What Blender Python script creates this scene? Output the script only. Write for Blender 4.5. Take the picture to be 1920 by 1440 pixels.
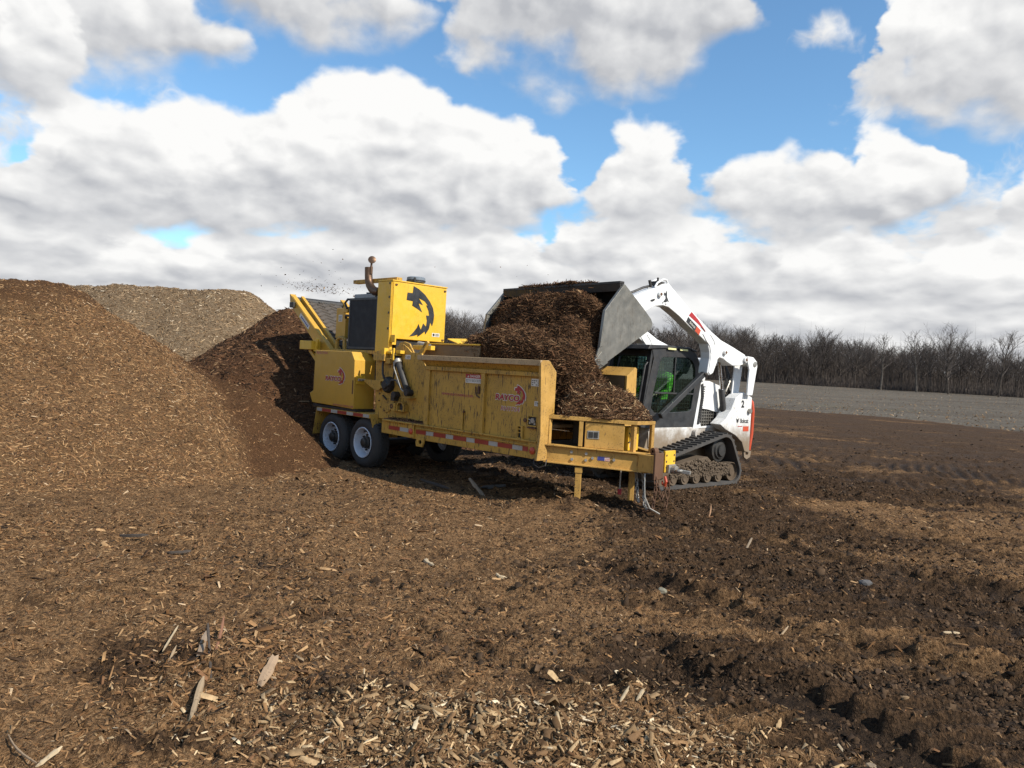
import bpy, bmesh, math, random
import numpy as np
from mathutils import Vector, Matrix

for o in list(bpy.data.objects):
    bpy.data.objects.remove(o)
SC = bpy.context.scene
COL = SC.collection
R = math.radians

# ------------------------------------------------------------------ camera
cam = bpy.data.cameras.new('camera')
cam.sensor_width = 36.0
cam.lens = 27.0
cam.clip_start = 0.05
cam.clip_end = 3000.0
camo = bpy.data.objects.new('camera', cam)
COL.objects.link(camo)
_p, _r = R(-1.2), R(3.15)
_f = Vector((0, math.cos(_p), math.sin(_p)))
_x = Vector((1, 0, 0)); _u = _x.cross(_f)
_X = math.cos(_r) * _x + math.sin(_r) * _u
_U = -math.sin(_r) * _x + math.cos(_r) * _u
camo.matrix_world = Matrix(((_X.x, _U.x, -_f.x, 0), (_X.y, _U.y, -_f.y, 0), (_X.z, _U.z, -_f.z, 1.7), (0, 0, 0, 1)))
SC.camera = camo

# ------------------------------------------------------------------ sun + view
SUN_AZ = 125.0      # clockwise from +Y
SUN_EL = 41.0
sun = bpy.data.lights.new('sun', 'SUN')
sun.energy = 5.0
sun.angle = R(0.5)
sun.color = (1.0, 0.94, 0.84)
suno = bpy.data.objects.new('sun', sun)
COL.objects.link(suno)
SD = Vector((math.sin(R(SUN_AZ)) * math.cos(R(SUN_EL)), math.cos(R(SUN_AZ)) * math.cos(R(SUN_EL)), math.sin(R(SUN_EL))))
suno.rotation_euler = SD.to_track_quat('Z', 'Y').to_euler()
SC.view_settings.view_transform = 'Standard'
SC.view_settings.look = 'None'
SC.view_settings.gamma = 1.0
SC.view_settings.use_curve_mapping = False
SC.view_settings.exposure = 0.24
SC.render.engine = 'CYCLES'
SC.cycles.max_bounces = 6
SC.cycles.diffuse_bounces = 2
SC.cycles.glossy_bounces = 2
SC.cycles.transparent_max_bounces = 12


# ------------------------------------------------------------------ node helpers
class NT:
    def __init__(self, tree):
        self.t = tree; self.n = tree.nodes; self.l = tree.links

    def put(self, sock, v):
        if hasattr(v, 'is_output'):
            self.l.new(v, sock)
        else:
            sock.default_value = v

    def m(self, op, *a, clamp=False):
        n = self.n.new('ShaderNodeMath'); n.operation = op; n.use_clamp = clamp
        for i, v in enumerate(a):
            self.put(n.inputs[i], v)
        return n.outputs[0]

    def xyz(self, x, y, z):
        n = self.n.new('ShaderNodeCombineXYZ')
        for i, v in enumerate((x, y, z)):
            self.put(n.inputs[i], v)
        return n.outputs[0]

    def vscale(self, v, s):
        n = self.n.new('ShaderNodeVectorMath'); n.operation = 'MULTIPLY'
        self.put(n.inputs[0], v); n.inputs[1].default_value = s
        return n.outputs[0]

    def vadd(self, a, b):
        n = self.n.new('ShaderNodeVectorMath'); n.operation = 'ADD'
        self.put(n.inputs[0], a); self.put(n.inputs[1], b)
        return n.outputs[0]

    def noise(self, vec, scale, detail=4, rough=0.5, dist=0.0):
        n = self.n.new('ShaderNodeTexNoise')
        self.put(n.inputs['Vector'], vec)
        n.inputs['Scale'].default_value = scale; n.inputs['Detail'].default_value = detail
        n.inputs['Roughness'].default_value = rough; n.inputs['Distortion'].default_value = dist
        return n.outputs['Fac']

    def ramp(self, v, lo, hi, a=0.0, b=1.0, smooth=True):
        n = self.n.new('ShaderNodeMapRange'); n.interpolation_type = 'SMOOTHSTEP' if smooth else 'LINEAR'
        self.put(n.inputs['Value'], v)
        n.inputs['From Min'].default_value = lo; n.inputs['From Max'].default_value = hi
        n.inputs['To Min'].default_value = a; n.inputs['To Max'].default_value = b
        return n.outputs['Result']

    def mix(self, f, a, b, mode='MIX'):
        n = self.n.new('ShaderNodeMix'); n.data_type = 'RGBA'; n.blend_type = mode
        self.put(n.inputs[0], f)
        for s, v in ((n.inputs[6], a), (n.inputs[7], b)):
            if not hasattr(v, 'is_output') and len(v) == 3:
                v = (*v, 1.0)
            self.put(s, v)
        return n.outputs[2]

    def attr(self, name, out='Fac'):
        n = self.n.new('ShaderNodeAttribute'); n.attribute_name = name
        return n.outputs[out]

    def coord(self, out='Object'):
        return self.n.new('ShaderNodeTexCoord').outputs[out]


# ------------------------------------------------------------------ sky: clear sky plus cumulus, all by direction
# (azimuth, elevation, half widths, weight): where the cloud banks and the blue gaps stand
BANKS = [(0.0, 0.34, 0.62, 0.15, -0.34), (0.42, 0.325, 0.07, 0.03, 0.30), (0.36, 0.40, 0.05, 0.03, 0.22), (-0.33, 0.375, 0.12, 0.03, 0.12)]


def gauss_sum(k, az, el, blobs):
    tot = None
    for a, e, ra, re, w in blobs:
        x = k.m('MULTIPLY', k.m('SUBTRACT', az, a), 1 / ra)
        y = k.m('MULTIPLY', k.m('SUBTRACT', el, e), 1 / re)
        q = k.m('MULTIPLY_ADD', x, x, k.m('MULTIPLY', y, y))
        g = k.m('MULTIPLY', k.m('EXPONENT', k.m('MULTIPLY', q, -1.0)), w)
        tot = g if tot is None else k.m('ADD', tot, g)
    return tot


def cloud_group(lite=False):
    g = bpy.data.node_groups.new('cloud_density', 'ShaderNodeTree')
    g.interface.new_socket('Azimuth', in_out='INPUT', socket_type='NodeSocketFloat')
    g.interface.new_socket('Elevation', in_out='INPUT', socket_type='NodeSocketFloat')
    g.interface.new_socket('Density', in_out='OUTPUT', socket_type='NodeSocketFloat')
    k = NT(g)
    gi = g.nodes.new('NodeGroupInput'); go = g.nodes.new('NodeGroupOutput')
    az, el = gi.outputs[0], gi.outputs[1]
    e0 = k.m('ADD', k.m('MAXIMUM', el, 0.0), 0.13)
    Y = k.m('MULTIPLY', k.m('LOGARITHM', e0, math.e), 0.50)
    vec = k.xyz(k.m('COSINE', az), k.m('SINE', az), Y)
    # soft domain warp so the edges curl
    wn = k.n.new('ShaderNodeTexNoise'); wn.inputs['Scale'].default_value = 9.0; wn.inputs['Detail'].default_value = 3.0
    k.l.new(vec, wn.inputs['Vector'])
    wv = k.n.new('ShaderNodeVectorMath'); wv.operation = 'MULTIPLY_ADD'
    k.l.new(wn.outputs['Color'], wv.inputs[0]); wv.inputs[1].default_value = (0.09, 0.09, 0.09); k.l.new(vec, wv.inputs[2])
    v2 = wv.outputs[0]
    n1 = k.noise(v2, 4.2, 3 if lite else 9, 0.60)
    n2 = k.noise(v2, 11.0, 1 if lite else 4, 0.55)
    puff = k.m('MULTIPLY', k.m('SUBTRACT', 0.13, k.m('ABSOLUTE', k.m('SUBTRACT', n2, 0.5))), 0.75)
    d = k.m('ADD', k.m('MULTIPLY', k.m('SUBTRACT', n1, 0.5), 1.0), puff)
    low = k.m('ADD', k.ramp(el, 0.07, 0.17, 0.34, 0.0), k.ramp(el, 0.43, 0.75, 0.0, -0.13))
    d = k.m('ADD', d, low)
    d = k.m('ADD', d, gauss_sum(k, az, el, BANKS))
    k.l.new(d, go.inputs[0])
    return g


world = bpy.data.worlds.new('World')
SC.world = world
world.use_nodes = True
wt = world.node_tree
wt.nodes.clear()
K = NT(wt)
gen = K.coord('Generated')
sp = wt.nodes.new('ShaderNodeSeparateXYZ'); wt.links.new(gen, sp.inputs[0])
dx, dy, dz = sp.outputs
AZ = K.m('ARCTAN2', dx, dy)
EL = K.m('ARCTAN2', dz, K.m('SQRT', K.m('MULTIPLY_ADD', dx, dx, K.m('MULTIPLY', dy, dy))))
CG = cloud_group()
n0 = wt.nodes.new('ShaderNodeGroup'); n0.node_tree = CG
wt.links.new(AZ, n0.inputs[0]); wt.links.new(EL, n0.inputs[1])
D0 = n0.outputs[0]


def log_vec(daz, de):
    a = K.m('ADD', AZ, daz); e = K.m('ADD', EL, de)
    y = K.m('MULTIPLY_ADD', e, 0.65, K.m('MULTIPLY', K.m('LOGARITHM', K.m('ADD', K.m('MAXIMUM', e, 0.0), 0.11), math.e), 0.36))
    return K.xyz(K.m('COSINE', a), K.m('SINE', a), y)


def puffs(v):
    """cauliflower noise: broad lumps plus rounded knobs"""
    w = K.n.new('ShaderNodeTexNoise'); w.inputs['Scale'].default_value = 14.0; w.inputs['Detail'].default_value = 2.0
    K.l.new(v, w.inputs['Vector'])
    q = K.n.new('ShaderNodeVectorMath'); q.operation = 'MULTIPLY_ADD'
    K.l.new(w.outputs['Color'], q.inputs[0]); q.inputs[1].default_value = (0.016, 0.016, 0.016); K.l.new(v, q.inputs[2])
    v = q.outputs[0]
    big = K.noise(v, 6.5, 3, 0.5)
    kn = K.noise(v, 14.0, 8, 0.47)
    knob = K.m('SUBTRACT', 0.30, K.m('ABSOLUTE', K.m('SUBTRACT', K.noise(v, 19.0, 4, 0.42), 0.5)))
    t = K.m('MULTIPLY', K.m('SUBTRACT', big, 0.5), 1.7)
    t = K.m('ADD', t, K.m('MULTIPLY', K.m('SUBTRACT', kn, 0.5), 1.15))
    return K.m('ADD', t, K.m('MULTIPLY', K.m('SUBTRACT', knob, 0.22), 0.75))


N0 = puffs(log_vec(0.0, 0.0))
N1 = puffs(log_vec(0.010, 0.013))
LIT = K.m('MULTIPLY', K.m('SUBTRACT', N0, N1), 1.0)          # sunward sides of the knobs
soft = K.m('MULTIPLY', K.m('SUBTRACT', K.noise(log_vec(0.3, 0.0), 5.0, 3, 0.5), 0.5), 0.7)
SIDE = K.m('MULTIPLY', K.m('SUBTRACT', K.noise(K.vadd(log_vec(0.0, 0.0), (5.3, 2.1, 7.7)), 9.0, 5, 0.5), 0.5), 2.6)
GREY, WHITE = (0.53, 0.545, 0.58), (1.04, 1.035, 1.02)
# cumulus banks, farthest first: azimuth, base elevation, half width, height, tone
CUMULUS = [(-0.53, 0.026, 0.187, 0.071, 0.0), (-0.331, 0.038, 0.196, 0.065, 0.0), (-0.101, 0.056, 0.234, 0.082, 0), (0.147, 0.063, 0.225, 0.068, 0), (0.391, 0.063, 0.188, 0.07, 0), (0.575, 0.059, 0.133, 0.075, 0), (-0.517, 0.072, 0.146, 0.074, 0), (-0.346, 0.082, 0.134, 0.064, 0), (-0.199, 0.104, 0.15, 0.073, 0), (-0.049, 0.104, 0.138, 0.081, 0), (0.388, 0.104, 0.144, 0.078, 0), (0.547, 0.105, 0.099, 0.078, 0), (0.18, 0.128, 0.161, 0.098, 0.05), (-0.564, 0.111, 0.094, 0.076, 0), (0.309, 0.2, 0.1, 0.093, 0), (0.429, 0.204, 0.08, 0.103, 0), (0.159, 0.204, 0.112, 0.114, 0), (-0.498, 0.149, 0.125, 0.117, 0), (-0.043, 0.201, 0.114, 0.118, 0), (-0.367, 0.163, 0.212, 0.144, 0.05), (-0.202, 0.178, 0.204, 0.177, 0.05), (0.576, 0.198, 0.047, 0.047, 0), (0.545, 0.31, 0.108, 0.251, 0.05), (0.476, 0.337, 0.073, 0.154, 0.05), (-0.542, 0.328, 0.226, 0.127, 0.06), (-0.566, 0.294, 0.066, 0.086, 0.05), (0.066, 0.388, 0.213, 0.218, 0.05), (-0.025, 0.414, 0.116, 0.157, 0.05), (-0.293, 0.408, 0.171, 0.063, 0.05)]


def cloud_rgb(lum):
    n = K.n.new('ShaderNodeMix'); n.data_type = 'RGBA'; n.clamp_factor = True
    K.put(n.inputs[0], lum); n.inputs[6].default_value = (*GREY, 1); n.inputs[7].default_value = (*WHITE, 1)
    return n.outputs[2]


def bank(col, az0, el0, w, h, tone):
    x = K.m('ADD', K.m('MULTIPLY', K.m('SUBTRACT', AZ, az0), 1 / w), K.m('MULTIPLY', SIDE, 0.07 / w))
    dome = K.m('SUBTRACT', 1.0, K.m('POWER', K.m('ABSOLUTE', x), 2.1))
    hf = K.m('MULTIPLY', K.m('SUBTRACT', EL, el0), 1 / h)
    A = 0.17 * (el0 + 0.13); S = A * 1.5
    top = K.m('ADD', K.m('MULTIPLY', K.m('SUBTRACT', dome, hf), h / S), K.m('MULTIPLY', N0, A / S))
    bot = K.m('ADD', K.m('MULTIPLY', hf, h / S * 0.7), K.m('ADD', K.m('MULTIPLY', N0, 0.55 * A / S), K.m('SUBTRACT', K.m('MULTIPLY_ADD', SIDE, 0.14, 0.22), K.m('MULTIPLY', K.m('POWER', K.m('ABSOLUTE', x), 4.0), 0.45))))
    d = K.m('SMOOTH_MIN', top, bot, 0.15)
    a = K.ramp(d, -0.05, 0.20)
    lum = K.m('ADD', K.m('MULTIPLY', K.ramp(K.m('ADD', hf, K.m('MULTIPLY', N0, 0.25)), -0.15, 0.75), 0.80), K.m('ADD', LIT, soft))
    lum = K.m('ADD', lum, 0.27 - tone)
    return K.mix(a, col, K.mix(1.0, cloud_rgb(lum), (0.80 / SKY_STRENGTH,) * 3, 'MULTIPLY'))


sky = wt.nodes.new('ShaderNodeTexSky')
sky.sky_type = 'NISHITA'
sky.sun_disc = False
sky.sun_elevation = R(SUN_EL)
sky.sun_rotation = R(SUN_AZ)
sky.air_density = 1.0
sky.dust_density = 0.4
sky.ozone_density = 1.4
SKY_STRENGTH = 0.13
blue = K.mix(1.0, sky.outputs[0], (0.84, 1.11, 1.22), 'MULTIPLY')
# broken cloud everywhere else, thinning towards the zenith; flat grey layers low down
g_lum = K.m('ADD', K.m('ADD', LIT, soft), K.ramp(EL, 0.02, 0.20, 0.52, 0.66))
col = K.mix(K.ramp(D0, -0.03, 0.16), blue, K.mix(1.0, cloud_rgb(g_lum), (0.80 / SKY_STRENGTH,) * 3, 'MULTIPLY'))
for c_ in CUMULUS:
    col = bank(col, *c_)
bg = wt.nodes.new('ShaderNodeBackground')
wt.links.new(col, bg.inputs['Color'])
bg.inputs['Strength'].default_value = SKY_STRENGTH
wo = wt.nodes.new('ShaderNodeOutputWorld')
wt.links.new(bg.outputs[0], wo.inputs[0])
world.cycles.sampling_method = 'MANUAL'
world.cycles.sample_map_resolution = 512


# ------------------------------------------------------------------ materials
def new_mat(name):
    m = bpy.data.materials.new(name); m.use_nodes = True
    t = m.node_tree; t.nodes.clear()
    k = NT(t)
    b = t.nodes.new('ShaderNodeBsdfPrincipled')
    o = t.nodes.new('ShaderNodeOutputMaterial')
    t.links.new(b.outputs[0], o.inputs[0])
    return m, k, b


def bump(k, b, h, strength, dist):
    n = k.n.new('ShaderNodeBump'); n.inputs['Strength'].default_value = strength; n.inputs['Distance'].default_value = dist
    k.put(n.inputs['Height'], h); k.l.new(n.outputs[0], b.inputs['Normal'])


def paint(name, col, dirt=0.4, rough=0.45, dirtcol=(0.075, 0.045, 0.024), scratch=0.5, metallic=0.0, speck=0.5, fade=0.25, coat=0.0, low=None, runlo=0.615):
    """sprayed metal with grime films, mud specks, runs and a few rust scratches"""
    m, k, b = new_mat(name)
    c = k.coord('Object')
    n1 = k.noise(c, 2.3, 6, 0.62)
    n2 = k.noise(c, 9.0, 5, 0.6)
    base = k.mix(k.ramp(n2, 0.3, 0.75, 0, fade), col, tuple(min(1, x * 1.25 + 0.03) for x in col))
    base = k.mix(k.ramp(n1, 0.40, 0.78, 0, dirt), base, tuple(0.55 * x + 0.3 * d for x, d in zip(col, dirtcol)))
    runs = k.noise(k.vscale(c, (44.0, 44.0, 7.0)), 1.0, 3, 0.6)
    base = k.mix(k.ramp(runs, runlo, runlo + 0.06, 0, scratch), base, dirtcol)
    sp = k.noise(c, 70.0, 2, 0.5)
    sm = k.m('MULTIPLY', k.ramp(sp, 0.60, 0.66), k.ramp(n1, 0.38, 0.6))
    base = k.mix(k.m('MULTIPLY', sm, speck), base, dirtcol)
    if low is not None:
        s = k.n.new('ShaderNodeSeparateXYZ'); k.l.new(c, s.inputs[0])
        z = k.m('ADD', s.outputs[2], k.m('MULTIPLY', k.m('SUBTRACT', k.noise(c, 6.0, 5, 0.65), 0.5), low[1] * 2.2))
        base = k.mix(k.ramp(z, low[0] - low[1], low[0] + low[1], low[2], 0.0), base, low[3])
    k.l.new(base, b.inputs['Base Color'])
    b.inputs['Metallic'].default_value = metallic
    k.put(b.inputs['Roughness'], k.ramp(n2, 0.25, 0.75, rough - 0.08, rough + 0.22))
    if coat:
        b.inputs['Coat Weight'].default_value = coat
    bump(k, b, k.m('ADD', k.m('MULTIPLY', sp, 0.3), n2), 0.25, 0.004)
    return m


MUDC = (0.15, 0.10, 0.058)
M = {}
M['hood_yellow'] = paint('hood_yellow', (0.71, 0.42, 0.032), dirt=0.18, rough=0.38, scratch=0.15, speck=0.35, fade=0.12)
M['body_yellow'] = paint('body_yellow', (0.49, 0.278, 0.042), dirt=0.62, rough=0.55, scratch=0.85, speck=0.9, runlo=0.575, dirtcol=(0.055, 0.034, 0.020))
M['dusty_cap'] = paint('dusty_cap', (0.46, 0.32, 0.17), dirt=0.5, rough=0.8, scratch=0.5, speck=1.0, fade=0.5)
M['box_yellow'] = paint('box_yellow', (0.55, 0.305, 0.034), dirt=0.25, rough=0.42, scratch=0.12, speck=0.3, fade=0.1)
M['worn_yellow'] = paint('worn_yellow', (0.44, 0.245, 0.05), dirt=0.85, rough=0.6, scratch=0.55, speck=1.0, dirtcol=(0.055, 0.033, 0.018), fade=0.6)
M['tan_plate'] = paint('tan_plate', (0.16, 0.10, 0.045), dirt=0.6, rough=0.7, scratch=0.4, speck=0.8)
M['white_paint'] = paint('white_paint', (0.76, 0.76, 0.74), dirt=0.10, rough=0.35, scratch=0.10, speck=0.22, fade=0.1, dirtcol=(0.16, 0.105, 0.06))
M['white_muddy'] = paint('white_muddy', (0.74, 0.74, 0.72), dirt=0.3, rough=0.4, scratch=0.3, speck=0.6, fade=0.1, dirtcol=(0.20, 0.135, 0.075), low=(0.86, 0.24, 0.92, (0.19, 0.13, 0.072)))
M['black_paint'] = paint('black_paint', (0.022, 0.023, 0.025), dirt=0.5, rough=0.42, scratch=0.12, speck=0.35, dirtcol=(0.10, 0.075, 0.05), fade=0.4)
M['dark_steel'] = paint('dark_steel', (0.045, 0.043, 0.04), dirt=0.6, rough=0.5, scratch=0.3, speck=0.5, metallic=0.5, dirtcol=(0.09, 0.06, 0.035))
M['bucket_steel'] = paint('bucket_steel', (0.20, 0.19, 0.165), dirt=0.8, rough=0.42, scratch=0.6, speck=0.35, metallic=0.55, dirtcol=(0.13, 0.105, 0.075), fade=0.5)
M['bucket_inside'] = paint('bucket_inside', (0.05, 0.045, 0.04), dirt=0.6, rough=0.6, scratch=0.2, speck=0.6, metallic=0.3, dirtcol=(0.07, 0.05, 0.03))
M['chrome'] = paint('chrome', (0.62, 0.62, 0.62), dirt=0.1, rough=0.2, scratch=0.02, speck=0.1, metallic=1.0)
M['zinc'] = paint('zinc', (0.36, 0.34, 0.30), dirt=0.5, rough=0.5, scratch=0.2, speck=0.5, metallic=0.7)
M['rust'] = paint('rust', (0.13, 0.065, 0.035), dirt=0.7, rough=0.8, scratch=0.3, speck=0.6, metallic=0.2)
M['rim_grey'] = paint('rim_grey', (0.50, 0.53, 0.58), dirt=0.35, rough=0.45, scratch=0.08, speck=0.8, fade=0.2)
M['rubber'] = paint('rubber', (0.032, 0.030, 0.028), dirt=0.7, rough=0.85, scratch=0.1, speck=0.4, dirtcol=(0.085, 0.06, 0.038), fade=0.5)
M['track_rubber'] = paint('track_rubber', (0.05, 0.046, 0.042), dirt=0.8, rough=0.9, scratch=0.2, speck=0.8, dirtcol=(0.12, 0.085, 0.055), fade=0.6)
M['hose'] = paint('hose', (0.018, 0.017, 0.016), dirt=0.5, rough=0.5, scratch=0, speck=0.3)
M['mudcake'] = paint('mudcake', (0.090, 0.062, 0.037), dirt=0.7, rough=0.95, scratch=0.2, speck=0.9, dirtcol=(0.08, 0.055, 0.034), fade=0.5)
M['screen'] = paint('screen', (0.02, 0.021, 0.023), dirt=0.3, rough=0.8, scratch=0.05, speck=0.2, dirtcol=(0.05, 0.04, 0.03))
M['belt'] = paint('belt', (0.075, 0.062, 0.05), dirt=0.6, rough=0.9, scratch=0.0, speck=0.8, dirtcol=(0.15, 0.10, 0.06))
M['grey_plastic'] = paint('grey_plastic', (0.17, 0.20, 0.23), dirt=0.2, rough=0.5, scratch=0.0, speck=0.2)
M['tank_grey'] = paint('tank_grey', (0.33, 0.33, 0.32), dirt=0.4, rough=0.5, scratch=0.1, speck=0.4)
M['exhaust'] = paint('exhaust', (0.12, 0.070, 0.042), dirt=0.7, rough=0.4, scratch=0.2, speck=0.3, metallic=0.8, fade=0.6)
M['red_reflect'] = paint('red_reflect', (0.30, 0.035, 0.018), dirt=0.4, rough=0.4, scratch=0.1, speck=0.5)
M['white_reflect'] = paint('white_reflect', (0.40, 0.385, 0.34), dirt=0.5, rough=0.4, scratch=0.2, speck=0.6)
M['red_decal'] = paint('red_decal', (0.36, 0.018, 0.022), dirt=0.15, rough=0.4, scratch=0.1, speck=0.3)
M['white_decal'] = paint('white_decal', (0.66, 0.62, 0.54), dirt=0.2, rough=0.45, scratch=0.1, speck=0.4)
M['pink_decal'] = paint('pink_decal', (0.55, 0.26, 0.18), dirt=0.3, rough=0.5, scratch=0.2, speck=0.4)
M['black_decal'] = paint('black_decal', (0.02, 0.02, 0.021), dirt=0.35, rough=0.4, scratch=0.05, speck=0.3, dirtcol=(0.16, 0.15, 0.13))
M['blue_decal'] = paint('blue_decal', (0.04, 0.05, 0.22), dirt=0.2, rough=0.4, scratch=0.1, speck=0.3)
M['orange'] = paint('orange', (0.50, 0.065, 0.022), dirt=0.15, rough=0.4, scratch=0.08, speck=0.4, dirtcol=(0.15, 0.09, 0.05))
M['hi_vis'] = paint('hi_vis', (0.14, 0.47, 0.035), dirt=0.1, rough=0.8, scratch=0, speck=0.1)
M['skin'] = paint('skin', (0.50, 0.30, 0.21), dirt=0.05, rough=0.6, scratch=0, speck=0)
M['denim'] = paint('denim', (0.03, 0.04, 0.07), dirt=0.2, rough=0.9, scratch=0, speck=0)
M['cap'] = paint('cap', (0.03, 0.03, 0.035), dirt=0.2, rough=0.8, scratch=0, speck=0)
M['lamp_lens'] = paint('lamp_lens', (0.75, 0.72, 0.35), dirt=0.1, rough=0.15, scratch=0, speck=0.1)


def glass_mat():
    m = bpy.data.materials.new('cab_glass'); m.use_nodes = True
    t = m.node_tree; t.nodes.clear(); k = NT(t)
    tr = t.nodes.new('ShaderNodeBsdfTransparent'); tr.inputs[0].default_value = (0.74, 0.85, 0.79, 1)
    gl = t.nodes.new('ShaderNodeBsdfGlossy'); gl.inputs['Roughness'].default_value = 0.03; gl.inputs[0].default_value = (0.8, 0.9, 0.85, 1)
    lw = t.nodes.new('ShaderNodeLayerWeight'); lw.inputs[0].default_value = 0.5
    fr = k.m('MULTIPLY_ADD', k.m('POWER', lw.outputs['Facing'], 3.0), 0.5, 0.035)
    mx = t.nodes.new('ShaderNodeMixShader'); k.l.new(fr, mx.inputs[0])
    k.l.new(tr.outputs[0], mx.inputs[1]); k.l.new(gl.outputs[0], mx.inputs[2])
    o = t.nodes.new('ShaderNodeOutputMaterial'); k.l.new(mx.outputs[0], o.inputs[0])
    return m


M['glass'] = glass_mat()


def chip_mat(name, rough=0.85):
    m, k, b = new_mat(name)
    c = k.attr('tint', 'Color')
    n = k.noise(k.coord('Object'), 55.0, 3, 0.6)
    col = k.mix(k.ramp(n, 0.25, 0.75, 0.0, 0.55), c, k.mix(1.0, c, (0.45, 0.42, 0.40), 'MULTIPLY'))
    k.l.new(col, b.inputs['Base Color']); b.inputs['Roughness'].default_value = rough
    b.inputs['Specular IOR Level'].default_value = 0.10
    return m


M['chip'] = chip_mat('wood_chip')
M['shred'] = chip_mat('shredded_bark', 0.8)


def ground_mat(name):
    m, k, b = new_mat(name)
    c = k.coord('Object')
    mud = k.attr('mud'); wet_shade = k.attr('wet_shade')
    n0 = k.noise(c, 0.55, 5, 0.6)
    n1 = k.noise(c, 4.5, 7, 0.68)
    n2 = k.noise(c, 38.0, 4, 0.65)
    n3 = k.noise(c, 130.0, 2, 0.6)
    mulch = k.mix(k.ramp(n2, 0.30, 0.70), (0.054, 0.028, 0.0125), (0.295, 0.166, 0.077))
    mulch = k.mix(k.ramp(n3, 0.56, 0.70), mulch, (0.36, 0.235, 0.125))
    mulch = k.mix(k.ramp(n1, 0.46, 0.66, 0.0, 0.6), mulch, (0.050, 0.027, 0.0135))
    soil = k.mix(k.ramp(n2, 0.3, 0.7), (0.017, 0.0105, 0.0062), (0.108, 0.062, 0.032))
    soil = k.mix(k.ramp(n3, 0.66, 0.74, 0, 0.7), soil, (0.22, 0.14, 0.075))
    rot = k.n.new('ShaderNodeMapping'); rot.inputs['Rotation'].default_value = (0, 0, R(28)); rot.inputs['Scale'].default_value = (0.45, 1.9, 1.0)
    k.l.new(c, rot.inputs['Vector'])
    st = k.m('ADD', k.m('MULTIPLY', k.noise(rot.outputs[0], 1.5, 6, 0.65), 0.6), k.m('MULTIPLY', k.noise(rot.outputs[0], 0.33, 4, 0.6), 0.4))
    mm = k.m('ADD', mud, k.m('MULTIPLY', k.m('SUBTRACT', n1, 0.5), 1.0))
    mm = k.m('ADD', mm, k.m('MULTIPLY', k.m('SUBTRACT', st, 0.52), k.m('MULTIPLY', k.ramp(mud, 0.1, 0.5), 2.6)))
    mm = k.m('ADD', mm, k.m('MULTIPLY', k.m('SUBTRACT', n0, 0.5), 0.35))
    col = k.mix(k.ramp(mm, 0.32, 0.72), mulch, soil)
    col = k.mix(k.m('MULTIPLY', wet_shade, 0.85), col, (0.022, 0.015, 0.010))  # darkens damp ruts and carries the painted shade of the print grooves
    k.l.new(col, b.inputs['Base Color'])
    k.put(b.inputs['Roughness'], k.ramp(k.m('ADD', mm, wet_shade), 0.4, 1.5, 0.92, 0.66))
    b.inputs['Specular IOR Level'].default_value = 0.08
    h = k.m('ADD', k.m('MULTIPLY', n2, 0.6), k.m('ADD', k.m('MULTIPLY', n3, 0.3), k.m('MULTIPLY', n1, 0.8)))
    bump(k, b, h, 1.0, 0.05)
    return m


def pile_mat(name, dark, lightc, speck, grain=30.0, redzone=None):
    m, k, b = new_mat(name)
    c = k.coord('Object')
    n1 = k.noise(c, 1.6, 6, 0.65); n2 = k.noise(c, grain, 4, 0.7); n3 = k.noise(c, grain * 3.0, 2, 0.6)
    col = k.mix(k.ramp(n2, 0.3, 0.7), dark, lightc)
    col = k.mix(k.ramp(n3, 0.60, 0.70), col, speck)
    col = k.mix(k.ramp(n1, 0.48, 0.72, 0, 0.5), col, dark)
    if redzone is not None:
        col = k.mix(k.m('MULTIPLY', k.attr('fines'), 0.9), col, k.mix(k.ramp(n3, 0.35, 0.7), tuple(0.5 * x for x in redzone), redzone))
    k.l.new(col, b.inputs['Base Color']); b.inputs['Roughness'].default_value = 0.93
    b.inputs['Specular IOR Level'].default_value = 0.06
    bump(k, b, k.m('ADD', n2, k.m('MULTIPLY', n3, 0.4)), 0.9, 0.05)
    return m


def field_mat():
    m, k, b = new_mat('stubble_field')
    c = k.coord('Object')
    st = k.noise(k.vscale(c, (0.10, 1.0, 1.0)), 1.1, 6, 0.7)
    n1 = k.noise(c, 0.05, 4, 0.6); n2 = k.noise(c, 3.5, 5, 0.75); n3 = k.noise(c, 9.0, 3, 0.6)
    col = k.mix(k.ramp(n2, 0.32, 0.68), (0.075, 0.063, 0.049), (0.185, 0.157, 0.122))
    col = k.mix(k.ramp(st, 0.40, 0.65, 0, 0.6), col, (0.085, 0.073, 0.060))
    col = k.mix(k.ramp(n3, 0.60, 0.68, 0, 0.7), col, (0.28, 0.245, 0.19))
    col = k.mix(k.ramp(n1, 0.60, 0.72, 0, 0.22), col, (0.10, 0.12, 0.05))
    col = k.mix(k.ramp(k.noise(k.vscale(c, (0.03, 0.14, 1.0)), 1.0, 5, 0.6), 0.38, 0.66, 0.0, 0.55), col, (0.062, 0.050, 0.038))
    k.l.new(col, b.inputs['Base Color']); b.inputs['Roughness'].default_value = 0.95
    b.inputs['Specular IOR Level'].default_value = 0.05
    bump(k, b, k.m('ADD', n2, k.m('MULTIPLY', n3, 0.5)), 0.8, 0.12)
    return m


def bark_mat(name, a, c2):
    m, k, b = new_mat(name)
    n = k.noise(k.coord('Object'), 1.5, 4, 0.6)
    k.l.new(k.mix(k.ramp(n, 0.3, 0.7), a, c2), b.inputs['Base Color'])
    b.inputs['Roughness'].default_value = 0.95
    b.inputs['Specular IOR Level'].default_value = 0.1
    return m


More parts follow.
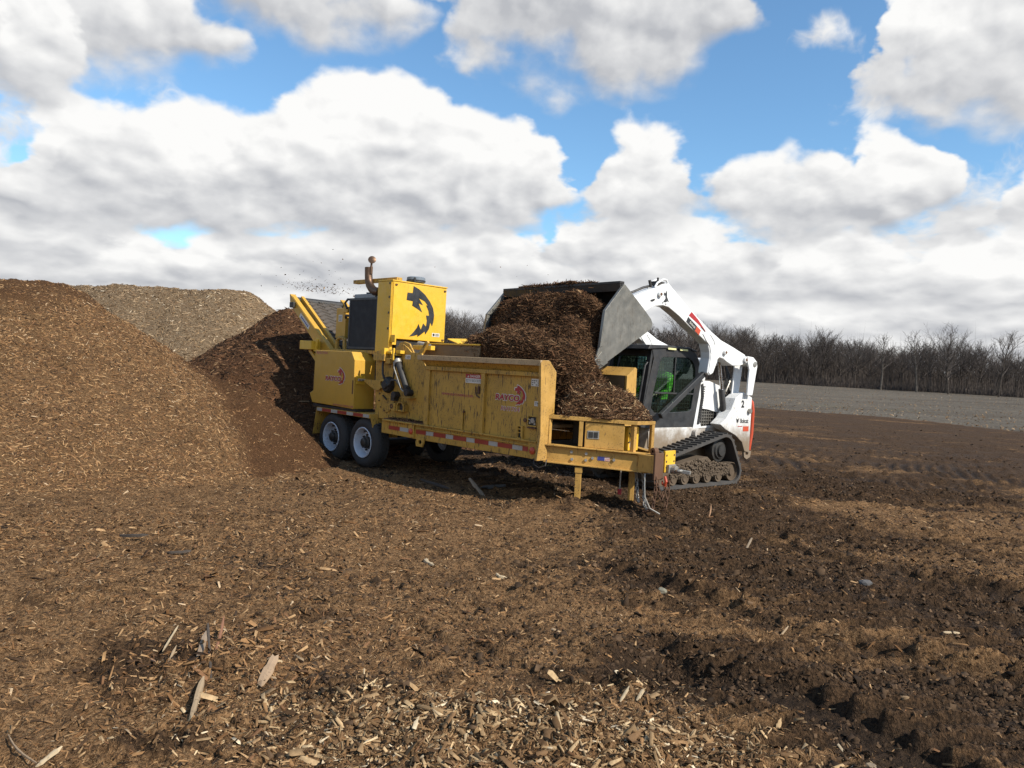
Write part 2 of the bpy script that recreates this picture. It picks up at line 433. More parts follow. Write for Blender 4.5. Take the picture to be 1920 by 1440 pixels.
M['ground'] = ground_mat('mulch_and_mud')
M['field'] = field_mat()
M['pile_brown'] = pile_mat('pile_brown', (0.070, 0.038, 0.0180), (0.215, 0.126, 0.062), (0.33, 0.215, 0.112), 34.0, redzone=(0.115, 0.058, 0.028))
M['pile_dark'] = pile_mat('pile_dark', (0.040, 0.020, 0.011), (0.11, 0.055, 0.027), (0.22, 0.12, 0.058), 26.0)
M['pile_pale'] = pile_mat('pile_pale', (0.095, 0.062, 0.035), (0.20, 0.142, 0.086), (0.38, 0.30, 0.20), 14.0)
M['load'] = pile_mat('load_brown', (0.018, 0.010, 0.006), (0.065, 0.036, 0.019), (0.16, 0.09, 0.046), 34.0)  # near-black core paints in the shade of gaps between strands
M['bark'] = bark_mat('bark_grey', (0.050, 0.041, 0.034), (0.098, 0.081, 0.067))
M['bark_pale'] = bark_mat('bark_pale', (0.085, 0.074, 0.062), (0.14, 0.122, 0.103))
M['twig'] = bark_mat('twig_brown', (0.062, 0.052, 0.046), (0.115, 0.096, 0.083))  # tone lightened to paint a slight distance haze into the crowns
M['brush'] = bark_mat('brush_brown', (0.052, 0.043, 0.037), (0.100, 0.081, 0.068))


# ------------------------------------------------------------------ mesh helpers
class MB:
    """collects verts and faces for ONE mesh"""
    def __init__(self):
        self.v = []; self.f = []; self.mi = []; self.cur = 0

    def add(self, vs, fs):
        o = len(self.v)
        self.v += [tuple(map(float, p)) for p in vs]
        for f in fs:
            self.f.append(tuple(o + i for i in f)); self.mi.append(self.cur)
        return self

    def box(self, x0, x1, y0, y1, z0, z1):
        vs = [(x, y, z) for z in (z0, z1) for y in (y0, y1) for x in (x0, x1)]
        return self.add(vs, [(0, 2, 3, 1), (4, 5, 7, 6), (0, 1, 5, 4), (2, 6, 7, 3), (0, 4, 6, 2), (1, 3, 7, 5)])

    def bar(self, p0, p1, w, h, up=(0, 0, 1)):
        """rectangular bar from p0 to p1, w across, h along 'up'"""
        p0, p1 = Vector(p0), Vector(p1); d = (p1 - p0).normalized(); u = Vector(up)
        s = d.cross(u)
        if s.length < 1e-4:
            s = d.cross(Vector((1, 0, 0)))
        s.normalize(); u = s.cross(d).normalized()
        vs = [p + s * a * w / 2 + u * b * h / 2 for p in (p0, p1) for a, b in ((-1, -1), (1, -1), (1, 1), (-1, 1))]
        return self.add(vs, [(3, 2, 1, 0), (4, 5, 6, 7), (0, 1, 5, 4), (1, 2, 6, 5), (2, 3, 7, 6), (3, 0, 4, 7)])

    def prism(self, poly, axis, t0, t1):
        """polygon extruded along an axis: 'y' -> poly is (x,z); 'x' -> (y,z); 'z' -> (x,y)"""
        mk = {'y': lambda a, b, t: (a, t, b), 'x': lambda a, b, t: (t, a, b), 'z': lambda a, b, t: (a, b, t)}[axis]
        ar = sum(poly[i][0] * poly[(i + 1) % len(poly)][1] - poly[(i + 1) % len(poly)][0] * poly[i][1] for i in range(len(poly)))
        if (ar > 0) == (axis == 'y'):
            poly = poly[::-1]
        n = len(poly)
        vs = [mk(a, b, t0) for a, b in poly] + [mk(a, b, t1) for a, b in poly]
        fs = [tuple(range(n))[::-1], tuple(range(n, 2 * n))]
        fs += [(i, (i + 1) % n, n + (i + 1) % n, n + i) for i in range(n)]
        if t1 < t0:
            fs = [f[::-1] for f in fs]
        return self.add(vs, fs)

    def ringprism(self, outer, inner, axis, t0, t1):
        """frame: outer and inner loops with equal counts"""
        mk = {'y': lambda a, b, t: (a, t, b), 'x': lambda a, b, t: (t, a, b), 'z': lambda a, b, t: (a, b, t)}[axis]
        n = len(outer)
        vs = [mk(*p, t0) for p in outer] + [mk(*p, t0) for p in inner] + [mk(*p, t1) for p in outer] + [mk(*p, t1) for p in inner]
        fs = []
        for i in range(n):
            j = (i + 1) % n
            fs += [(i, j, n + j, n + i), (2 * n + j, 2 * n + i, 3 * n + i, 3 * n + j), (j, i, 2 * n + i, 2 * n + j), (n + i, n + j, 3 * n + j, 3 * n + i)]
        return self.add(vs, fs)

    def cyl(self, p0, p1, r0, r1=None, n=16, caps=True):
        return self.tube([p0, p1], [r0, r0 if r1 is None else r1], n, caps)

    def tube(self, pts, r, n=8, caps=True, closed=False):
        pts = [Vector(p) for p in pts]; N = len(pts)
        rs = r if isinstance(r, (list, tuple)) else [r] * N
        vs = []; ref = None
        for i, p in enumerate(pts):
            if closed:
                d = pts[(i + 1) % N] - pts[i - 1]
            else:
                d = pts[min(i + 1, N - 1)] - pts[max(i - 1, 0)]
            d.normalize()
            if ref is None:
                ref = Vector((0, 0, 1)) if abs(d.z) < 0.9 else Vector((1, 0, 0))
            s = d.cross(ref)
            if s.length < 1e-5:
                s = d.cross(Vector((0.3, 1, 0.2)))
            s.normalize(); u = s.cross(d).normalized(); ref = u
            for j in range(n):
                a = 2 * math.pi * j / n
                vs.append(p + (s * math.cos(a) + u * math.sin(a)) * rs[i])
        fs = []
        for i in range(N if closed else N - 1):
            for j in range(n):
                a, b = i * n + j, i * n + (j + 1) % n
                c, d2 = ((i + 1) % N) * n + (j + 1) % n, ((i + 1) % N) * n + j
                fs.append((a, b, c, d2))
        if caps and not closed:
            fs += [tuple(range(n))[::-1], tuple(range((N - 1) * n, N * n))]
        return self.add(vs, fs)

    def lathe(self, prof, c, ax, n=32):
        """profile of (radius, offset along axis) turned about axis ax through c"""
        c, ax = Vector(c), Vector(ax).normalized()
        s = ax.orthogonal().normalized(); u = ax.cross(s)
        vs = [c + ax * h + (s * math.cos(2 * math.pi * j / n) + u * math.sin(2 * math.pi * j / n)) * r for r, h in prof for j in range(n)]
        fs = [(i * n + j, i * n + (j + 1) % n, (i + 1) * n + (j + 1) % n, (i + 1) * n + j) for i in range(len(prof) - 1) for j in range(n)]
        return self.add(vs, fs)

    def build(self, name, mats, parent=None, bevel=0.0, smooth=False):
        me = bpy.data.meshes.new(name)
        me.from_pydata(self.v, [], self.f)
        if not isinstance(mats, (list, tuple)):
            mats = [mats]
        for m in mats:
            me.materials.append(m)
        if len(mats) > 1:
            me.polygons.foreach_set('material_index', self.mi)
        bm = bmesh.new(); bm.from_mesh(me); bmesh.ops.recalc_face_normals(bm, faces=bm.faces); bm.to_mesh(me); bm.free()
        if smooth:
            me.polygons.foreach_set('use_smooth', [True] * len(me.polygons))
        me.update()
        o = bpy.data.objects.new(name, me); COL.objects.link(o)
        if parent is not None:
            o.parent = parent
        if bevel:
            b = o.modifiers.new('bevel', 'BEVEL'); b.width = bevel; b.segments = 2; b.limit_method = 'ANGLE'; b.angle_limit = R(40)
        if smooth:
            e = o.modifiers.new('edges', 'EDGE_SPLIT'); e.split_angle = R(38)
        return o


def thing(name, label, cat, loc=(0, 0, 0), rz=0.0, group=None):
    o = bpy.data.objects.new(name, None); COL.objects.link(o)
    o.empty_display_size = 0.2
    o.location = loc; o.rotation_euler = (0, 0, rz)
    tag(o, label, cat, group)
    return o


def tag(o, label=None, cat=None, group=None, kind=None):
    if label: o['label'] = label
    if cat: o['category'] = cat
    if group: o['group'] = group
    if kind: o['kind'] = kind
    return o


def rcopy(o, parent=None):
    c = o.copy(); COL.objects.link(c)
    if parent is not None:
        c.parent = parent
    for ch in list(o.children):
        rcopy(ch, c)
    return c


_text_cache = {}


def text_geo(s, bold=0.0):
    key = (s, bold)
    if key not in _text_cache:
        cu = bpy.data.curves.new('t', 'FONT'); cu.body = s; cu.size = 1.0; cu.offset = bold; cu.resolution_u = 3
        ob = bpy.data.objects.new('t', cu); COL.objects.link(ob)
        dg = bpy.context.evaluated_depsgraph_get()
        me = bpy.data.meshes.new_from_object(ob.evaluated_get(dg))
        vs = [tuple(v.co) for v in me.vertices]; fs = [tuple(p.vertices) for p in me.polygons]
        bpy.data.objects.remove(ob); bpy.data.meshes.remove(me)
        _text_cache[key] = (vs, fs)
    return _text_cache[key]


def put_text(mb, s, org, xd, yd, w, h, bold=0.0, shear=0.0, lift=0.0):
    """text fitted into a w x h box whose lower left corner is org, on the plane spanned by xd, yd"""
    vs, fs = text_geo(s, bold)
    x0 = min(v[0] for v in vs); x1 = max(v[0] for v in vs); y0 = min(v[1] for v in vs); y1 = max(v[1] for v in vs)
    org, xd, yd = Vector(org), Vector(xd), Vector(yd); nrm = xd.cross(yd)
    out = []
    for v in vs:
        a = (v[0] - x0) / (x1 - x0) * w; b_ = (v[1] - y0) / (y1 - y0) * h
        out.append(org + xd * (a + shear * b_) + yd * b_ + nrm * lift)
    mb.add(out, fs)
    return mb


def put_poly(mb, pts, org, xd, yd, lift=0.0):
    org, xd, yd = Vector(org), Vector(xd), Vector(yd); nrm = xd.cross(yd)
    mb.add([org + xd * a + yd * b_ + nrm * lift for a, b_ in pts], [tuple(range(len(pts)))])
    return mb


def plate(mb, org, xd, yd, w, h, t=0.003):
    """thin sticker plate standing t proud"""
    org, xd, yd = Vector(org), Vector(xd), Vector(yd); n = xd.cross(yd)
    c = [org, org + xd * w, org + xd * w + yd * h, org + yd * h]
    vs = c + [p + n * t for p in c]
    mb.add(vs, [(3, 2, 1, 0), (4, 5, 6, 7), (0, 1, 5, 4), (1, 2, 6, 5), (2, 3, 7, 6), (3, 0, 4, 7)])
    return mb


# ------------------------------------------------------------------ numpy noise
def _h(ix, iy, seed):
    ix = ix.astype(np.int64); iy = iy.astype(np.int64)
    h = (ix * 374761393 + iy * 668265263 + seed * 2147483647 // 7) & 0xffffffff
    h = ((h ^ (h >> 13)) * 1274126177) & 0xffffffff
    h = ((h ^ (h >> 16)) * 2246822519) & 0xffffffff
    return ((h ^ (h >> 15)) & 0xffff) / 65535.0


def vn(x, y, seed=0):
    x = np.asarray(x, float); y = np.asarray(y, float)
    ix = np.floor(x); iy = np.floor(y); fx = x - ix; fy = y - iy
    fx = fx * fx * fx * (fx * (fx * 6 - 15) + 10); fy = fy * fy * fy * (fy * (fy * 6 - 15) + 10)
    a = _h(ix, iy, seed); b = _h(ix + 1, iy, seed); c = _h(ix, iy + 1, seed); d = _h(ix + 1, iy + 1, seed)
    return (a + (b - a) * fx + (c - a) * fy + (a - b - c + d) * fx * fy) * 2 - 1


def fbm(x, y, seed=0, octv=4, gain=0.5, lac=2.03):
    s = 0; a = 1.0; t = 0
    for i in range(octv):
        s = s + a * vn(x * lac ** i + 17.3 * i, y * lac ** i - 9.1 * i, seed + i); t += a; a *= gain
    return s / t


def sstep(a, b, x):
    t = np.clip((x - a) / (b - a), 0, 1); return t * t * (3 - 2 * t)


def np_mesh(name, verts, faces_flat, nper, mat, parent=None, attrs=None, color=None, smooth=False):
    """fast mesh from arrays; faces_flat: (F, nper) ints"""
    me = bpy.data.meshes.new(name)
    nv = len(verts); nf = len(faces_flat)
    me.vertices.add(nv); me.vertices.foreach_set('co', np.ascontiguousarray(verts, np.float32).ravel())
    me.loops.add(nf * nper); me.loops.foreach_set('vertex_index', np.ascontiguousarray(faces_flat, np.int32).ravel())
    me.polygons.add(nf); me.polygons.foreach_set('loop_start', np.arange(0, nf * nper, nper, dtype=np.int32))
    if smooth:
        me.polygons.foreach_set('use_smooth', np.ones(nf, bool))
    for nm, arr in (attrs or {}).items():
        a = me.attributes.new(nm, 'FLOAT', 'POINT'); a.data.foreach_set('value', np.ascontiguousarray(arr, np.float32))
    if color is not None:
        a = me.attributes.new('tint', 'FLOAT_COLOR', 'POINT')
        a.data.foreach_set('color', np.ascontiguousarray(np.c_[color, np.ones(len(color))], np.float32).ravel())
    me.materials.append(mat)
    me.update(calc_edges=True); me.validate()
    o = bpy.data.objects.new(name, me); COL.objects.link(o)
    if parent is not None:
        o.parent = parent
    return o


RNG = np.random.default_rng(11)
PAL = dict(
    brown=np.array([(0.170, 0.088, 0.038), (0.28, 0.158, 0.072), (0.40, 0.25, 0.124), (0.085, 0.050, 0.028), (0.045, 0.030, 0.020), (0.19, 0.10, 0.05), (0.46, 0.33, 0.20)]),
    pale=np.array([(0.30, 0.21, 0.125), (0.42, 0.31, 0.19), (0.55, 0.43, 0.29), (0.20, 0.13, 0.075), (0.12, 0.075, 0.04), (0.26, 0.17, 0.09), (0.62, 0.52, 0.38)]),
    dark=np.array([(0.085, 0.046, 0.024), (0.13, 0.070, 0.036), (0.19, 0.105, 0.055), (0.045, 0.026, 0.016), (0.030, 0.020, 0.014), (0.15, 0.072, 0.036), (0.30, 0.19, 0.10)]),
    straw=np.array([(0.30, 0.195, 0.10), (0.44, 0.305, 0.165), (0.58, 0.43, 0.25), (0.17, 0.10, 0.05), (0.075, 0.043, 0.022), (0.22, 0.13, 0.062), (0.68, 0.55, 0.37)]),
    mud=np.array([(0.06, 0.038, 0.023), (0.095, 0.060, 0.035), (0.14, 0.088, 0.05), (0.045, 0.030, 0.019), (0.036, 0.025, 0.016), (0.08, 0.050, 0.030), (0.28, 0.19, 0.11)]))


def chips(name, P, Nn, length, width, thick, pal, weights, parent, lay=0.35, mat=None, yaw=None, kind='stuff', lift=0.3):
    """many splinters as one mesh: each a six-sided wedge with its own size, turn, tilt and tone"""
    n = len(P)
    Nn = Nn + RNG.normal(0, lay, (n, 3)); Nn /= np.linalg.norm(Nn, axis=1)[:, None]
    a = RNG.uniform(0, 2 * np.pi, n) if yaw is None else yaw
    d = np.c_[np.cos(a), np.sin(a), np.zeros(n)]
    T = d - Nn * np.sum(d * Nn, 1)[:, None]; T /= np.linalg.norm(T, axis=1)[:, None] + 1e-9
    B = np.cross(Nn, T)
    L = (length * 0.5)[:, None]; W = (width * 0.5)[:, None]; H = thick[:, None]
    j = lambda lo, hi: RNG.uniform(lo, hi, (n, 1))
    c = P + Nn * H * lift
    v = [c - T * L * j(.8, 1) - B * W * j(.5, 1), c - T * L * j(.8, 1) + B * W * j(.5, 1),
         c + T * L * j(.8, 1) - B * W * j(.2, .9), c + T * L * j(.8, 1) + B * W * j(.2, .9),
         c - T * L * j(.5, .95) + B * W * j(-.6, .6) + Nn * H, c + T * L * j(.5, .95) + B * W * j(-.6, .6) + Nn * H * j(.5, 1)]
    V = np.stack(v, 1).reshape(-1, 3)
    tri = np.array([(0, 2, 5), (0, 5, 4), (1, 4, 5), (1, 5, 3), (0, 4, 1), (2, 3, 5)])
    F = (np.arange(n)[:, None, None] * 6 + tri[None]).reshape(-1, 3)
    colr = PAL[pal][RNG.choice(len(PAL[pal]), n, p=np.array(weights) / sum(weights))] * RNG.uniform(0.75, 1.25, (n, 1))
    o = np_mesh(name, V, F, 3, mat or M['chip'], parent, color=np.repeat(colr, 6, 0))
    o['kind'] = kind
    return o


# ------------------------------------------------------------------ world layout
# wood grinder trailer: local x forward to the hitch, y away from its near side
TO = Vector((-2.242, 12.02, 0.0)); TRZ = R(-45)
TF = np.array([math.sin(R(45)), -math.cos(R(45))]); TN = np.array([math.cos(R(45)), math.sin(R(45))])
# track loader: local x rearward, y away from its near side
LO = Vector((2.555, 11.59, 0.0)); LRZ = R(40)


def tw(u, v):
    return np.array([TO.x, TO.y]) + TF * u + TN * v


def rise(x, y):
    r = np.hypot(x, y)
    return 1.55 * sstep(42, 235, r) + 0.0 * r


RUTS = [([(-0.6, 10.6), (1.08, 9.51), (2.18, 8.84), (4.14, 8.75), (6.5, 9.2)], 0.26, 0.085, 1.0),
        ([(1.2, 9.0), (2.92, 7.9), (3.33, 7.28), (4.6, 6.3), (6.0, 5.9)], 0.20, 0.07, 1.0),
        ([(0.5, 6.9), (1.61, 5.72), (1.88, 5.33), (2.9, 4.6), (4.2, 4.2)], 0.21, 0.075, 1.0),
        ([(0.72, 4.95), (1.05, 4.42), (1.59, 4.10), (1.9, 3.5), (2.1, 2.6)], 0.24, 0.06, 0.4),
        ([(4.0, 11.8), (6.0, 11.2), (9.0, 11.3), (13.0, 12.4)], 0.3, 0.07, 0.8),
        ([(5.0, 14.5), (8.0, 14.0), (12.0, 14.6), (17.0, 16.6)], 0.35, 0.08, 0.6),
        ([(1.6, 6.9), (3.2, 6.0), (4.8, 5.1), (6.2, 4.7)], 0.22, 0.045, 1.0),
        ([(-0.9, 5.1), (-0.35, 4.6), (0.2, 4.15), (0.5, 3.6)], 0.16, 0.05, 0.3),
        ([(-2.9, 6.3), (-1.2, 5.9), (0.1, 6.3), (0.9, 7.4)], 0.22, 0.03, 0.8)]


def polydist(x, y, pts):
    best = np.full(x.shape, 1e9); along = np.zeros(x.shape); off = 0.0
    side = np.zeros(x.shape)
    for (ax, ay), (bx, by) in zip(pts[:-1], pts[1:]):
        dx, dy = bx - ax, by - ay; L = math.hypot(dx, dy)
        t = np.clip(((x - ax) * dx + (y - ay) * dy) / L ** 2, 0, 1)
        d = np.hypot(x - ax - t * dx, y - ay - t * dy)
        m = d < best
        best = np.where(m, d, best); along = np.where(m, off + t * L, along)
        off += L
    return best, along, off


MUDLINE = [(-1.6, 12.5), (0.9, 10.3), (0.75, 7.6), (0.60, 6.0), (0.55, 4.9), (0.9, 4.15), (1.25, 3.3), (1.5, 2.4), (1.7, 0.5)]


def mud_mask(x, y):
    """1 on churned soil to the right, 0 on the mulch carpet to the left"""
    ys = np.array([p[1] for p in MUDLINE])[::-1]; xs = np.array([p[0] for p in MUDLINE])[::-1]
    bx = np.interp(y, ys, xs)
    w = 0.35 + 0.05 * np.abs(y)
    m = sstep(-1, 1, (x - bx + 0.5 * fbm(x * 0.9, y * 0.9, 5, 3)) / w)
    st = fbm(x * 0.35 + y * 0.10, y * 0.85 + x * 0.42, 31, 4)
    m = m * (0.66 + 0.6 * st)
    m = m + 0.40 * sstep(0.9, 1.5, x) * (1 - sstep(4.3, 5.2, y)) * sstep(-0.5, 0.3, fbm(x * 1.3, y * 1.3, 19, 3))
    m = m + 0.45 * np.exp(-((x - 1.15) / 0.5) ** 2 - ((y - 4.4) / 0.45) ** 2)
    # drier brown band beyond the loader, bare patch at the lower left
    m = m - 0.55 * np.exp(-((y - 11.0 + 0.05 * x) / 1.0) ** 2) * sstep(3.6, 5, x)
    m = m + 1.25 * np.exp(-((x + 1.85) / 0.62) ** 2 - ((y - 4.15) / 0.36) ** 2) * (0.8 + 0.9 * fbm(x * 4, y * 4, 8, 3))
    m = m + 1.0 * np.exp(-((x + 1.40) / 0.35) ** 2 - ((y - 3.35) / 0.25) ** 2) * (0.8 + 0.9 * fbm(x * 4, y * 4, 28, 3))
    m = m + 0.42 * sstep(0.12, 0.40, fbm(x * 1.5 + 3, y * 2.1, 29, 4)) * (x < 1.5)
    m = m + 0.25 * sstep(9, 16, y) * sstep(3, 6, x)
    return np.clip(m, 0, 1)


JACK = tw(4.04, 0.37)


def ground_parts(x, y):
    r = np.hypot(x, y)
    mud = mud_mask(x, y)
    near = 1 - sstep(22, 45, r)
    # where tracks have pressed the surface flat the clods give way to prints
    pm = sstep(-0.15, 0.10, fbm(x * 0.55 + 5, y * 0.9, 15, 2)) * np.clip(mud * 1.6, 0, 1)
    inn_all = np.zeros(x.shape); rutz = np.zeros(x.shape); wet_shade = np.zeros(x.shape)
    for pts, w, dep, tread in RUTS:
        d, al, L = polydist(x, y, pts)
        d = d + 0.035 * fbm(x * 3, y * 3, 12, 3) + 0.012 * fbm(x * 14, y * 14, 13, 2)
        fade = sstep(0, 0.5, al) * (1 - sstep(L - 0.6, L, al))
        inn = 1 - sstep(w * 0.75, w * 1.10, d)
        rim = np.exp(-((d - w * 1.30) / (w * 0.26)) ** 2)
        rutz = rutz - dep * 0.62 * inn * fade
        rutz = rutz + rim * dep * 0.55 * fade * np.clip(0.5 + 1.6 * fbm(x * 7, y * 7, 21, 4, 0.65), 0, 2)
        tr = np.sin(al * 2 * math.pi / 0.15 + 0.8 * vn(x * 1.5, y * 1.5, 9))
        rutz = rutz + 0.026 * tread * inn * fade * sstep(-0.25, 0.25, tr) * np.clip(0.75 + 0.8 * fbm(x * 2, y * 2, 33, 2), 0, 1)
        wet_shade = np.maximum(wet_shade, 0.85 * inn * fade * (0.15 + 0.85 * mud) * np.clip(0.8 + 0.9 * fbm(x * 1.7, y * 1.7, 37, 3), 0.2, 1))
        inn_all = np.maximum(inn_all, inn * fade)
    nf = (1 - 0.78 * np.clip(pm, 0, 1)) * (1 - 0.7 * inn_all)
    z = 0.05 * fbm(x * 0.30, y * 0.30, 1, 3) * sstep(2, 6, r) + 0.030 * fbm(x * 1.3, y * 1.3, 2, 3)
    cl = fbm(x * 5.5, y * 5.5, 3, 4, 0.6)
    bil = 0.28 - np.abs(fbm(x * 7.5, y * 7.5, 6, 4, 0.62))
    z = z + ((0.022 + 0.024 * mud) * cl + (0.03 + 0.045 * mud) * bil) * nf
    z = z + (0.014 + 0.020 * mud) * fbm(x * 17, y * 17, 4, 3, 0.65) * (1 - sstep(9, 16, r)) * (0.35 + 0.65 * nf)
    lumps = np.maximum(fbm(x * 2.9, y * 2.9, 41, 5, 0.66) - 0.17, 0)
    z = z + lumps * (0.05 + 0.14 * mud) * nf
    z = z + (0.007 + 0.007 * mud) * fbm(x * 38, y * 38, 7, 2, 0.6) * (1 - sstep(6, 10, r))
    z = z + rutz
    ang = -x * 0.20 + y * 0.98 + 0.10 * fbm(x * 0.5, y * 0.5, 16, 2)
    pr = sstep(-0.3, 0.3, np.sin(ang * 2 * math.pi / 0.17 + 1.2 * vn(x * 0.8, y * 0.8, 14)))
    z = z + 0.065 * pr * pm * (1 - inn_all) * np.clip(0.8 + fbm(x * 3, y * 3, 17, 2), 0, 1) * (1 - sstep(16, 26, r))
    wet_shade = np.maximum(wet_shade, 0.75 * (1 - pr) * pm * (1 - inn_all) * (1 - sstep(18, 30, r)) * np.clip(0.6 + 1.2 * fbm(x * 0.8, y * 0.8, 18, 3), 0, 1))  # print grooves darkened: their shade is painted into the colour
    # kicked-up mulch: under the hitch, berms in the foreground, the hole beside them
    def bumpz(cx, cy, rx, ry, a, rot=0.0):
        c, s = math.cos(rot), math.sin(rot)
        X = (x - cx) * c + (y - cy) * s; Y = -(x - cx) * s + (y - cy) * c
        return a * np.exp(-(X / rx) ** 2 - (Y / ry) ** 2)
    z = z + bumpz(JACK[0] + 0.25, JACK[1] + 0.15, 0.9, 0.55, 0.16, 0.5) * (0.8 + 0.5 * fbm(x * 3, y * 3, 51, 3))
    z = z + bumpz(0.25, 3.45, 0.75, 0.28, 0.11, -0.15) * (1 + 0.5 * fbm(x * 4, y * 4, 52, 3))
    z = z + bumpz(-1.45, 4.1, 0.35, 0.45, 0.10, 0.4) * (1 + 0.6 * fbm(x * 5, y * 5, 53, 3))
    z = z + bumpz(-0.55, 3.75, 0.45, 0.25, 0.06, -0.5)
    z = z - bumpz(0.95, 4.45, 0.28, 0.24, 0.15, -0.6)
    wet_shade = np.maximum(wet_shade, np.clip(bumpz(0.95, 4.45, 0.34, 0.26, 1.0, -0.6), 0, 1))  # dark tone laid over the hole
    z = z + bumpz(0.72, 4.72, 0.30, 0.16, 0.10, -0.7)
    flat = np.exp(-((x - TO.x - 0.9) ** 2 + (y - TO.y + 0.9) ** 2) / 4.5)
    z = z * (1 - 0.55 * flat)
    # keep the loader's track print level
    lx = (x - LO.x) * math.cos(LRZ) + (y - LO.y) * math.sin(LRZ); ly = -(x - LO.x) * math.sin(LRZ) + (y - LO.y) * math.cos(LRZ)
    fl = np.exp(-(np.maximum(np.abs(lx - 0.65) - 1.0, 0) / 0.3) ** 2 - (np.maximum(np.abs(ly - 0.85) - 1.0, 0) / 0.25) ** 2)
    z = z * (1 - fl) - 0.01 * fl
    return z * near, mud, np.clip(wet_shade, 0, 1)


def field_edge(x, y):
    """positive beyond the edge of the churned yard"""
    e = np.interp(x, [-60, -20, 0, 15, 20, 23.3, 24.5, 34, 60], [44, 48, 49, 48.5, 48, 44.5, 35, 24, 8])
    return (y - e) + 2.6 * fbm(x * 0.16, y * 0.5, 61, 5, 0.6)


def gh(x, y):
    x = np.asarray(x, float); y = np.asarray(y, float)
    z, _, _ = ground_parts(x, y)
    return z + rise(x, y)


def polar(rs, angs):
    RR, AA = np.meshgrid(rs, angs, indexing='ij')
    return RR * np.sin(AA), RR * np.cos(AA)


def polar_faces(nr, na):
    i, j = np.meshgrid(np.arange(nr - 1), np.arange(na), indexing='ij')
    j2 = (j + 1) % na
    return np.stack([i * na + j, i * na + j2, (i + 1) * na + j2, (i + 1) * na + j], -1).reshape(-1, 4)


def build_ground():
    rs = [0.02, 0.5, 1.0, 1.5, 2.0, 2.35]
    r = 2.6
    while r < 15: rs.append(r); r *= 1.0047
    while r < 30: rs.append(r); r *= 1.011
    while r < 62: rs.append(r); r *= 1.022
    rs = np.array(rs)
    dense = np.arange(-40.5, 40.5, 0.165)
    coarse = np.arange(40.5, 319.5, 4.5)
    angs = np.radians(np.concatenate([dense, coarse]))
    x, y = polar(rs, angs)
    z, mud, wet_shade = ground_parts(x, y)
    fe = field_edge(x, y)
    back = np.hypot(x, y) > 40
    drop = 0.9 * sstep(0.0, 5.0, np.where((y < 5) & back, 10.0, fe)) - 0.10 * (1 - sstep(-4, 2.0, fe)) * 0
    z = z + rise(x, y) - drop
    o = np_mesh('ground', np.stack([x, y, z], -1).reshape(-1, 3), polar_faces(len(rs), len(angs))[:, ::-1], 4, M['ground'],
                attrs={'mud': mud.ravel(), 'wet_shade': wet_shade.ravel()}, smooth=True)
    o['kind'] = 'structure'
    rs = 20 * 1.045 ** np.arange(0, 86)
    angs = np.radians(np.concatenate([np.arange(-45, 45, 0.9), np.arange(45, 315, 7.5)]))
    x, y = polar(rs, angs)
    z = rise(x, y) - 0.10 + 0.10 * fbm(x * 0.12, y * 0.12, 71, 3)
    z = np.where((np.hypot(x, y) < 32), -0.6, z)
    z = np.where((field_edge(x, y) < -5), np.minimum(z, -0.5), z)
    o = np_mesh('field', np.stack([x, y, z], -1).reshape(-1, 3), polar_faces(len(rs), len(angs))[:, ::-1], 4, M['field'], smooth=True)
    o['kind'] = 'structure'


build_ground()


# ------------------------------------------------------------------ mulch piles
def seg_d(x, y, a, b):
    dx, dy = b[0] - a[0], b[1] - a[1]; L2 = dx * dx + dy * dy + 1e-9
    t = np.clip(((x - a[0]) * dx + (y - a[1]) * dy) / L2, 0, 1)
    return np.hypot(x - a[0] - t * dx, y - a[1] - t * dy)


def softfoot(h, k=0.16):
    return k * np.log1p(np.exp(np.clip(h / k, -30, 30)))


def h_left(x, y):
    d = seg_d(x, y, (-7.55, 12.0), (-13.0, 13.2)) + 0.35 * fbm(x * 0.5, y * 0.5, 81, 3)
    h = 2.80 - 0.70 * np.sqrt(np.maximum(d - 0.35, 0) ** 2 + 0.12) + 0.16
    h = np.minimum(h, 2.72)
    # low slump of fines on the grinder side
    d2 = seg_d(x, y, (-5.6, 12.9), (-4.1, 12.3))
    h = np.maximum(h, 1.55 - 0.62 * d2 - 0.22 * np.maximum(x + 5.6, 0))
    h = softfoot(h, 0.14)
    h = h + (0.11 * fbm(x * 1.3, y * 1.3, 82, 5, 0.55) + 0.03 * fbm(x * 7, y * 7, 83, 3)) * sstep(0.02, 0.4, h)
    return h - 0.10


def h_back(x, y):
    d = np.minimum(seg_d(x, y, (-13.3, 26.3), (-9.7, 26.0)), seg_d(x, y, (-13.3, 26.3), (-17.5, 27.5)) + 0.5)
    h = 4.30 - 0.72 * np.sqrt(np.maximum(d - 0.2, 0) ** 2 + 0.3) + 0.10 * fbm(x * 0.8, y * 0.8, 91, 3)
    h = np.minimum(h, 3.93 + 0.08 * fbm(x * 1.1, y * 1.1, 95, 3) - 0.16 * np.exp(-((x + 10.9) / 0.9) ** 2))
    h = softfoot(h, 0.18) + 0.07 * fbm(x * 2, y * 2, 92, 4)
    return h - 0.12


def h_dark(x, y):
    d = seg_d(x, y, (-4.75, 16.35), (-3.6, 17.3)) + 0.18 * fbm(x * 0.9, y * 0.9, 101, 3)
    h = 2.95 - 0.73 * np.sqrt(d ** 2 + 0.05)
    h = softfoot(h, 0.10) + (0.05 * fbm(x * 2.2, y * 2.2, 102, 4) + 0.03 * fbm(x * 8, y * 8, 103, 3)) * sstep(0.02, 0.4, h)
    return h - 0.10


def normal_of(hf, x, y, e=0.05):
    gx = (hf(x + e, y) - hf(x - e, y)) / (2 * e); gy = (hf(x, y + e) - hf(x, y - e)) / (2 * e)
    n = np.c_[-gx, -gy, np.ones(len(x))]
    return n / np.linalg.norm(n, axis=1)[:, None]


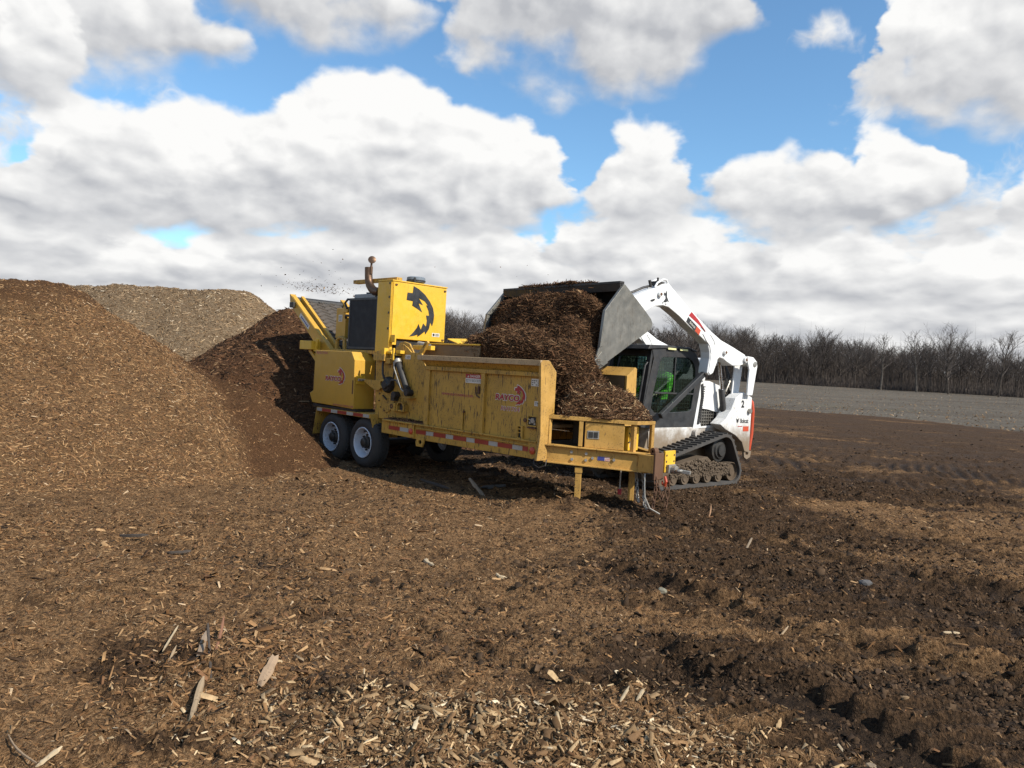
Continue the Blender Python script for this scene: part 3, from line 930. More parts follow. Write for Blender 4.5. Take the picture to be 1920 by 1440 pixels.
def build_pile(name, label, hf, box, step, mat, fines=None):
    root = thing(name, label, 'mulch pile', ((box[0] + box[1]) / 2, (box[2] + box[3]) / 2, 0))
    xs = np.arange(box[0], box[1], step); ys = np.arange(box[2], box[3], step)
    X, Y = np.meshgrid(xs, ys, indexing='ij'); Z = hf(X, Y)
    nx, ny = len(xs), len(ys)
    i, j = np.meshgrid(np.arange(nx - 1), np.arange(ny - 1), indexing='ij')
    F = np.stack([i * ny + j, (i + 1) * ny + j, (i + 1) * ny + j + 1, i * ny + j + 1], -1).reshape(-1, 4)
    keep = (Z.ravel()[F].max(1) > -0.075)
    V = np.stack([X - root.location.x, Y - root.location.y, Z], -1).reshape(-1, 3)
    F = F[keep]
    used = np.unique(F); remap = np.zeros(len(V), int); remap[used] = np.arange(len(used))
    att = {'fines': (fines(X, Y) if fines else np.zeros(X.shape)).ravel()[used]}
    np_mesh('heap', V[used], remap[F], 4, mat, root, attrs=att, smooth=True)
    return root


def fines_left(x, y):
    s = ((x + 5.45) * 1.8 + (y - 12.65) * 1.5) / 2.34      # right of the slump's edge
    a = sstep(-0.05, 0.30, s + 0.18 * fbm(x * 2, y * 2, 86, 3)) * sstep(-6.0, -5.4, x)
    cap = sstep(2.05, 2.5, h_left(x, y) + 0.25 * fbm(x * 1.2, y * 1.2, 84, 3))
    ridge = np.exp(-((x + 5.5) / 0.45) ** 2 - ((y - 13.0) / 0.5) ** 2) * 0.9
    return np.clip(a + 0.9 * cap + ridge + 0.2 * fbm(x * 2, y * 2, 85, 3), 0, 1)


PL = build_pile('mulch_pile', 'big brown wood chip pile filling the left side of the yard, nearest the viewer', h_left, (-14, -2.0, 6.2, 17.6), 0.05, M['pile_brown'], fines_left)
PB = build_pile('mulch_pile', 'pale grey wood chip pile standing behind the brown and the dark piles', h_back, (-24, -2.5, 19.5, 33), 0.12, M['pile_pale'])
PD = build_pile('mulch_pile', 'dark freshly ground mulch pile under the raised discharge conveyor', h_dark, (-9.5, 1.5, 11.9, 22.5), 0.06, M['pile_dark'])


def scatter_on(hf, box, n, minh=0.0):
    x = RNG.uniform(box[0], box[1], n); y = RNG.uniform(box[2], box[3], n); z = hf(x, y)
    k = z > minh
    return x[k], y[k], z[k]


def pile_chips(root, hf, box, n, ln, wd, pal, wts, keep=None, lay=0.3):
    x, y, z = scatter_on(hf, box, n, -0.02)
    if keep is not None:
        k = keep(x, y); x, y, z = x[k], y[k], z[k]
    nn = normal_of(hf, x, y)
    m = len(x)
    L = RNG.lognormal(math.log(ln), 0.45, m); W = np.minimum(L * RNG.uniform(0.12, 0.36, m), wd)
    P = np.c_[x - root.location.x, y - root.location.y, z]
    chips('chips', P, nn, L, W, W * 0.45, pal, wts, root, lay)


pile_chips(PL, h_left, (-10.5, -2.6, 6.4, 14.0), 170000, 0.036, 0.017, 'brown', (28, 26, 12, 16, 6, 12, 2),
           lambda x, y: RNG.uniform(0, 1, len(x)) > 0.90 * fines_left(x, y))
pile_chips(PL, h_left, (-6.6, -2.6, 8.5, 14.0), 60000, 0.020, 0.009, 'dark', (26, 26, 16, 12, 6, 14, 2), lambda x, y: RNG.uniform(0, 1, len(x)) < 0.95 * fines_left(x, y), 0.5)
pile_chips(PB, h_back, (-20, -4, 20.0, 27.5), 42000, 0.080, 0.042, 'pale', (24, 8, 2, 28, 18, 18, 1.5))
pile_chips(PD, h_dark, (-9, 0.5, 12.2, 18.0), 30000, 0.075, 0.03, 'dark', (25, 22, 12, 18, 10, 10, 3))


# ------------------------------------------------------------------ loose chips on the ground
def yard_chips():
    def polar_pts(n, r0, r1, a0, a1, pw):
        t = RNG.uniform(0, 1, n)
        r = (r0 ** pw + (r1 ** pw - r0 ** pw) * t) ** (1 / pw)
        a = np.radians(RNG.uniform(a0, a1, n))
        return r * np.sin(a), r * np.cos(a)
    # carpet of mulch: fine shreds everywhere, bigger splinters in drifts
    x, y = polar_pts(190000, 2.5, 16, -41, 40, 0.75)
    m = mud_mask(x, y)
    drift = 0.5 + 0.5 * fbm(x * 0.8, y * 0.8, 111, 3)
    k = RNG.uniform(0, 1, len(x)) < np.clip(1.10 - 1.15 * m, 0.06, 1) * (0.45 + 0.75 * drift)
    k &= (h_left(x, y) < 0.02) & (h_dark(x, y) < 0.02)
    x, y, m = x[k], y[k], m[k]; n = len(x)
    z = gh(x, y); nn = normal_of(gh, x, y, 0.03)
    L = RNG.lognormal(math.log(0.021), 0.50, n) * (0.85 + 0.04 * np.hypot(x, y)); W = L * RNG.uniform(0.10, 0.30, n)
    chips('loose_mulch', np.c_[x, y, z], nn, L, W, W * 0.5, 'brown', (26, 26, 14, 16, 8, 9, 2.5), None, 0.45)
    # drifts of larger splinters: pale at bottom centre, browner elsewhere
    for nm, pal, wts, med, drifts in (
        ('splinter_drift', 'straw', (24, 16, 6, 22, 18, 16, 2.5), 0.034, [(0.25, 3.42, 0.85, 0.28, 5600), (-0.6, 3.5, 0.7, 0.28, 2400), (0.75, 4.1, 0.4, 0.12, 300)]),
        ('brown_splinter_drift', 'brown', (24, 26, 14, 16, 8, 12, 3), 0.032, [(-1.45, 4.05, 0.45, 0.5, 2600), (-2.6, 7.2, 2.0, 1.1, 3200), (-4.6, 6.6, 1.2, 0.9, 3400), (-0.7, 4.9, 0.6, 0.5, 900), (-2.0, 5.6, 0.9, 0.8, 1400), (0.2, 9.9, 1.3, 0.5, 900), (-2.4, 10.3, 1.2, 0.6, 1200), (2.2, 4.9, 1.4, 1.0, 160), (4.0, 9.0, 2.2, 1.5, 200)])):
        x = np.concatenate([cx + RNG.normal(0, rx * 0.7, n) for cx, cy, rx, ry, n in drifts]); y = np.concatenate([cy + RNG.normal(0, ry * 0.7, n) for cx, cy, rx, ry, n in drifts])
        k = h_left(x, y) < 0.03; x, y = x[k], y[k]; n = len(x)
        z = gh(x, y); nn = normal_of(gh, x, y, 0.04)
        L = RNG.lognormal(math.log(med), 0.5, n); W = L * RNG.uniform(0.10, 0.34, n)
        chips(nm, np.c_[x, y, z + 0.003], nn, L, W, W * 0.55, pal, wts, None, 0.7, lift=-0.1)
    # crumbs of soil and bark that break up the churned surface
    x, y = polar_pts(110000, 2.5, 15, -20, 40, 0.7)
    m = mud_mask(x, y); k = RNG.uniform(0, 1, len(x)) < (0.15 + 0.85 * m) * np.clip(0.55 + 1.4 * fbm(x * 1.4, y * 1.8, 122, 4), 0.05, 1); x, y = x[k], y[k]; n = len(x)
    z = gh(x, y); nn = normal_of(gh, x, y, 0.03)
    L = RNG.lognormal(math.log(0.017), 0.45, n) * (0.9 + 0.05 * np.hypot(x, y)); W = L * RNG.uniform(0.4, 0.9, n)
    chips('soil_crumbs', np.c_[x, y, z], nn, L, W, W * 0.8, 'mud', (22, 24, 16, 14, 10, 18, 1.2), None, 0.7, lift=-0.15)
    # clods of soil on the churned side
    x, y = polar_pts(20000, 2.6, 40, -12, 40, 0.7)
    m = mud_mask(x, y); k = RNG.uniform(0, 1, len(x)) < m * (0.3 + 0.9 * np.maximum(fbm(x * 0.9, y * 1.2, 121, 3) + 0.2, 0))
    x, y = x[k], y[k]; n = len(x); z = gh(x, y); nn = normal_of(gh, x, y, 0.05)
    L = np.minimum(RNG.lognormal(math.log(0.022), 0.45, n), 0.05) * (1 + 0.03 * np.hypot(x, y)); W = L * RNG.uniform(0.45, 0.85, n)
    k = RNG.uniform(0, 1, n) < np.clip(14 / np.hypot(x, y), 0, 1) ** 2; x, y, z, nn, L, W = x[k], y[k], z[k], nn[k], L[k], W[k]
    chips('soil_clods', np.c_[x, y, z], nn, L, W, W * 0.9, 'mud', (25, 20, 8, 22, 16, 10, 1), None, 0.6, lift=0.0)


yard_chips()


# ------------------------------------------------------------------ emblem outlines (unit-free, traced once)
EMB = [(60, 490), (115, 465), (175, 420), (225, 360), (260, 300), (275, 230), (270, 160), (260, 120), (240, 155), (230, 90), (195, 30), (190, 62), (155, 30), (120, 2), (120, 25), (85, 10), (40, 0),
       (75, 40), (110, 90), (125, 130), (150, 75), (170, 140), (200, 110), (205, 170), (195, 220), (225, 220), (215, 270), (190, 320), (210, 315), (175, 355), (115, 380), (160, 315), (115, 330), (155, 245), (105, 275), (55, 300),
       (60, 342), (0, 348), (5, 420), (55, 420)]


def emb_pts(w, h, grow=0.0):
    cx, cy = 150, 245
    return [(((x - cx) * (1 + grow) + cx) / 275 * w, ((y - cy) * (1 + grow * 0.6) + cy) / 490 * h) for x, y in EMB]


XD, YD, ZD = (1, 0, 0), (0, 1, 0), (0, 0, 1)
NEAR = (XD, ZD)      # sticker axes on a face turned to the near side
FRONT = (YD, ZD)     # sticker axes on a face turned to the hitch


# ------------------------------------------------------------------ the wood grinder on its trailer
def make_wheel(parent, u, v_out, sgn):
    """sgn +1: outer face towards -v (near side)"""
    ax = (0, -sgn, 0)
    c = (u, v_out, 0.392)
    wh = MB()
    # outboard face at h=0, tyre reaches inwards (negative h along the outward axis)
    wh.lathe([(0.235, -0.02), (0.26, 0.0), (0.315, 0.012), (0.355, 0.0), (0.385, -0.03), (0.398, -0.06), (0.40, -0.11), (0.40, -0.17), (0.397, -0.21), (0.38, -0.245), (0.33, -0.275), (0.25, -0.27), (0.235, -0.25)], c, ax, 48)
    o = wh.build('wheel', M['rubber'], parent, smooth=True)
    g = MB()
    for i in range(44):
        a = 2 * math.pi * i / 44
        for off in (-0.085, -0.14, -0.195):
            b = a + (0.035 if off == -0.14 else 0)
            p = Vector((u + 0.403 * math.cos(b), v_out - sgn * off, 0.392 + 0.403 * math.sin(b)))
            t = Vector((-math.sin(b), 0, math.cos(b)))
            g.bar(p - t * 0.02, p + t * 0.02, 0.036, 0.012, up=(math.cos(b), 0, math.sin(b)))
    g.build('tread_block', M['rubber'], o)['kind'] = 'stuff'
    r = MB()
    r.lathe([(0.245, 0.004), (0.235, 0.012), (0.222, 0.004), (0.215, -0.03), (0.200, -0.07), (0.193, -0.12), (0.175, -0.135), (0.15, -0.128), (0.135, -0.10), (0.11, -0.092), (0.0, -0.092)], c, ax, 40)
    r.build('rim', M['rim_grey'], o, smooth=True)
    h = MB()
    h.lathe([(0.098, -0.095), (0.098, -0.055), (0.075, -0.04), (0.07, -0.005), (0.045, 0.012), (0.0, 0.014)], c, ax, 20)
    for i in range(8):
        a = 2 * math.pi * i / 8
        p = Vector((u + 0.118 * math.cos(a), v_out - sgn * 0.095 * -1, 0.392 + 0.118 * math.sin(a)))
        p.y = v_out + sgn * 0.094
        h.cyl(p, p + Vector((0, -sgn * 0.035, 0)), 0.015, n=6)
    h.build('hub', M['dark_steel'], o, smooth=True)
    v = MB(); v.box(u - 0.012, u + 0.012, min(v_out + sgn * 0.02, v_out + sgn * 0.1), max(v_out + sgn * 0.02, v_out + sgn * 0.1), 0.56, 0.585)
    v.build('valve', M['hose'], o)
    return o


def link_chain(mb, pts, pitch=0.042, r=0.006, wid=0.014):
    """interlocked steel links strung along a path"""
    pts = [Vector(p) for p in pts]
    seg = [(pts[i], pts[i + 1]) for i in range(len(pts) - 1)]
    tot = sum((b - a).length for a, b in seg)
    n = int(tot / pitch)
    for i in range(n):
        s = (i + 0.5) * pitch
        for a, b in seg:
            L = (b - a).length
            if s <= L: break
            s -= L
        d = (b - a).normalized(); c = a + d * s
        x = d.cross(Vector((0.3, 0.8, 0.1))).normalized(); y = d.cross(x)
        q = x if i % 2 else y
        loop = []
        for t in range(10):
            an = 2 * math.pi * t / 10
            loop.append(c + d * (math.cos(an) * pitch * 0.72) + q * (math.sin(an) * wid))
        mb.tube(loop, r, 5, closed=True)


def build_grinder():
    T = thing('wood_grinder', 'yellow towed horizontal wood grinder on a tandem trailer, hopper heaped with mulch', 'wood grinder', TO, TRZ)
    by, hy, wy = M['body_yellow'], M['hood_yellow'], M['worn_yellow']

    def P(name, mb, mat, bev=0.006, par=T, smooth=False):
        return mb.build(name, mat, par, bevel=bev, smooth=smooth)

    def sticker(par, org, axes, w, h, mat, name='decal'):
        m = MB(); plate(m, org, *axes, w, h); return m.build(name, mat, par)

    # --- frame rails with reflective tape
    rail = P('frame_rail', MB().prism([(0.36, 0.60), (0.36, 0.80), (3.70, 0.80), (3.70, 0.585), (1.3, 0.585)], 'y', 0.03, 0.13), by)
    P('rail_ledge', MB().box(0.42, 3.66, -0.015, 0.10, 0.792, 0.815), by, par=rail)
    P('rail_lip', MB().box(1.25, 3.66, 0.0, 0.029, 0.742, 0.756), by, 0.002, par=rail)
    for a, b, m in ((0.55, 0.83, 'red'), (0.83, 1.04, 'white'), (1.22, 1.45, 'red'), (1.455, 1.62, 'white'), (1.624, 1.89, 'red'), (1.895, 2.052, 'white'),
                    (2.057, 2.324, 'red'), (2.33, 2.492, 'white'), (2.497, 2.764, 'red'), (2.77, 2.937, 'white'), (2.942, 3.207, 'red'), (3.212, 3.388, 'white'), (3.394, 3.56, 'red')):
        sticker(rail, (a, 0.029, 0.668), NEAR, b - a, 0.058, M[m + '_reflect'], 'reflective_strip')
    P('frame_rail', MB().box(-1.6, 3.70, 1.74, 1.84, 0.585, 0.80), by)
    P('frame_beam', MB().box(-1.70, 0.36, 0.42, 0.50, 0.66, 0.86), M['dark_steel'])
    P('frame_beam', MB().box(-1.70, 0.36, 1.38, 1.46, 0.66, 0.86), M['dark_steel'])
    for u in (-1.05, -0.12):
        P('axle', MB().cyl((u, 0.2, 0.392), (u, 1.70, 0.392), 0.06, n=12), M['dark_steel'], 0)
    for u in (1.0, 2.0, 3.0):
        P('cross_member', MB().box(u, u + 0.08, 0.13, 1.74, 0.62, 0.74), M['dark_steel'])
    lp = P('lamp_plate', MB().box(1.085, 1.20, -0.002, 0.03, 0.605, 0.79), by, 0.003)
    P('side_lamp', MB().lathe([(0.043, 0), (0.043, 0.012), (0.03, 0.024), (0, 0.028)], (1.142, -0.002, 0.692), (0, -1, 0), 18), M['orange'], 0, par=lp, smooth=True)
    lp = P('lamp_plate', MB().box(3.52, 3.66, -0.004, 0.026, 0.59, 0.79), by, 0.003)
    P('side_lamp', MB().lathe([(0.045, 0), (0.045, 0.012), (0.03, 0.024), (0, 0.028)], (3.596, -0.004, 0.692), (0, -1, 0), 18), M['orange'], 0, par=lp, smooth=True)
    br = MB(); br.ringprism([(1.285, 0.62), (1.45, 0.62), (1.44, 0.55), (1.41, 0.49), (1.27, 0.49), (1.255, 0.55)], [(1.33, 0.585), (1.38, 0.585), (1.395, 0.56), (1.38, 0.53), (1.33, 0.53), (1.315, 0.56)], 'y', 0.0, 0.025)
    P('tie_down_bracket', br, by, 0.002)

    # --- fenders and wheels
    fe = P('fender', MB().box(-1.50, 0.08, 0.0, 0.46, 0.838, 0.856), by, 0.003)
    P('fender_skirt', MB().box(-1.495, 0.075, 0.0, 0.014, 0.790, 0.8375), by, 0.002, par=fe)
    P('fender_apron', MB().add([(0.08, 0.0, 0.856), (0.08, 0.46, 0.856), (0.16, 0.50, 0.49), (0.16, 0.06, 0.49), (0.068, 0.0, 0.852), (0.068, 0.46, 0.852), (0.148, 0.50, 0.488), (0.148, 0.06, 0.488)],
                               [(0, 1, 2, 3), (7, 6, 5, 4), (0, 3, 7, 4), (1, 5, 6, 2), (0, 4, 5, 1), (3, 2, 6, 7)]), by, 0.002, par=fe)
    P('fender_apron', MB().add([(-1.50, 0.0, 0.856), (-1.50, 0.46, 0.856), (-1.60, 0.46, 0.39), (-1.60, 0.0, 0.39), (-1.488, 0.0, 0.852), (-1.488, 0.46, 0.852), (-1.585, 0.46, 0.39), (-1.585, 0.0, 0.39)],
                              [(0, 1, 2, 3), (7, 6, 5, 4), (0, 3, 7, 4), (1, 5, 6, 2), (0, 4, 5, 1), (3, 2, 6, 7)]), by, 0.002, par=fe)
    xs = [-1.485, -1.32, -1.043, -0.847, -0.575, -0.382, -0.105, 0.06]
    for i in range(7):
        sticker(fe, (xs[i], -0.001, 0.796), NEAR, xs[i + 1] - xs[i] - 0.006, 0.052, M['red_reflect' if i % 2 else 'white_reflect'], 'reflective_strip')
    P('fender', MB().box(-1.50, 0.08, 1.40, 1.86, 0.838, 0.856), by, 0.003)
    for u in (-1.055, -0.128):
        make_wheel(T, u, 0.03, 1)
        make_wheel(T, u, 1.83, -1)

    # --- hopper: double walls, flared lips, posts
    hp = P('side_panel', MB().box(1.42, 3.69, 0.03, 0.06, 0.815, 1.655), by, 0.003)
    P('inner_wall', MB().box(1.42, 3.69, 0.175, 0.20, 0.86, 1.68), M['tan_plate'], 0.002)
    P('post', MB().box(1.405, 1.50, 0.0, 0.029, 0.80, 1.655), by, 0.004)
    P('post', MB().box(2.595, 2.668, -0.012, 0.029, 0.80, 1.655), by, 0.004)
    P('post', MB().box(3.64, 3.70, 0.0, 0.0295, 0.80, 1.655), by, 0.004)
    P('rib', MB().box(1.41, 3.70, -0.018, 0.0285, 1.607, 1.66), by, 0.004)
    P('lip', MB().add([(1.39, 0.03, 1.66), (3.72, 0.03, 1.66), (3.72, -0.065, 1.785), (1.33, -0.065, 1.785), (1.39, 0.05, 1.66), (3.72, 0.05, 1.66), (3.72, -0.045, 1.785), (1.33, -0.045, 1.785)],
                      [(0, 1, 2, 3), (7, 6, 5, 4), (0, 4, 5, 1), (1, 5, 6, 2), (2, 6, 7, 3), (3, 7, 4, 0)]), by, 0.002)
    P('top_cap', MB().prism([(-0.088, 1.745), (-0.092, 1.812), (0.06, 1.816), (0.20, 1.69), (0.20, 1.675), (0.05, 1.795), (-0.066, 1.79)], 'x', 1.31, 3.73), M['dusty_cap'], 0.002)
    for u in (1.40, 2.60, 3.62):
        P('gusset', MB().add([(u, 0.028, 1.655), (u + 0.012, 0.028, 1.655), (u + 0.012, -0.06, 1.783), (u, -0.06, 1.783), (u, 0.029, 1.78), (u + 0.012, 0.029, 1.78)],
                             [(0, 3, 4), (1, 5, 2), (0, 1, 2, 3), (3, 2, 5, 4), (4, 5, 1, 0)]), by, 0)
    P('end_flange', MB().prism([(-0.09, 1.78), (-0.05, 1.815), (0.07, 1.81), (0.20, 1.675), (0.20, 1.10), (0.115, 0.98), (0.105, 0.585), (-0.075, 0.585), (-0.03, 0.9)], 'x', 3.702, 3.74), wy, 0.004)
    # far wall
    P('hopper_panel', MB().box(0.9, 3.69, 1.66, 1.69, 0.86, 1.68), M['tan_plate'], 0.002)
    P('hopper_panel', MB().box(0.9, 3.69, 1.80, 1.83, 0.81, 1.66), by, 0.003)
    P('lip', MB().add([(0.9, 1.66, 1.68), (3.73, 1.66, 1.68), (3.73, 1.85, 1.80), (0.9, 1.85, 1.80), (0.9, 1.68, 1.668), (3.73, 1.68, 1.668), (3.73, 1.865, 1.787), (0.9, 1.865, 1.787)],
                          [(0, 3, 2, 1), (4, 5, 6, 7), (0, 1, 5, 4), (1, 2, 6, 5), (2, 3, 7, 6), (3, 0, 4, 7)]), wy, 0.002)
    P('end_flange', MB().prism([(1.655, 1.675), (1.84, 1.80), (1.875, 1.78), (1.88, 1.40), (1.86, 0.6), (1.67, 0.6), (1.66, 1.1)], 'x', 3.702, 3.74), wy, 0.004)
    P('hopper_floor', MB().box(0.9, 3.70, 0.21, 1.65, 0.98, 1.02), M['tan_plate'], 0)
    # stickers and fittings on the side panel
    f = 0.0298
    d = sticker(hp, (2.248, f, 1.466), NEAR, 0.345, 0.12, M['white_decal'])
    put_text(MB(), 'STAY BACK 300 FEET', (2.30, f - 0.0036, 1.482), *NEAR, 0.28, 0.036).build('lettering', M['black_decal'], d)
    d = sticker(hp, (2.25, f - 0.001, 1.530), NEAR, 0.341, 0.056, M['red_decal'])
    tri = MB(); put_poly(tri, [(0, 0), (0.034, 0), (0.017, 0.032)], (2.283, f - 0.0046, 1.541), *NEAR)
    put_text(tri, 'DANGER', (2.335, f - 0.0046, 1.542), *NEAR, 0.21, 0.034, bold=0.02); tri.build('lettering', M['white_decal'], d)
    pict = MB(); put_poly(pict, [(0, 0), (0.012, 0.02), (0.0, 0.036), (0.016, 0.046), (0.026, 0.03), (0.018, 0.02), (0.03, 0.0), (0.018, 0.0), (0.012, 0.01)], (2.262, f - 0.0036, 1.474), *NEAR)
    pict.build('pictogram', M['black_decal'], d)
    put_text(MB(), 'WWW.RAYCOMFG.COM', (1.755, f - 0.002, 1.270), *NEAR, 0.655, 0.036, bold=0.035).build('lettering', M['pink_decal'], hp)
    put_text(MB(), 'WWW.RAYCOMFG.COM', (1.757, f - 0.004, 1.272), *NEAR, 0.651, 0.032, bold=-0.005).build('lettering', M['red_decal'], hp)

    def logo(par, x, y, z, w, h, ew, eh, ex, ez, vpos):
        m = MB(); put_text(m, 'RAYCO', (x - 0.008, vpos, z - 0.007), *NEAR, w + 0.016, h + 0.014, bold=0.09, shear=0.12)
        put_poly(m, emb_pts(ew, eh, 0.16), (ex, vpos - 0.0005, ez), *NEAR)
        lo = m.build('logo', M['white_decal'], par)
        m = MB(); put_text(m, 'RAYCO', (x, vpos - 0.004, z), *NEAR, w, h, bold=0.035, shear=0.12)
        put_poly(m, emb_pts(ew, eh), (ex, vpos - 0.0045, ez), *NEAR)
        m.build('lettering', M['red_decal'], lo)

    logo(hp, 2.855, 0, 1.278, 0.435, 0.078, 0.19, 0.25, 3.205, 1.235, f - 0.002)
    put_text(MB(), 'RH1754', (2.960, f - 0.002, 1.143), *NEAR, 0.345, 0.062, bold=0.05, shear=0.15).build('lettering', M['white_decal'], hp)
    put_text(MB(), 'RH1754', (2.966, f - 0.004, 1.148), *NEAR, 0.333, 0.052, bold=0.0, shear=0.15).build('lettering', M['red_decal'], hp)
    for x, z, w, h in ((3.484, 1.488, 0.15, 0.093), (3.555, 1.243, 0.08, 0.06)):
        d = sticker(hp, (x, f, z), NEAR, w, h, M['white_decal'])
        m = MB()
        for r_ in range(3):
            for c_ in range(4):
                if (r_ * 3 + c_ * 5) % 4 != 1:
                    x0 = x + 0.012 + c_ * (w - 0.02) / 4; z0 = z + 0.012 + r_ * (h - 0.018) / 3
                    put_poly(m, [(0, 0), (w * 0.14, 0), (w * 0.14, h * 0.12), (0, h * 0.12)], (x0, f - 0.0036, z0), *NEAR)
        put_poly(m, [(0, 0), (0.022, 0), (0.011, 0.022)], (x + w - 0.034, f - 0.0038, z + h - 0.034), *NEAR)
        m.build('pictogram', M['black_decal'], d)
    rc = P('control_recess', MB().ringprism([(3.47, 0.985), (3.63, 0.985), (3.63, 1.12), (3.47, 1.12)], [(3.482, 1.0), (3.62, 1.0), (3.62, 1.108), (3.482, 1.108)], 'y', 0.005, 0.029), by, 0.002)
    P('recess_back', MB().box(3.483, 3.619, 0.0255, 0.0292, 1.001, 1.107), M['dark_steel'], 0, par=rc)
    m = MB()
    m.cyl((3.56, 0.028, 1.06), (3.56, 0.0, 1.06), 0.032, n=12); m.cyl((3.51, 0.028, 1.03), (3.51, 0.008, 1.03), 0.016, n=8)
    m.cyl((3.59, 0.028, 1.025), (3.59, 0.008, 1.025), 0.018, n=8); m.bar((3.49, 0.01, 1.075), (3.60, 0.01, 1.05), 0.012, 0.012)
    P('valve_block', m, M['zinc'], 0, par=rc)
    P('recess_tray', MB().box(3.475, 3.625, -0.004, 0.0285, 0.962, 0.980), M['rust'], 0.002, par=rc)
    st = P('step_slot', MB().ringprism([(3.305, 0.815), (3.405, 0.815), (3.40, 0.98), (3.30, 0.98)], [(3.318, 0.828), (3.372, 0.828), (3.37, 0.968), (3.315, 0.968)], 'y', -0.005, 0.029), by, 0.002)
    P('slot_back', MB().box(3.316, 3.371, 0.024, 0.0288, 0.829, 0.967), M['hose'], 0, par=st)
    P('slot_bar', MB().box(3.316, 3.371, 0.0, 0.023, 0.885, 0.897), by, 0, par=st); P('slot_bar', MB().box(3.316, 3.371, 0.0, 0.023, 0.93, 0.942), by, 0, par=st)
    P('plug', MB().cyl((3.415, 0.03, 1.055), (3.415, 0.015, 1.055), 0.026, n=14), M['rust'], 0)
    pa = P('patch_plate', MB().add([(1.80, 0.0298, 0.82), (2.235, 0.0298, 0.82), (2.235, 0.0298, 1.095), (1.92, 0.0298, 1.09), (1.80, 0.022, 0.82), (2.235, 0.022, 0.82), (2.235, 0.022, 1.095), (1.92, 0.022, 1.09)],
                                   [(3, 2, 1, 0), (4, 5, 6, 7), (0, 1, 5, 4), (1, 2, 6, 5), (2, 3, 7, 6), (3, 0, 4, 7)]), by, 0.002)
    P('hinge_bar', MB().box(2.225, 2.250, 0.005, 0.0215, 0.82, 1.10), by, 0.003, par=pa)
    P('latch', MB().box(2.25, 2.275, 0.0, 0.022, 1.055, 1.085), M['rust'], 0.002, par=pa)
    for x in (2.52, 1.32):
        v0 = 0.012 if x > 2 else 0.13
        m = MB(); m.tube([(x - 0.045, v0, 1.42), (x - 0.04, v0, 1.35), (x - 0.015, v0, 1.30), (x + 0.03, v0, 1.285), (x + 0.07, v0, 1.275)], 0.009, 6)
        m.box(x, x + 0.035, v0 - 0.008, v0 + 0.008, 1.33, 1.43)
        P('rope_hook', m, M['rust'], 0)
    # strips of chips lying on the ledge
    # --- mill housing plate
    sp = P('mill_side_plate', MB().prism([(0.0, 0.80), (-0.06, 1.84), (0.14, 1.88), (0.44, 1.88), (0.50, 1.945), (0.645, 1.965), (0.76, 1.915), (0.85, 1.85), (1.10, 1.84), (1.22, 1.63), (1.40, 1.60), (1.41, 0.80)], 'y', 0.15, 0.175), by, 0.003)
    P('mill_body', MB().box(-0.05, 1.41, 0.19, 1.62, 0.80, 1.80), by, 0.01)
    P('mill_side_plate', MB().prism([(0.0, 0.80), (-0.06, 1.84), (0.44, 1.88), (0.645, 1.965), (0.85, 1.85), (1.10, 1.84), (1.41, 1.60), (1.41, 0.80)], 'y', 1.64, 1.665), by, 0.003)
    P('ledge', MB().box(0.42, 1.40, 0.02, 0.149, 0.815, 0.83), M['rust'], 0.002, par=sp)
    d = sticker(sp, (0.71, 0.1498, 1.745), NEAR, 0.13, 0.065, M['white_decal'])
    m = MB(); put_poly(m, [(0, 0), (0.022, 0), (0.011, 0.02)], (0.718, 0.146, 1.755), *NEAR); put_poly(m, [(0, 0), (0.022, 0), (0.011, 0.02)], (0.718, 0.146, 1.78), *NEAR)
    for i in range(3): put_poly(m, [(0, 0), (0.07, 0), (0.07, 0.006), (0, 0.006)], (0.755, 0.146, 1.757 + i * 0.014), *NEAR)
    m.build('pictogram', M['black_decal'], d)
    # cylinder
    cy = P('hydraulic_cylinder', MB().cyl((0.615, 0.085, 1.70), (0.865, 0.085, 1.31), 0.046, n=18), M['dark_steel'], 0.004, smooth=True)
    P('cylinder_rod', MB().cyl((0.575, 0.085, 1.765), (0.617, 0.085, 1.697), 0.024, n=12), M['chrome'], 0, par=cy, smooth=True)
    P('gland', MB().cyl((0.600, 0.085, 1.724), (0.630, 0.085, 1.677), 0.056, n=18), M['zinc'], 0, par=cy, smooth=True)
    P('clevis', MB().cyl((0.56, 0.04, 1.80), (0.56, 0.15, 1.80), 0.035, n=14).bar((0.545, 0.085, 1.83), (0.583, 0.085, 1.75), 0.06, 0.05), M['dark_steel'], 0, par=cy)
    P('clevis', MB().cyl((0.915, 0.03, 1.245), (0.915, 0.15, 1.245), 0.05, n=14).bar((0.86, 0.085, 1.32), (0.93, 0.085, 1.215), 0.085, 0.07), M['dark_steel'], 0.004, par=cy)
    P('feed_tube', MB().tube([(0.57, 0.05, 1.69), (0.60, 0.035, 1.60), (0.80, 0.035, 1.29), (0.84, 0.05, 1.26)], 0.011, 8), M['zinc'], 0, par=cy, smooth=True)
    P('mount_plate', MB().box(0.80, 1.03, 0.03, 0.149, 1.165, 1.180), by, 0.002, par=cy)
    lug = MB(); lug.box(0.50, 0.62, 0.05, 0.149, 1.79, 1.815); lug.box(0.545, 0.58, 0.02, 0.05, 1.72, 1.90); lug.box(0.59, 0.70, 0.06, 0.149, 1.82, 1.87)
    P('lug', lug, hy, 0.004)
    # motor, drive ring, bracket arm
    mo = P('hydraulic_motor', MB().lathe([(0.0, 0.115), (0.06, 0.115), (0.075, 0.09), (0.10, 0.085), (0.125, 0.05), (0.13, 0.0)], (0.35, 0.149, 1.335), (0, -1, 0), 22), M['dark_steel'], 0, smooth=True)
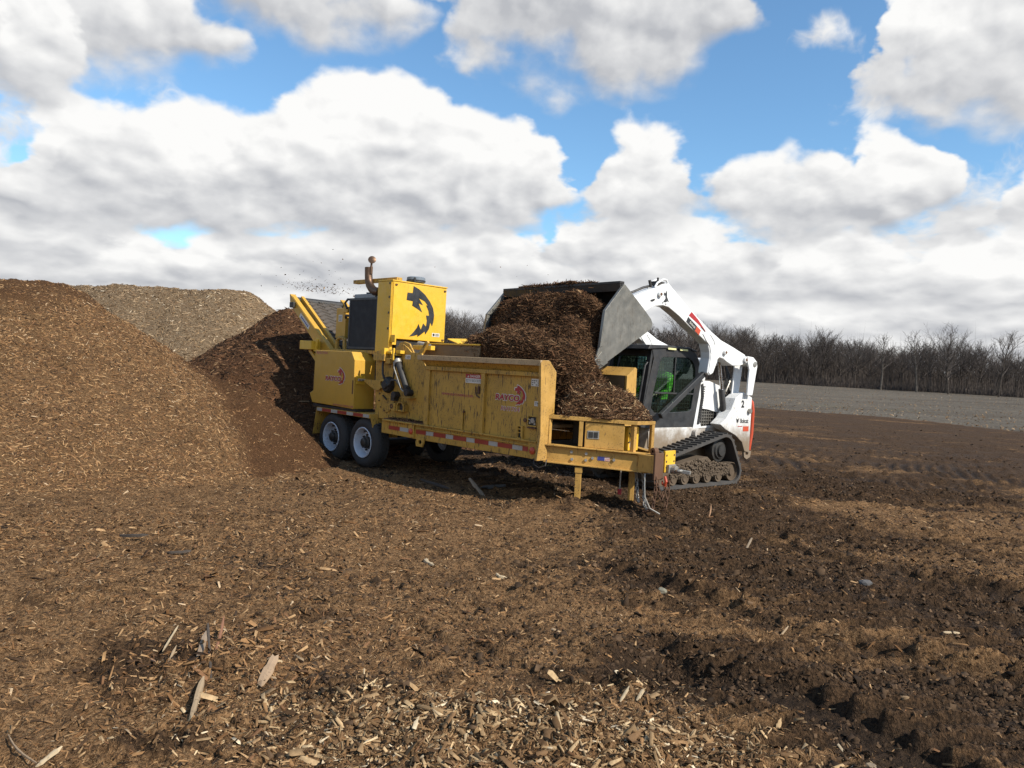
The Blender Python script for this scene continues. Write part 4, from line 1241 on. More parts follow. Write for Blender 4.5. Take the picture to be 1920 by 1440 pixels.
    P('motor_ring', MB().lathe([(0.035, 0.0), (0.035, 0.02), (0.072, 0.02), (0.078, 0.0), (0.078, -0.02)], (0.275, 0.065, 1.35), (0, -1, 0), 22), by, 0, par=mo, smooth=True)
    ar = P('bracket_arm', MB().prism([(-0.34, 1.385), (0.24, 1.395), (0.23, 1.29), (0.14, 1.235), (0.02, 1.24)], 'y', 0.09, 0.105), by, 0.003)
    P('arm_bolt', MB().cyl((-0.33, 0.12, 1.375), (-0.33, 0.03, 1.375), 0.022, n=8).cyl((-0.27, 0.12, 1.378), (-0.27, 0.04, 1.378), 0.016, n=8), M['zinc'], 0, par=ar)
    P('hose', MB().tube([(0.22, 0.10, 1.72), (0.24, 0.08, 1.62), (0.265, 0.07, 1.50), (0.31, 0.07, 1.43)], 0.017, 8), M['hose'], 0, smooth=True)
    P('hose', MB().tube([(0.42, 0.06, 1.31), (0.52, 0.04, 1.36), (0.575, 0.05, 1.46), (0.59, 0.05, 1.56), (0.585, 0.06, 1.66)], 0.015, 8), M['hose'], 0, smooth=True)
    P('hose', MB().tube([(0.44, 0.06, 1.33), (0.56, 0.03, 1.41), (0.68, 0.02, 1.42), (0.74, 0.03, 1.36), (0.80, 0.06, 1.28)], 0.015, 8), M['hose'], 0, smooth=True)
    tb = MB(); tb.box(0.02, 0.30, 0.05, 0.149, 1.70, 1.80); tb.box(0.30, 0.42, 0.08, 0.149, 1.66, 1.745); P('hinge_block', tb, by, 0.004)
    P('hinge_pin', MB().cyl((0.20, 0.12, 1.835), (0.42, 0.12, 1.835), 0.03, n=12).box(0.22, 0.29, 0.06, 0.14, 1.80, 1.90), hy, 0.003)
    cv = P('access_cover', MB().lathe([(0.0, 0.012), (0.205, 0.012), (0.21, 0.0)], (0.29, 0.149, 1.11), (0, -1, 0), 36), by, 0, smooth=True)
    for i in range(10):
        a = 2 * math.pi * i / 10 + 0.2
        p = Vector((0.29 + 0.18 * math.cos(a), 0.137, 1.11 + 0.18 * math.sin(a)))
        P('bolt', MB().cyl(p, p + Vector((0, -0.012, 0)), 0.012, n=6), M['rust'], 0, par=cv)
    P('cover_handle', MB().bar((0.22, 0.12, 1.165), (0.33, 0.12, 1.105), 0.02, 0.02), M['hose'], 0.002, par=cv)
    jb = P('bearing_box', MB().box(0.49, 0.655, 0.04, 0.149, 0.955, 1.07), by, 0.004)
    P('box_boss', MB().lathe([(0.018, 0), (0.018, 0.01), (0.036, 0.01), (0.038, 0)], (0.575, 0.04, 1.02), (0, -1, 0), 16), M['rust'], 0, par=jb)
    bw = P('bearing_housing', MB().ringprism([(0.66, 0.955), (0.85, 0.955), (0.85, 1.04), (0.81, 1.09), (0.755, 1.105), (0.70, 1.09), (0.66, 1.04)],
                                             [(0.68, 0.975), (0.83, 0.975), (0.83, 1.03), (0.80, 1.07), (0.755, 1.085), (0.71, 1.07), (0.68, 1.03)], 'y', 0.06, 0.149), by, 0.002)
    P('bearing', MB().cyl((0.755, 0.148, 1.025), (0.755, 0.10, 1.025), 0.062, n=16), M['dark_steel'], 0.003, par=bw)
    P('cap_boss', MB().cyl((0.58, 0.149, 1.19), (0.58, 0.05, 1.19), 0.055, n=16).box(0.51, 0.60, 0.06, 0.149, 1.10, 1.17), M['dark_steel'], 0.003)
    # feed roller cover behind the hopper lip
    P('feed_roller_cover', MB().add([(0.74, 0.5, 1.99), (2.0, 0.5, 1.99), (2.0, 1.5, 2.03), (0.74, 1.5, 2.03), (0.74, 0.46, 1.72), (2.0, 0.46, 1.72), (2.0, 1.5, 1.72), (0.74, 1.5, 1.72)],
                                    [(0, 1, 2, 3), (7, 6, 5, 4), (0, 4, 5, 1), (1, 5, 6, 2), (2, 6, 7, 3), (3, 7, 4, 0)]), M['tan_plate'], 0.006)
    P('roller_edge', MB().box(0.75, 2.0, 0.48, 0.54, 1.992, 2.012), hy, 0.003)
    P('lifting_lug', MB().ringprism([(1.0, 1.83), (1.09, 1.83), (1.215, 2.0), (1.20, 2.03), (1.15, 2.01)], [(1.10, 1.92), (1.12, 1.92), (1.175, 1.985), (1.17, 1.99), (1.15, 1.985)], 'y', 0.16, 0.20), by, 0.003)
    P('tie_beam', MB().box(0.60, 1.05, 0.36, 0.44, 1.90, 1.965), hy, 0.004)
    P('pivot_plate', MB().prism([(0.45, 1.85), (0.50, 1.99), (0.62, 2.01), (0.75, 1.98), (0.86, 1.85)], 'y', 0.185, 0.21), by, 0.003)
    m = MB(); m.cyl((0.45, 0.6, 2.0), (0.9, 0.5, 1.96), 0.04, n=10); P('pipe', m, M['tank_grey'], 0, smooth=True)
    P('top_plate', MB().add([(0.95, 0.76, 2.10), (0.95, 1.15, 2.12), (1.08, 1.15, 2.06), (1.08, 0.86, 2.04), (0.95, 0.76, 2.085), (0.95, 1.15, 2.105), (1.08, 1.15, 2.045), (1.08, 0.86, 2.025)],
                            [(0, 3, 2, 1), (4, 5, 6, 7), (0, 1, 5, 4), (1, 2, 6, 5), (2, 3, 7, 6), (3, 0, 4, 7)]), hy, 0.002)

    # --- engine hood
    hd = P('engine_hood', MB().box(-0.29, 0.085, 0.30, 1.41, 2.06, 2.972), hy, 0.006)
    fp = P('hood_front_panel', MB().box(0.087, 0.10, 0.315, 1.40, 2.065, 2.962), hy, 0.004)
    P('side_panel_strip', MB().box(-0.29, 0.075, 0.285, 0.299, 1.84, 2.965), hy, 0.004)
    P('hood_leg', MB().box(-0.29, 0.07, 0.3005, 0.36, 1.84, 2.0585), hy, 0.003)
    P('hinge_plate', MB().box(0.075, 0.20, 0.31, 0.33, 2.0, 2.12), hy, 0.003)
    P('hinge_bracket', MB().box(0.101, 0.115, 0.32, 0.40, 1.965, 2.09), hy, 0.002)
    for z in (2.20, 2.45, 2.70, 2.92):
        P('hood_latch', MB().box(0.03, 0.055, 0.272, 0.284, z, z + 0.035), M['dark_steel'], 0.002)
    put_poly(MB(), emb_pts(0.58, 0.82), (0.104, 0.575, 2.115), *FRONT).build('emblem', M['black_decal'], fp)
    d = sticker(fp, (0.1005, 1.13, 2.145), FRONT, 0.16, 0.062, M['white_decal'])
    m = MB(); m.lathe([(0.0, 0.0), (0.022, 0.0)], (0.1045, 1.165, 2.176), (1, 0, 0), 12)
    for i in range(3): put_poly(m, [(0, 0), (0.075, 0), (0.075, 0.007), (0, 0.007)], (0.1045, 1.20, 2.158 + i * 0.014), *FRONT)
    m.build('lettering', M['black_decal'], d)
    for (y, z) in ((0.36, 2.10), (1.36, 2.10), (1.36, 2.92), (0.36, 2.92)):
        P('panel_clip', MB().box(0.1005, 0.116, y - 0.02, y + 0.02, z - 0.012, z + 0.012), M['rust'], 0.002)
    # dark void under the hood front
    P('engine_block', MB().box(-0.9, 0.06, 0.45, 1.30, 1.80, 2.055), M['dark_steel'], 0.02)
    # radiator with its screen, tank and frame
    P('radiator_screen', MB().box(-1.10, -0.295, 0.31, 0.33, 1.90, 2.70), M['screen'], 0.002)
    P('radiator_frame', MB().ringprism([(-1.125, 1.875), (-0.2925, 1.875), (-0.2925, 2.725), (-1.125, 2.725)], [(-1.09, 1.91), (-0.33, 1.91), (-0.33, 2.69), (-1.09, 2.69)], 'y', 0.303, 0.309), M['black_paint'], 0)
    P('radiator_body', MB().box(-1.12, -0.295, 0.335, 1.30, 1.86, 2.70), M['black_paint'], 0.01)
    P('radiator_tank', MB().box(-1.11, -0.50, 0.38, 1.25, 2.702, 2.80), M['tank_grey'], 0.012)
    P('radiator_tank', MB().box(-0.48, -0.30, 0.40, 1.0, 2.702, 2.785), M['tank_grey'], 0.012)
    P('filler_cap', MB().cyl((-0.86, 0.5, 2.80), (-0.86, 0.5, 2.835), 0.04, n=12), M['dark_steel'], 0)
    P('deck_beam', MB().box(-1.62, -0.02, 0.30, 0.36, 1.80, 1.858), by, 0.004)
    P('engine_deck', MB().box(-1.66, 0.0, 0.37, 1.50, 1.74, 1.79), M['dark_steel'], 0.004)
    # hood roof bar, exhaust, air cap
    P('roof_bar', MB().box(-1.27, -0.02, 0.45, 0.56, 2.994, 3.055), M['body_yellow'], 0.005)
    P('roof_rim', MB().ringprism([(-0.30, 0.29), (0.10, 0.29), (0.10, 1.42), (-0.30, 1.42)], [(-0.27, 0.32), (0.07, 0.32), (0.07, 1.39), (-0.27, 1.39)], 'z', 2.973, 2.992), hy, 0.003)
    ex = P('exhaust_elbow', MB().tube([(-0.40, 0.40, 2.82), (-0.53, 0.40, 2.835), (-0.62, 0.40, 2.875), (-0.69, 0.40, 2.94), (-0.73, 0.40, 3.03), (-0.745, 0.40, 3.12), (-0.75, 0.40, 3.24)], [0.072, 0.072, 0.07, 0.068, 0.066, 0.064, 0.066], 18), M['exhaust'], 0, smooth=True)
    P('rain_cap', MB().lathe([(0.0, 0.0), (0.055, 0.0), (0.066, 0.008), (0.055, 0.014), (0.0, 0.016)], (-0.665, 0.40, 3.36), (0.75, -0.55, 0.25), 20), M['exhaust'], 0, par=ex, smooth=True)
    P('cap_arm', MB().bar((-0.68, 0.40, 3.22), (-0.675, 0.40, 3.33), 0.03, 0.018).box(-0.69, -0.66, 0.38, 0.42, 3.13, 3.25), M['exhaust'], 0, par=ex)
    ac = P('air_intake_cap', MB().lathe([(0.0, 0.125), (0.135, 0.125), (0.15, 0.115), (0.152, 0.045), (0.14, 0.035), (0.11, 0.03), (0.11, 0.0)], (-0.05, 0.86, 2.975), (0, 0, 1), 32), M['grey_plastic'], 0, smooth=True)
    P('clamp_band', MB().lathe([(0.154, 0.05), (0.157, 0.055), (0.157, 0.07), (0.154, 0.075)], (-0.05, 0.86, 2.975), (0, 0, 1), 32), M['dark_steel'], 0, par=ac)
    P('clamp_band', MB().box(0.06, 0.075, 0.73, 0.76, 3.00, 3.08), M['dark_steel'], 0, par=ac)
    # control cabinet beside the radiator, coolant pipes
    cb = P('control_cabinet', MB().box(-1.83, -1.53, 0.5, 0.78, 2.06, 2.585), M['box_yellow'], 0.006)
    d = sticker(cb, (-1.75, 0.4995, 2.35), NEAR, 0.12, 0.12, M['white_decal'])
    m = MB()
    for i in range(4): put_poly(m, [(0, 0), (0.085, 0), (0.085, 0.010), (0, 0.010)], (-1.735, 0.496, 2.365 + i * 0.024), *NEAR)
    m.build('lettering', M['black_decal'], d)
    P('pipe', MB().tube([(-1.64, 0.42, 1.86), (-1.63, 0.42, 2.01), (-1.58, 0.42, 2.055), (-1.46, 0.42, 2.06), (-1.40, 0.42, 2.03), (-1.38, 0.42, 1.86)], 0.036, 10), M['body_yellow'], 0, smooth=True)
    P('hose', MB().tube([(-1.34, 0.40, 2.56), (-1.38, 0.38, 2.66), (-1.30, 0.38, 2.72), (-1.16, 0.40, 2.71)], 0.02, 8), M['hose'], 0, smooth=True)
    P('hose', MB().tube([(-1.35, 0.39, 2.40), (-1.30, 0.36, 2.44), (-1.15, 0.36, 2.43)], 0.022, 8), M['hose'], 0, smooth=True)
    P('clamp_block', MB().box(-1.50, -1.36, 0.42, 0.50, 2.50, 2.60), M['box_yellow'], 0.006)

    # --- big box over the wheels
    bx = P('tank_box', MB().prism([(-1.63, 1.825), (-0.52, 1.82), (-0.42, 1.685), (-0.40, 0.90), (-1.66, 0.925), (-1.755, 1.08), (-1.645, 1.13)], 'y', 0.0, 0.40), M['box_yellow'], 0.008)
    P('grab_notch', MB().box(-1.652, -1.634, -0.004, 0.03, 1.15, 1.36), M['rust'], 0.002, par=bx)
    P('grab_notch', MB().box(-0.455, -0.425, -0.004, 0.03, 1.14, 1.36), M['rust'], 0.002, par=bx)
    logo(bx, -1.26, 0, 1.325, 0.47, 0.075, 0.20, 0.27, -0.88, 1.275, -0.002)
    put_text(MB(), 'RH1754', (-1.585, -0.002, 1.757), *NEAR, 0.345, 0.045, bold=0.05, shear=0.15).build('lettering', M['pink_decal'], bx)
    put_text(MB(), 'RH1754', (-1.58, -0.004, 1.760), *NEAR, 0.335, 0.039, bold=-0.01, shear=0.15).build('lettering', M['red_decal'], bx)
    put_text(MB(), 'WWW.RAYCOMFG.COM', (-1.005, -0.002, 0.918), *NEAR, 0.60, 0.032, bold=0.035).build('lettering', M['pink_decal'], bx)
    put_text(MB(), 'WWW.RAYCOMFG.COM', (-1.002, -0.004, 0.920), *NEAR, 0.594, 0.028, bold=-0.01).build('lettering', M['red_decal'], bx)
    P('box_flap', MB().box(-0.398, -0.392, 0.03, 0.20, 1.30, 1.44), hy, 0.002, par=bx)
    P('under_tray', MB().box(-1.66, -0.36, 0.02, 0.42, 0.862, 0.897), M['dark_steel'], 0.003)

    # --- folding discharge conveyor
    for v in (0.32, 1.42):
        cr = P('conveyor_rail', MB().prism([(-3.20, 2.86), (-3.06, 2.80), (-1.62, 1.80), (-1.76, 1.72), (-2.25, 1.98), (-3.16, 2.66)], 'y', v, v + 0.035), M['box_yellow'], 0.003)
        P('rail_flange', MB().bar((-3.18, v + 0.05, 2.855), (-1.66, v + 0.05, 1.815), 0.11, 0.014, up=(0, 0, 1)), M['box_yellow'], 0.002, par=cr)
        if v < 1:
            d = MB(); ex_, ez_ = Vector((0.82, 0, -0.57)), Vector((0.57, 0, 0.82))
            plate(d, (-2.80, v - 0.0005, 2.43), ex_, ez_, 0.42, 0.085); do = d.build('decal', M['white_decal'], cr)
            m = MB()
            for i in range(7): put_poly(m, [(0, 0), (0.03, 0), (0.045, 0.045), (0.015, 0.045)], Vector((-2.78, v - 0.004, 2.435)) + ex_ * (0.035 + i * 0.048), ex_, ez_)
            m.build('lettering', M['blue_decal'], do)
    for v in (0.52,):
        P('inner_rail', MB().bar((-3.10, v, 2.79), (-1.72, v, 1.82), 0.06, 0.11), M['box_yellow'], 0.004)
    belt = MB(); belt.bar((-3.16, 0.93, 2.775), (-1.62, 0.93, 1.73), 0.86, 0.03)
    bl = belt.build('conveyor_belt', M['belt'], T)
    A0, A1 = Vector((-3.14, 0, 2.785)), Vector((-1.64, 0, 1.765)); dirv = (A1 - A0); nb = 15
    for i in range(nb):
        c = A0 + dirv * ((i + 0.5) / nb)
        m = MB()
        for k_ in range(6):
            y0 = 0.54 + k_ * 0.13; off = 0.045 if k_ % 2 else -0.045
            a = c + dirv.normalized() * off; b_ = c - dirv.normalized() * off
            m.bar((a.x, y0, a.z + 0.004), (b_.x, y0 + 0.13, b_.z + 0.004), 0.022, 0.03)
        m.build('belt_cleat', M['belt'], bl)
    P('head_roller', MB().cyl((-3.15, 0.36, 2.74), (-3.15, 1.42, 2.74), 0.075, n=16), M['dark_steel'], 0, smooth=True)
    P('head_bearing', MB().box(-3.10, -2.96, 0.27, 0.319, 2.60, 2.70), M['dark_steel'], 0.006)
    lm = P('tail_lamp_box', MB().box(-2.42, -2.02, 0.14, 0.34, 1.83, 1.985), hy, 0.006)
    P('tail_lamp', MB().box(-2.445, -2.421, 0.15, 0.33, 1.84, 1.97), M['red_reflect'], 0.004, par=lm)
    P('lamp_bracket', MB().prism([(-2.05, 1.80), (-1.96, 1.80), (-1.90, 2.02), (-1.98, 2.04)], 'y', 0.20, 0.225), hy, 0.002, par=lm)
    P('strut', MB().bar((-2.22, 0.24, 1.83), (-1.72, 0.24, 1.46), 0.05, 0.06), M['box_yellow'], 0.003)
    P('tail_support', MB().box(-1.9, -1.60, 0.5, 1.4, 1.2, 1.78), M['dark_steel'], 0.01)

    # --- tongue: A-frame beams, deck, tool box, jacks, hitch
    def tri_pt(al, off, z):       # along the near beam, off outwards
        d = np.array([1.05, 0.83]) / math.hypot(1.05, 0.83); n = np.array([d[1], -d[0]])
        p = np.array([3.72, 0.10]) + d * al + n * off
        return (p[0], p[1], z)
    tg = MB()
    tg.add([tri_pt(0, 0, 0.58), tri_pt(1.20, 0, 0.53), tri_pt(1.20, 0, 0.72), tri_pt(0, 0, 0.775), tri_pt(0, -0.02, 0.58), tri_pt(1.20, -0.02, 0.53), tri_pt(1.20, -0.02, 0.72), tri_pt(0, -0.02, 0.775)],
           [(0, 1, 2, 3), (7, 6, 5, 4), (0, 4, 5, 1), (1, 5, 6, 2), (2, 6, 7, 3), (3, 7, 4, 0)])
    bmn = P('tongue_beam', tg, wy, 0.003)
    for z0, z1, nm in ((0.775, 0.735, 'beam_flange'), (0.566, 0.516, 'beam_flange')):
        f_ = MB(); f_.add([tri_pt(-0.02, 0.05, z0), tri_pt(1.24, 0.05, z1), tri_pt(1.24, -0.09, z1), tri_pt(-0.02, -0.09, z0), tri_pt(-0.02, 0.05, z0 + 0.016), tri_pt(1.24, 0.05, z1 + 0.016), tri_pt(1.24, -0.09, z1 + 0.016), tri_pt(-0.02, -0.09, z0 + 0.016)],
                          [(3, 2, 1, 0), (4, 5, 6, 7), (0, 1, 5, 4), (1, 2, 6, 5), (2, 3, 7, 6), (3, 0, 4, 7)])
        P(nm, f_, wy, 0.002, par=bmn)
    for al, z in ((0.32, 0.71), (0.33, 0.62), (0.50, 0.70), (0.50, 0.62), (0.58, 0.65), (0.84, 0.645)):
        p = Vector(tri_pt(al, 0.0, z)); n_ = Vector((0.62, -0.785, 0))
        P('bolt', MB().cyl(p, p + n_ * 0.018, 0.019, n=6), M['zinc'], 0, par=bmn)
    # flag sticker
    ad = Vector((0.785, 0.62, -0.035)).normalized()
    d = MB(); plate(d, tri_pt(0.64, 0.0006, 0.628), ad, ZD, 0.15, 0.05); fo = d.build('flag_decal', M['white_decal'], bmn)
    m = MB(); put_poly(m, [(0, 0), (0.085, 0), (0.085, 0.048), (0, 0.048)], Vector(tri_pt(0.642, 0.0042, 0.629)), ad, ZD); m.build('flag_canton', M['blue_decal'], fo)
    m = MB()
    for i in range(3): put_poly(m, [(0.088, 0.002 + i * 0.017), (0.148, 0.002 + i * 0.017), (0.148, 0.010 + i * 0.017), (0.088, 0.010 + i * 0.017)], Vector(tri_pt(0.642, 0.0042, 0.629)), ad, ZD)
    m.build('flag_stripe', M['red_decal'], fo)
    P('tongue_beam', MB().prism([(3.72, 1.76), (3.72, 1.66), (4.72, 0.98), (4.74, 1.08)], 'z', 0.53, 0.75), wy, 0.003)
    P('tongue_nose', MB().box(4.62, 4.86, 0.78, 1.08, 0.53, 0.745), wy, 0.008)
    # deck
    P('deck_edge', MB().add([tri_pt(0, 0.012, 1.105), tri_pt(1.09, 0.012, 1.088), tri_pt(1.09, 0.012, 1.132), tri_pt(0, 0.012, 1.152), tri_pt(0, -0.04, 1.105), tri_pt(1.09, -0.04, 1.088), tri_pt(1.09, -0.04, 1.132), tri_pt(0, -0.04, 1.152)],
                            [(0, 1, 2, 3), (7, 6, 5, 4), (0, 4, 5, 1), (1, 5, 6, 2), (2, 6, 7, 3), (3, 7, 4, 0)]), wy, 0.003)
    P('deck_edge', MB().box(4.54, 4.585, 0.772, 1.16, 1.088, 1.132), wy, 0.003)
    P('deck_plate', MB().prism([(3.745, 0.16), (4.535, 0.77), (4.535, 1.15), (3.745, 1.74)], 'z', 1.09, 1.108), M['tan_plate'], 0)
    for al in (0.03,):
        P('deck_post', MB().bar(tri_pt(0.03, -0.02, 0.79), tri_pt(0.03, -0.02, 1.104), 0.05, 0.04), wy, 0.003)
    P('deck_post', MB().box(4.50, 4.555, 0.765, 0.82, 0.752, 1.087), wy, 0.003)
    P('deck_post', MB().box(4.54, 4.58, 1.10, 1.16, 0.752, 1.087), wy, 0.003)
    P('deck_post', MB().bar(tri_pt(0.42, -0.02, 0.785), tri_pt(0.42, -0.02, 1.09), 0.075, 0.05, up=(0.785, 0.62, 0)), wy, 0.003)
    tb = MB(); tb.add([tri_pt(0.47, -0.005, 0.775), tri_pt(0.95, -0.005, 0.765), tri_pt(0.95, -0.005, 1.08), tri_pt(0.47, -0.005, 1.085), tri_pt(0.47, -0.30, 0.775), tri_pt(0.95, -0.30, 0.765), tri_pt(0.95, -0.30, 1.08), tri_pt(0.47, -0.30, 1.085)],
                      [(0, 1, 2, 3), (7, 6, 5, 4), (0, 4, 5, 1), (1, 5, 6, 2), (2, 6, 7, 3), (3, 7, 4, 0)])
    tbx = P('tool_box', tb, wy, 0.006)
    lt = MB(); plate(lt, tri_pt(0.50, -0.004, 0.885), Vector((0.785, 0.62, 0)), ZD, 0.145, 0.10, 0.006); lto = P('latch_plate', lt, M['zinc'], 0.002, par=tbx)
    lt = MB(); plate(lt, tri_pt(0.515, 0.003, 0.90), Vector((0.785, 0.62, 0)), ZD, 0.055, 0.07, 0.004); plate(lt, tri_pt(0.58, 0.003, 0.90), Vector((0.785, 0.62, 0)), ZD, 0.05, 0.07, 0.004)
    P('latch', lt, M['dark_steel'], 0.002, par=tbx)
    P('battery_box', MB().box(4.30, 4.44, 0.80, 1.02, 0.757, 1.05), hy, 0.006)
    d = sticker(T, (4.4405, 0.84, 0.80), FRONT, 0.075, 0.06, M['white_decal'])
    P('battery_strap', MB().tube([(4.452, 0.80, 0.86), (4.46, 0.84, 0.88), (4.452, 0.83, 0.94), (4.46, 0.80, 0.98)], 0.008, 6), M['hose'], 0)
    P('inner_panel', MB().box(3.76, 4.10, 0.55, 0.57, 0.78, 1.085), M['hose'], 0)
    # jack legs
    for (u, v, z0) in ((4.04, 0.37, 0.03), (4.30, 1.12, 0.02)):
        j = P('jack_leg', MB().bar((u, v, z0), (u, v, 0.52), 0.075, 0.075, up=(0.8, 0.6, 0)), wy, 0.005)
        P('jack_sleeve', MB().bar((u, v, 0.46), (u, v, 0.53), 0.092, 0.092, up=(0.8, 0.6, 0)), wy, 0.004, par=j)
        P('jack_foot', MB().box(u - 0.09, u + 0.09, v - 0.09, v + 0.09, z0 - 0.02, z0), M['rust'], 0.004, par=j)
    cr = P('crank', MB().cyl((4.30, 0.88, 0.52), (4.30, 0.88, 0.25), 0.011, n=8), M['zinc'], 0)
    P('crank_grip', MB().cyl((4.30, 0.88, 0.19), (4.30, 0.88, 0.26), 0.026, n=12), M['red_decal'], 0.004, par=cr)
    # hitch
    hp_ = P('hitch_plate', MB().box(4.86, 4.89, 0.96, 1.18, 0.54, 0.80), hy, 0.004)
    for y in (0.99, 1.15):
        for z in (0.60, 0.67, 0.745):
            P('bolt_hole', MB().cyl((4.889, y, z), (4.893, y, z), 0.013, n=8), M['hose'], 0, par=hp_)
    P('pintle', MB().cyl((4.86, 1.07, 0.585), (4.99, 1.07, 0.575), 0.05, n=12).lathe([(0.03, -0.02), (0.05, 0.0), (0.05, 0.02), (0.03, 0.03)], (5.02, 1.07, 0.565), (0, 0, 1), 16).box(4.89, 4.93, 0.99, 1.15, 0.535, 0.635).bar((4.98, 1.07, 0.57), (5.15, 1.12, 0.56), 0.05, 0.04), M['zinc'], 0.004)
    P('nose_plate', MB().box(4.861, 4.885, 0.76, 0.94, 0.46, 0.78), M['rust'], 0.004)
    P('winch_ring', MB().lathe([(0.02, -0.03), (0.05, -0.03), (0.05, 0.03), (0.02, 0.03)], (4.80, 0.86, 0.785), (0.3, 1, 0), 16), M['rust'], 0.002)
    # safety chains
    c1 = MB(); link_chain(c1, [(4.55, 0.98, 0.52), (4.57, 1.00, 0.36), (4.60, 0.98, 0.22), (4.66, 0.92, 0.10), (4.76, 0.86, 0.07), (4.86, 0.80, 0.13)], 0.05, 0.0075, 0.017); c1.build('safety_chain', M['zinc'], T)
    c1 = MB(); link_chain(c1, [(4.50, 0.92, 0.52), (4.52, 0.93, 0.35), (4.56, 0.90, 0.2), (4.62, 0.86, 0.11)], 0.05, 0.0075, 0.017); c1.build('safety_chain', M['zinc'], T)
    c1 = MB(); link_chain(c1, [(4.87, 0.80, 0.56), (4.885, 0.80, 0.35), (4.87, 0.79, 0.12), (4.80, 0.77, 0.07), (4.70, 0.80, 0.06)], 0.05, 0.008, 0.018); c1.build('safety_chain', M['rust'], T)
    c1 = MB(); link_chain(c1, [(4.91, 0.98, 0.50), (4.93, 0.93, 0.34), (4.92, 0.88, 0.22), (4.90, 0.84, 0.34), (4.885, 0.82, 0.50)], 0.05, 0.008, 0.018); c1.build('safety_chain', M['rust'], T)
    c1 = MB(); link_chain(c1, [(4.92, 1.02, 0.48), (4.93, 1.0, 0.30), (4.93, 0.96, 0.12), (4.90, 0.95, 0.06)], 0.05, 0.008, 0.018); c1.build('safety_chain', M['rust'], T)
    P('chain_hook', MB().tube([(4.92, 0.93, 0.50), (4.94, 0.93, 0.44), (4.92, 0.94, 0.39), (4.88, 0.95, 0.40), (4.87, 0.95, 0.44)], [0.016, 0.018, 0.02, 0.015, 0.008], 8), M['orange'], 0, smooth=True)
    P('breakaway_cable', MB().tube([(4.75, 0.76, 0.52), (4.78, 0.72, 0.40), (4.80, 0.71, 0.25), (4.86, 0.74, 0.12), (4.95, 0.82, 0.06)], 0.009, 6), M['zinc'], 0, smooth=True)
    P('wire_loop', MB().tube([(3.62, 0.0, 0.60), (3.66, -0.03, 0.53), (3.74, -0.03, 0.50), (3.80, 0.02, 0.53), (3.78, 0.06, 0.60)], 0.008, 6), M['hose'], 0)
    return T


GRINDER = build_grinder()


# ------------------------------------------------------------------ the tracked loader
def resample(loop, n, closed=True):
    pts = [Vector((p[0], p[1], 0)) for p in loop]
    if closed: pts = pts + [pts[0]]
    L = [0]
    for a, b in zip(pts[:-1], pts[1:]): L.append(L[-1] + (b - a).length)
    out = []
    for i in range(n):
        s = L[-1] * i / n
        k = max(j for j in range(len(L)) if L[j] <= s + 1e-9); k = min(k, len(pts) - 2)
        t = (s - L[k]) / max(L[k + 1] - L[k], 1e-9)
        p = pts[k].lerp(pts[k + 1], t); out.append((p.x, p.y))
    return out


def track_path():
    circ = [(-0.26, 0.24, 0.24), (1.52, 0.20, 0.20), (1.24, 0.55, 0.27)]
    pts = []
    for cx, cz, r in circ:
        for i in range(48):
            a = 2 * math.pi * i / 48; pts.append((cx + r * math.cos(a), cz + r * math.sin(a)))
    pts = sorted(set(pts))
    def half(ps):
        h = []
        for p in ps:
            while len(h) > 1 and (h[-1][0] - h[-2][0]) * (p[1] - h[-2][1]) - (h[-1][1] - h[-2][1]) * (p[0] - h[-2][0]) <= 0: h.pop()
            h.append(p)
        return h
    lo = half(pts); up = half(pts[::-1])
    return lo[:-1] + up[:-1]


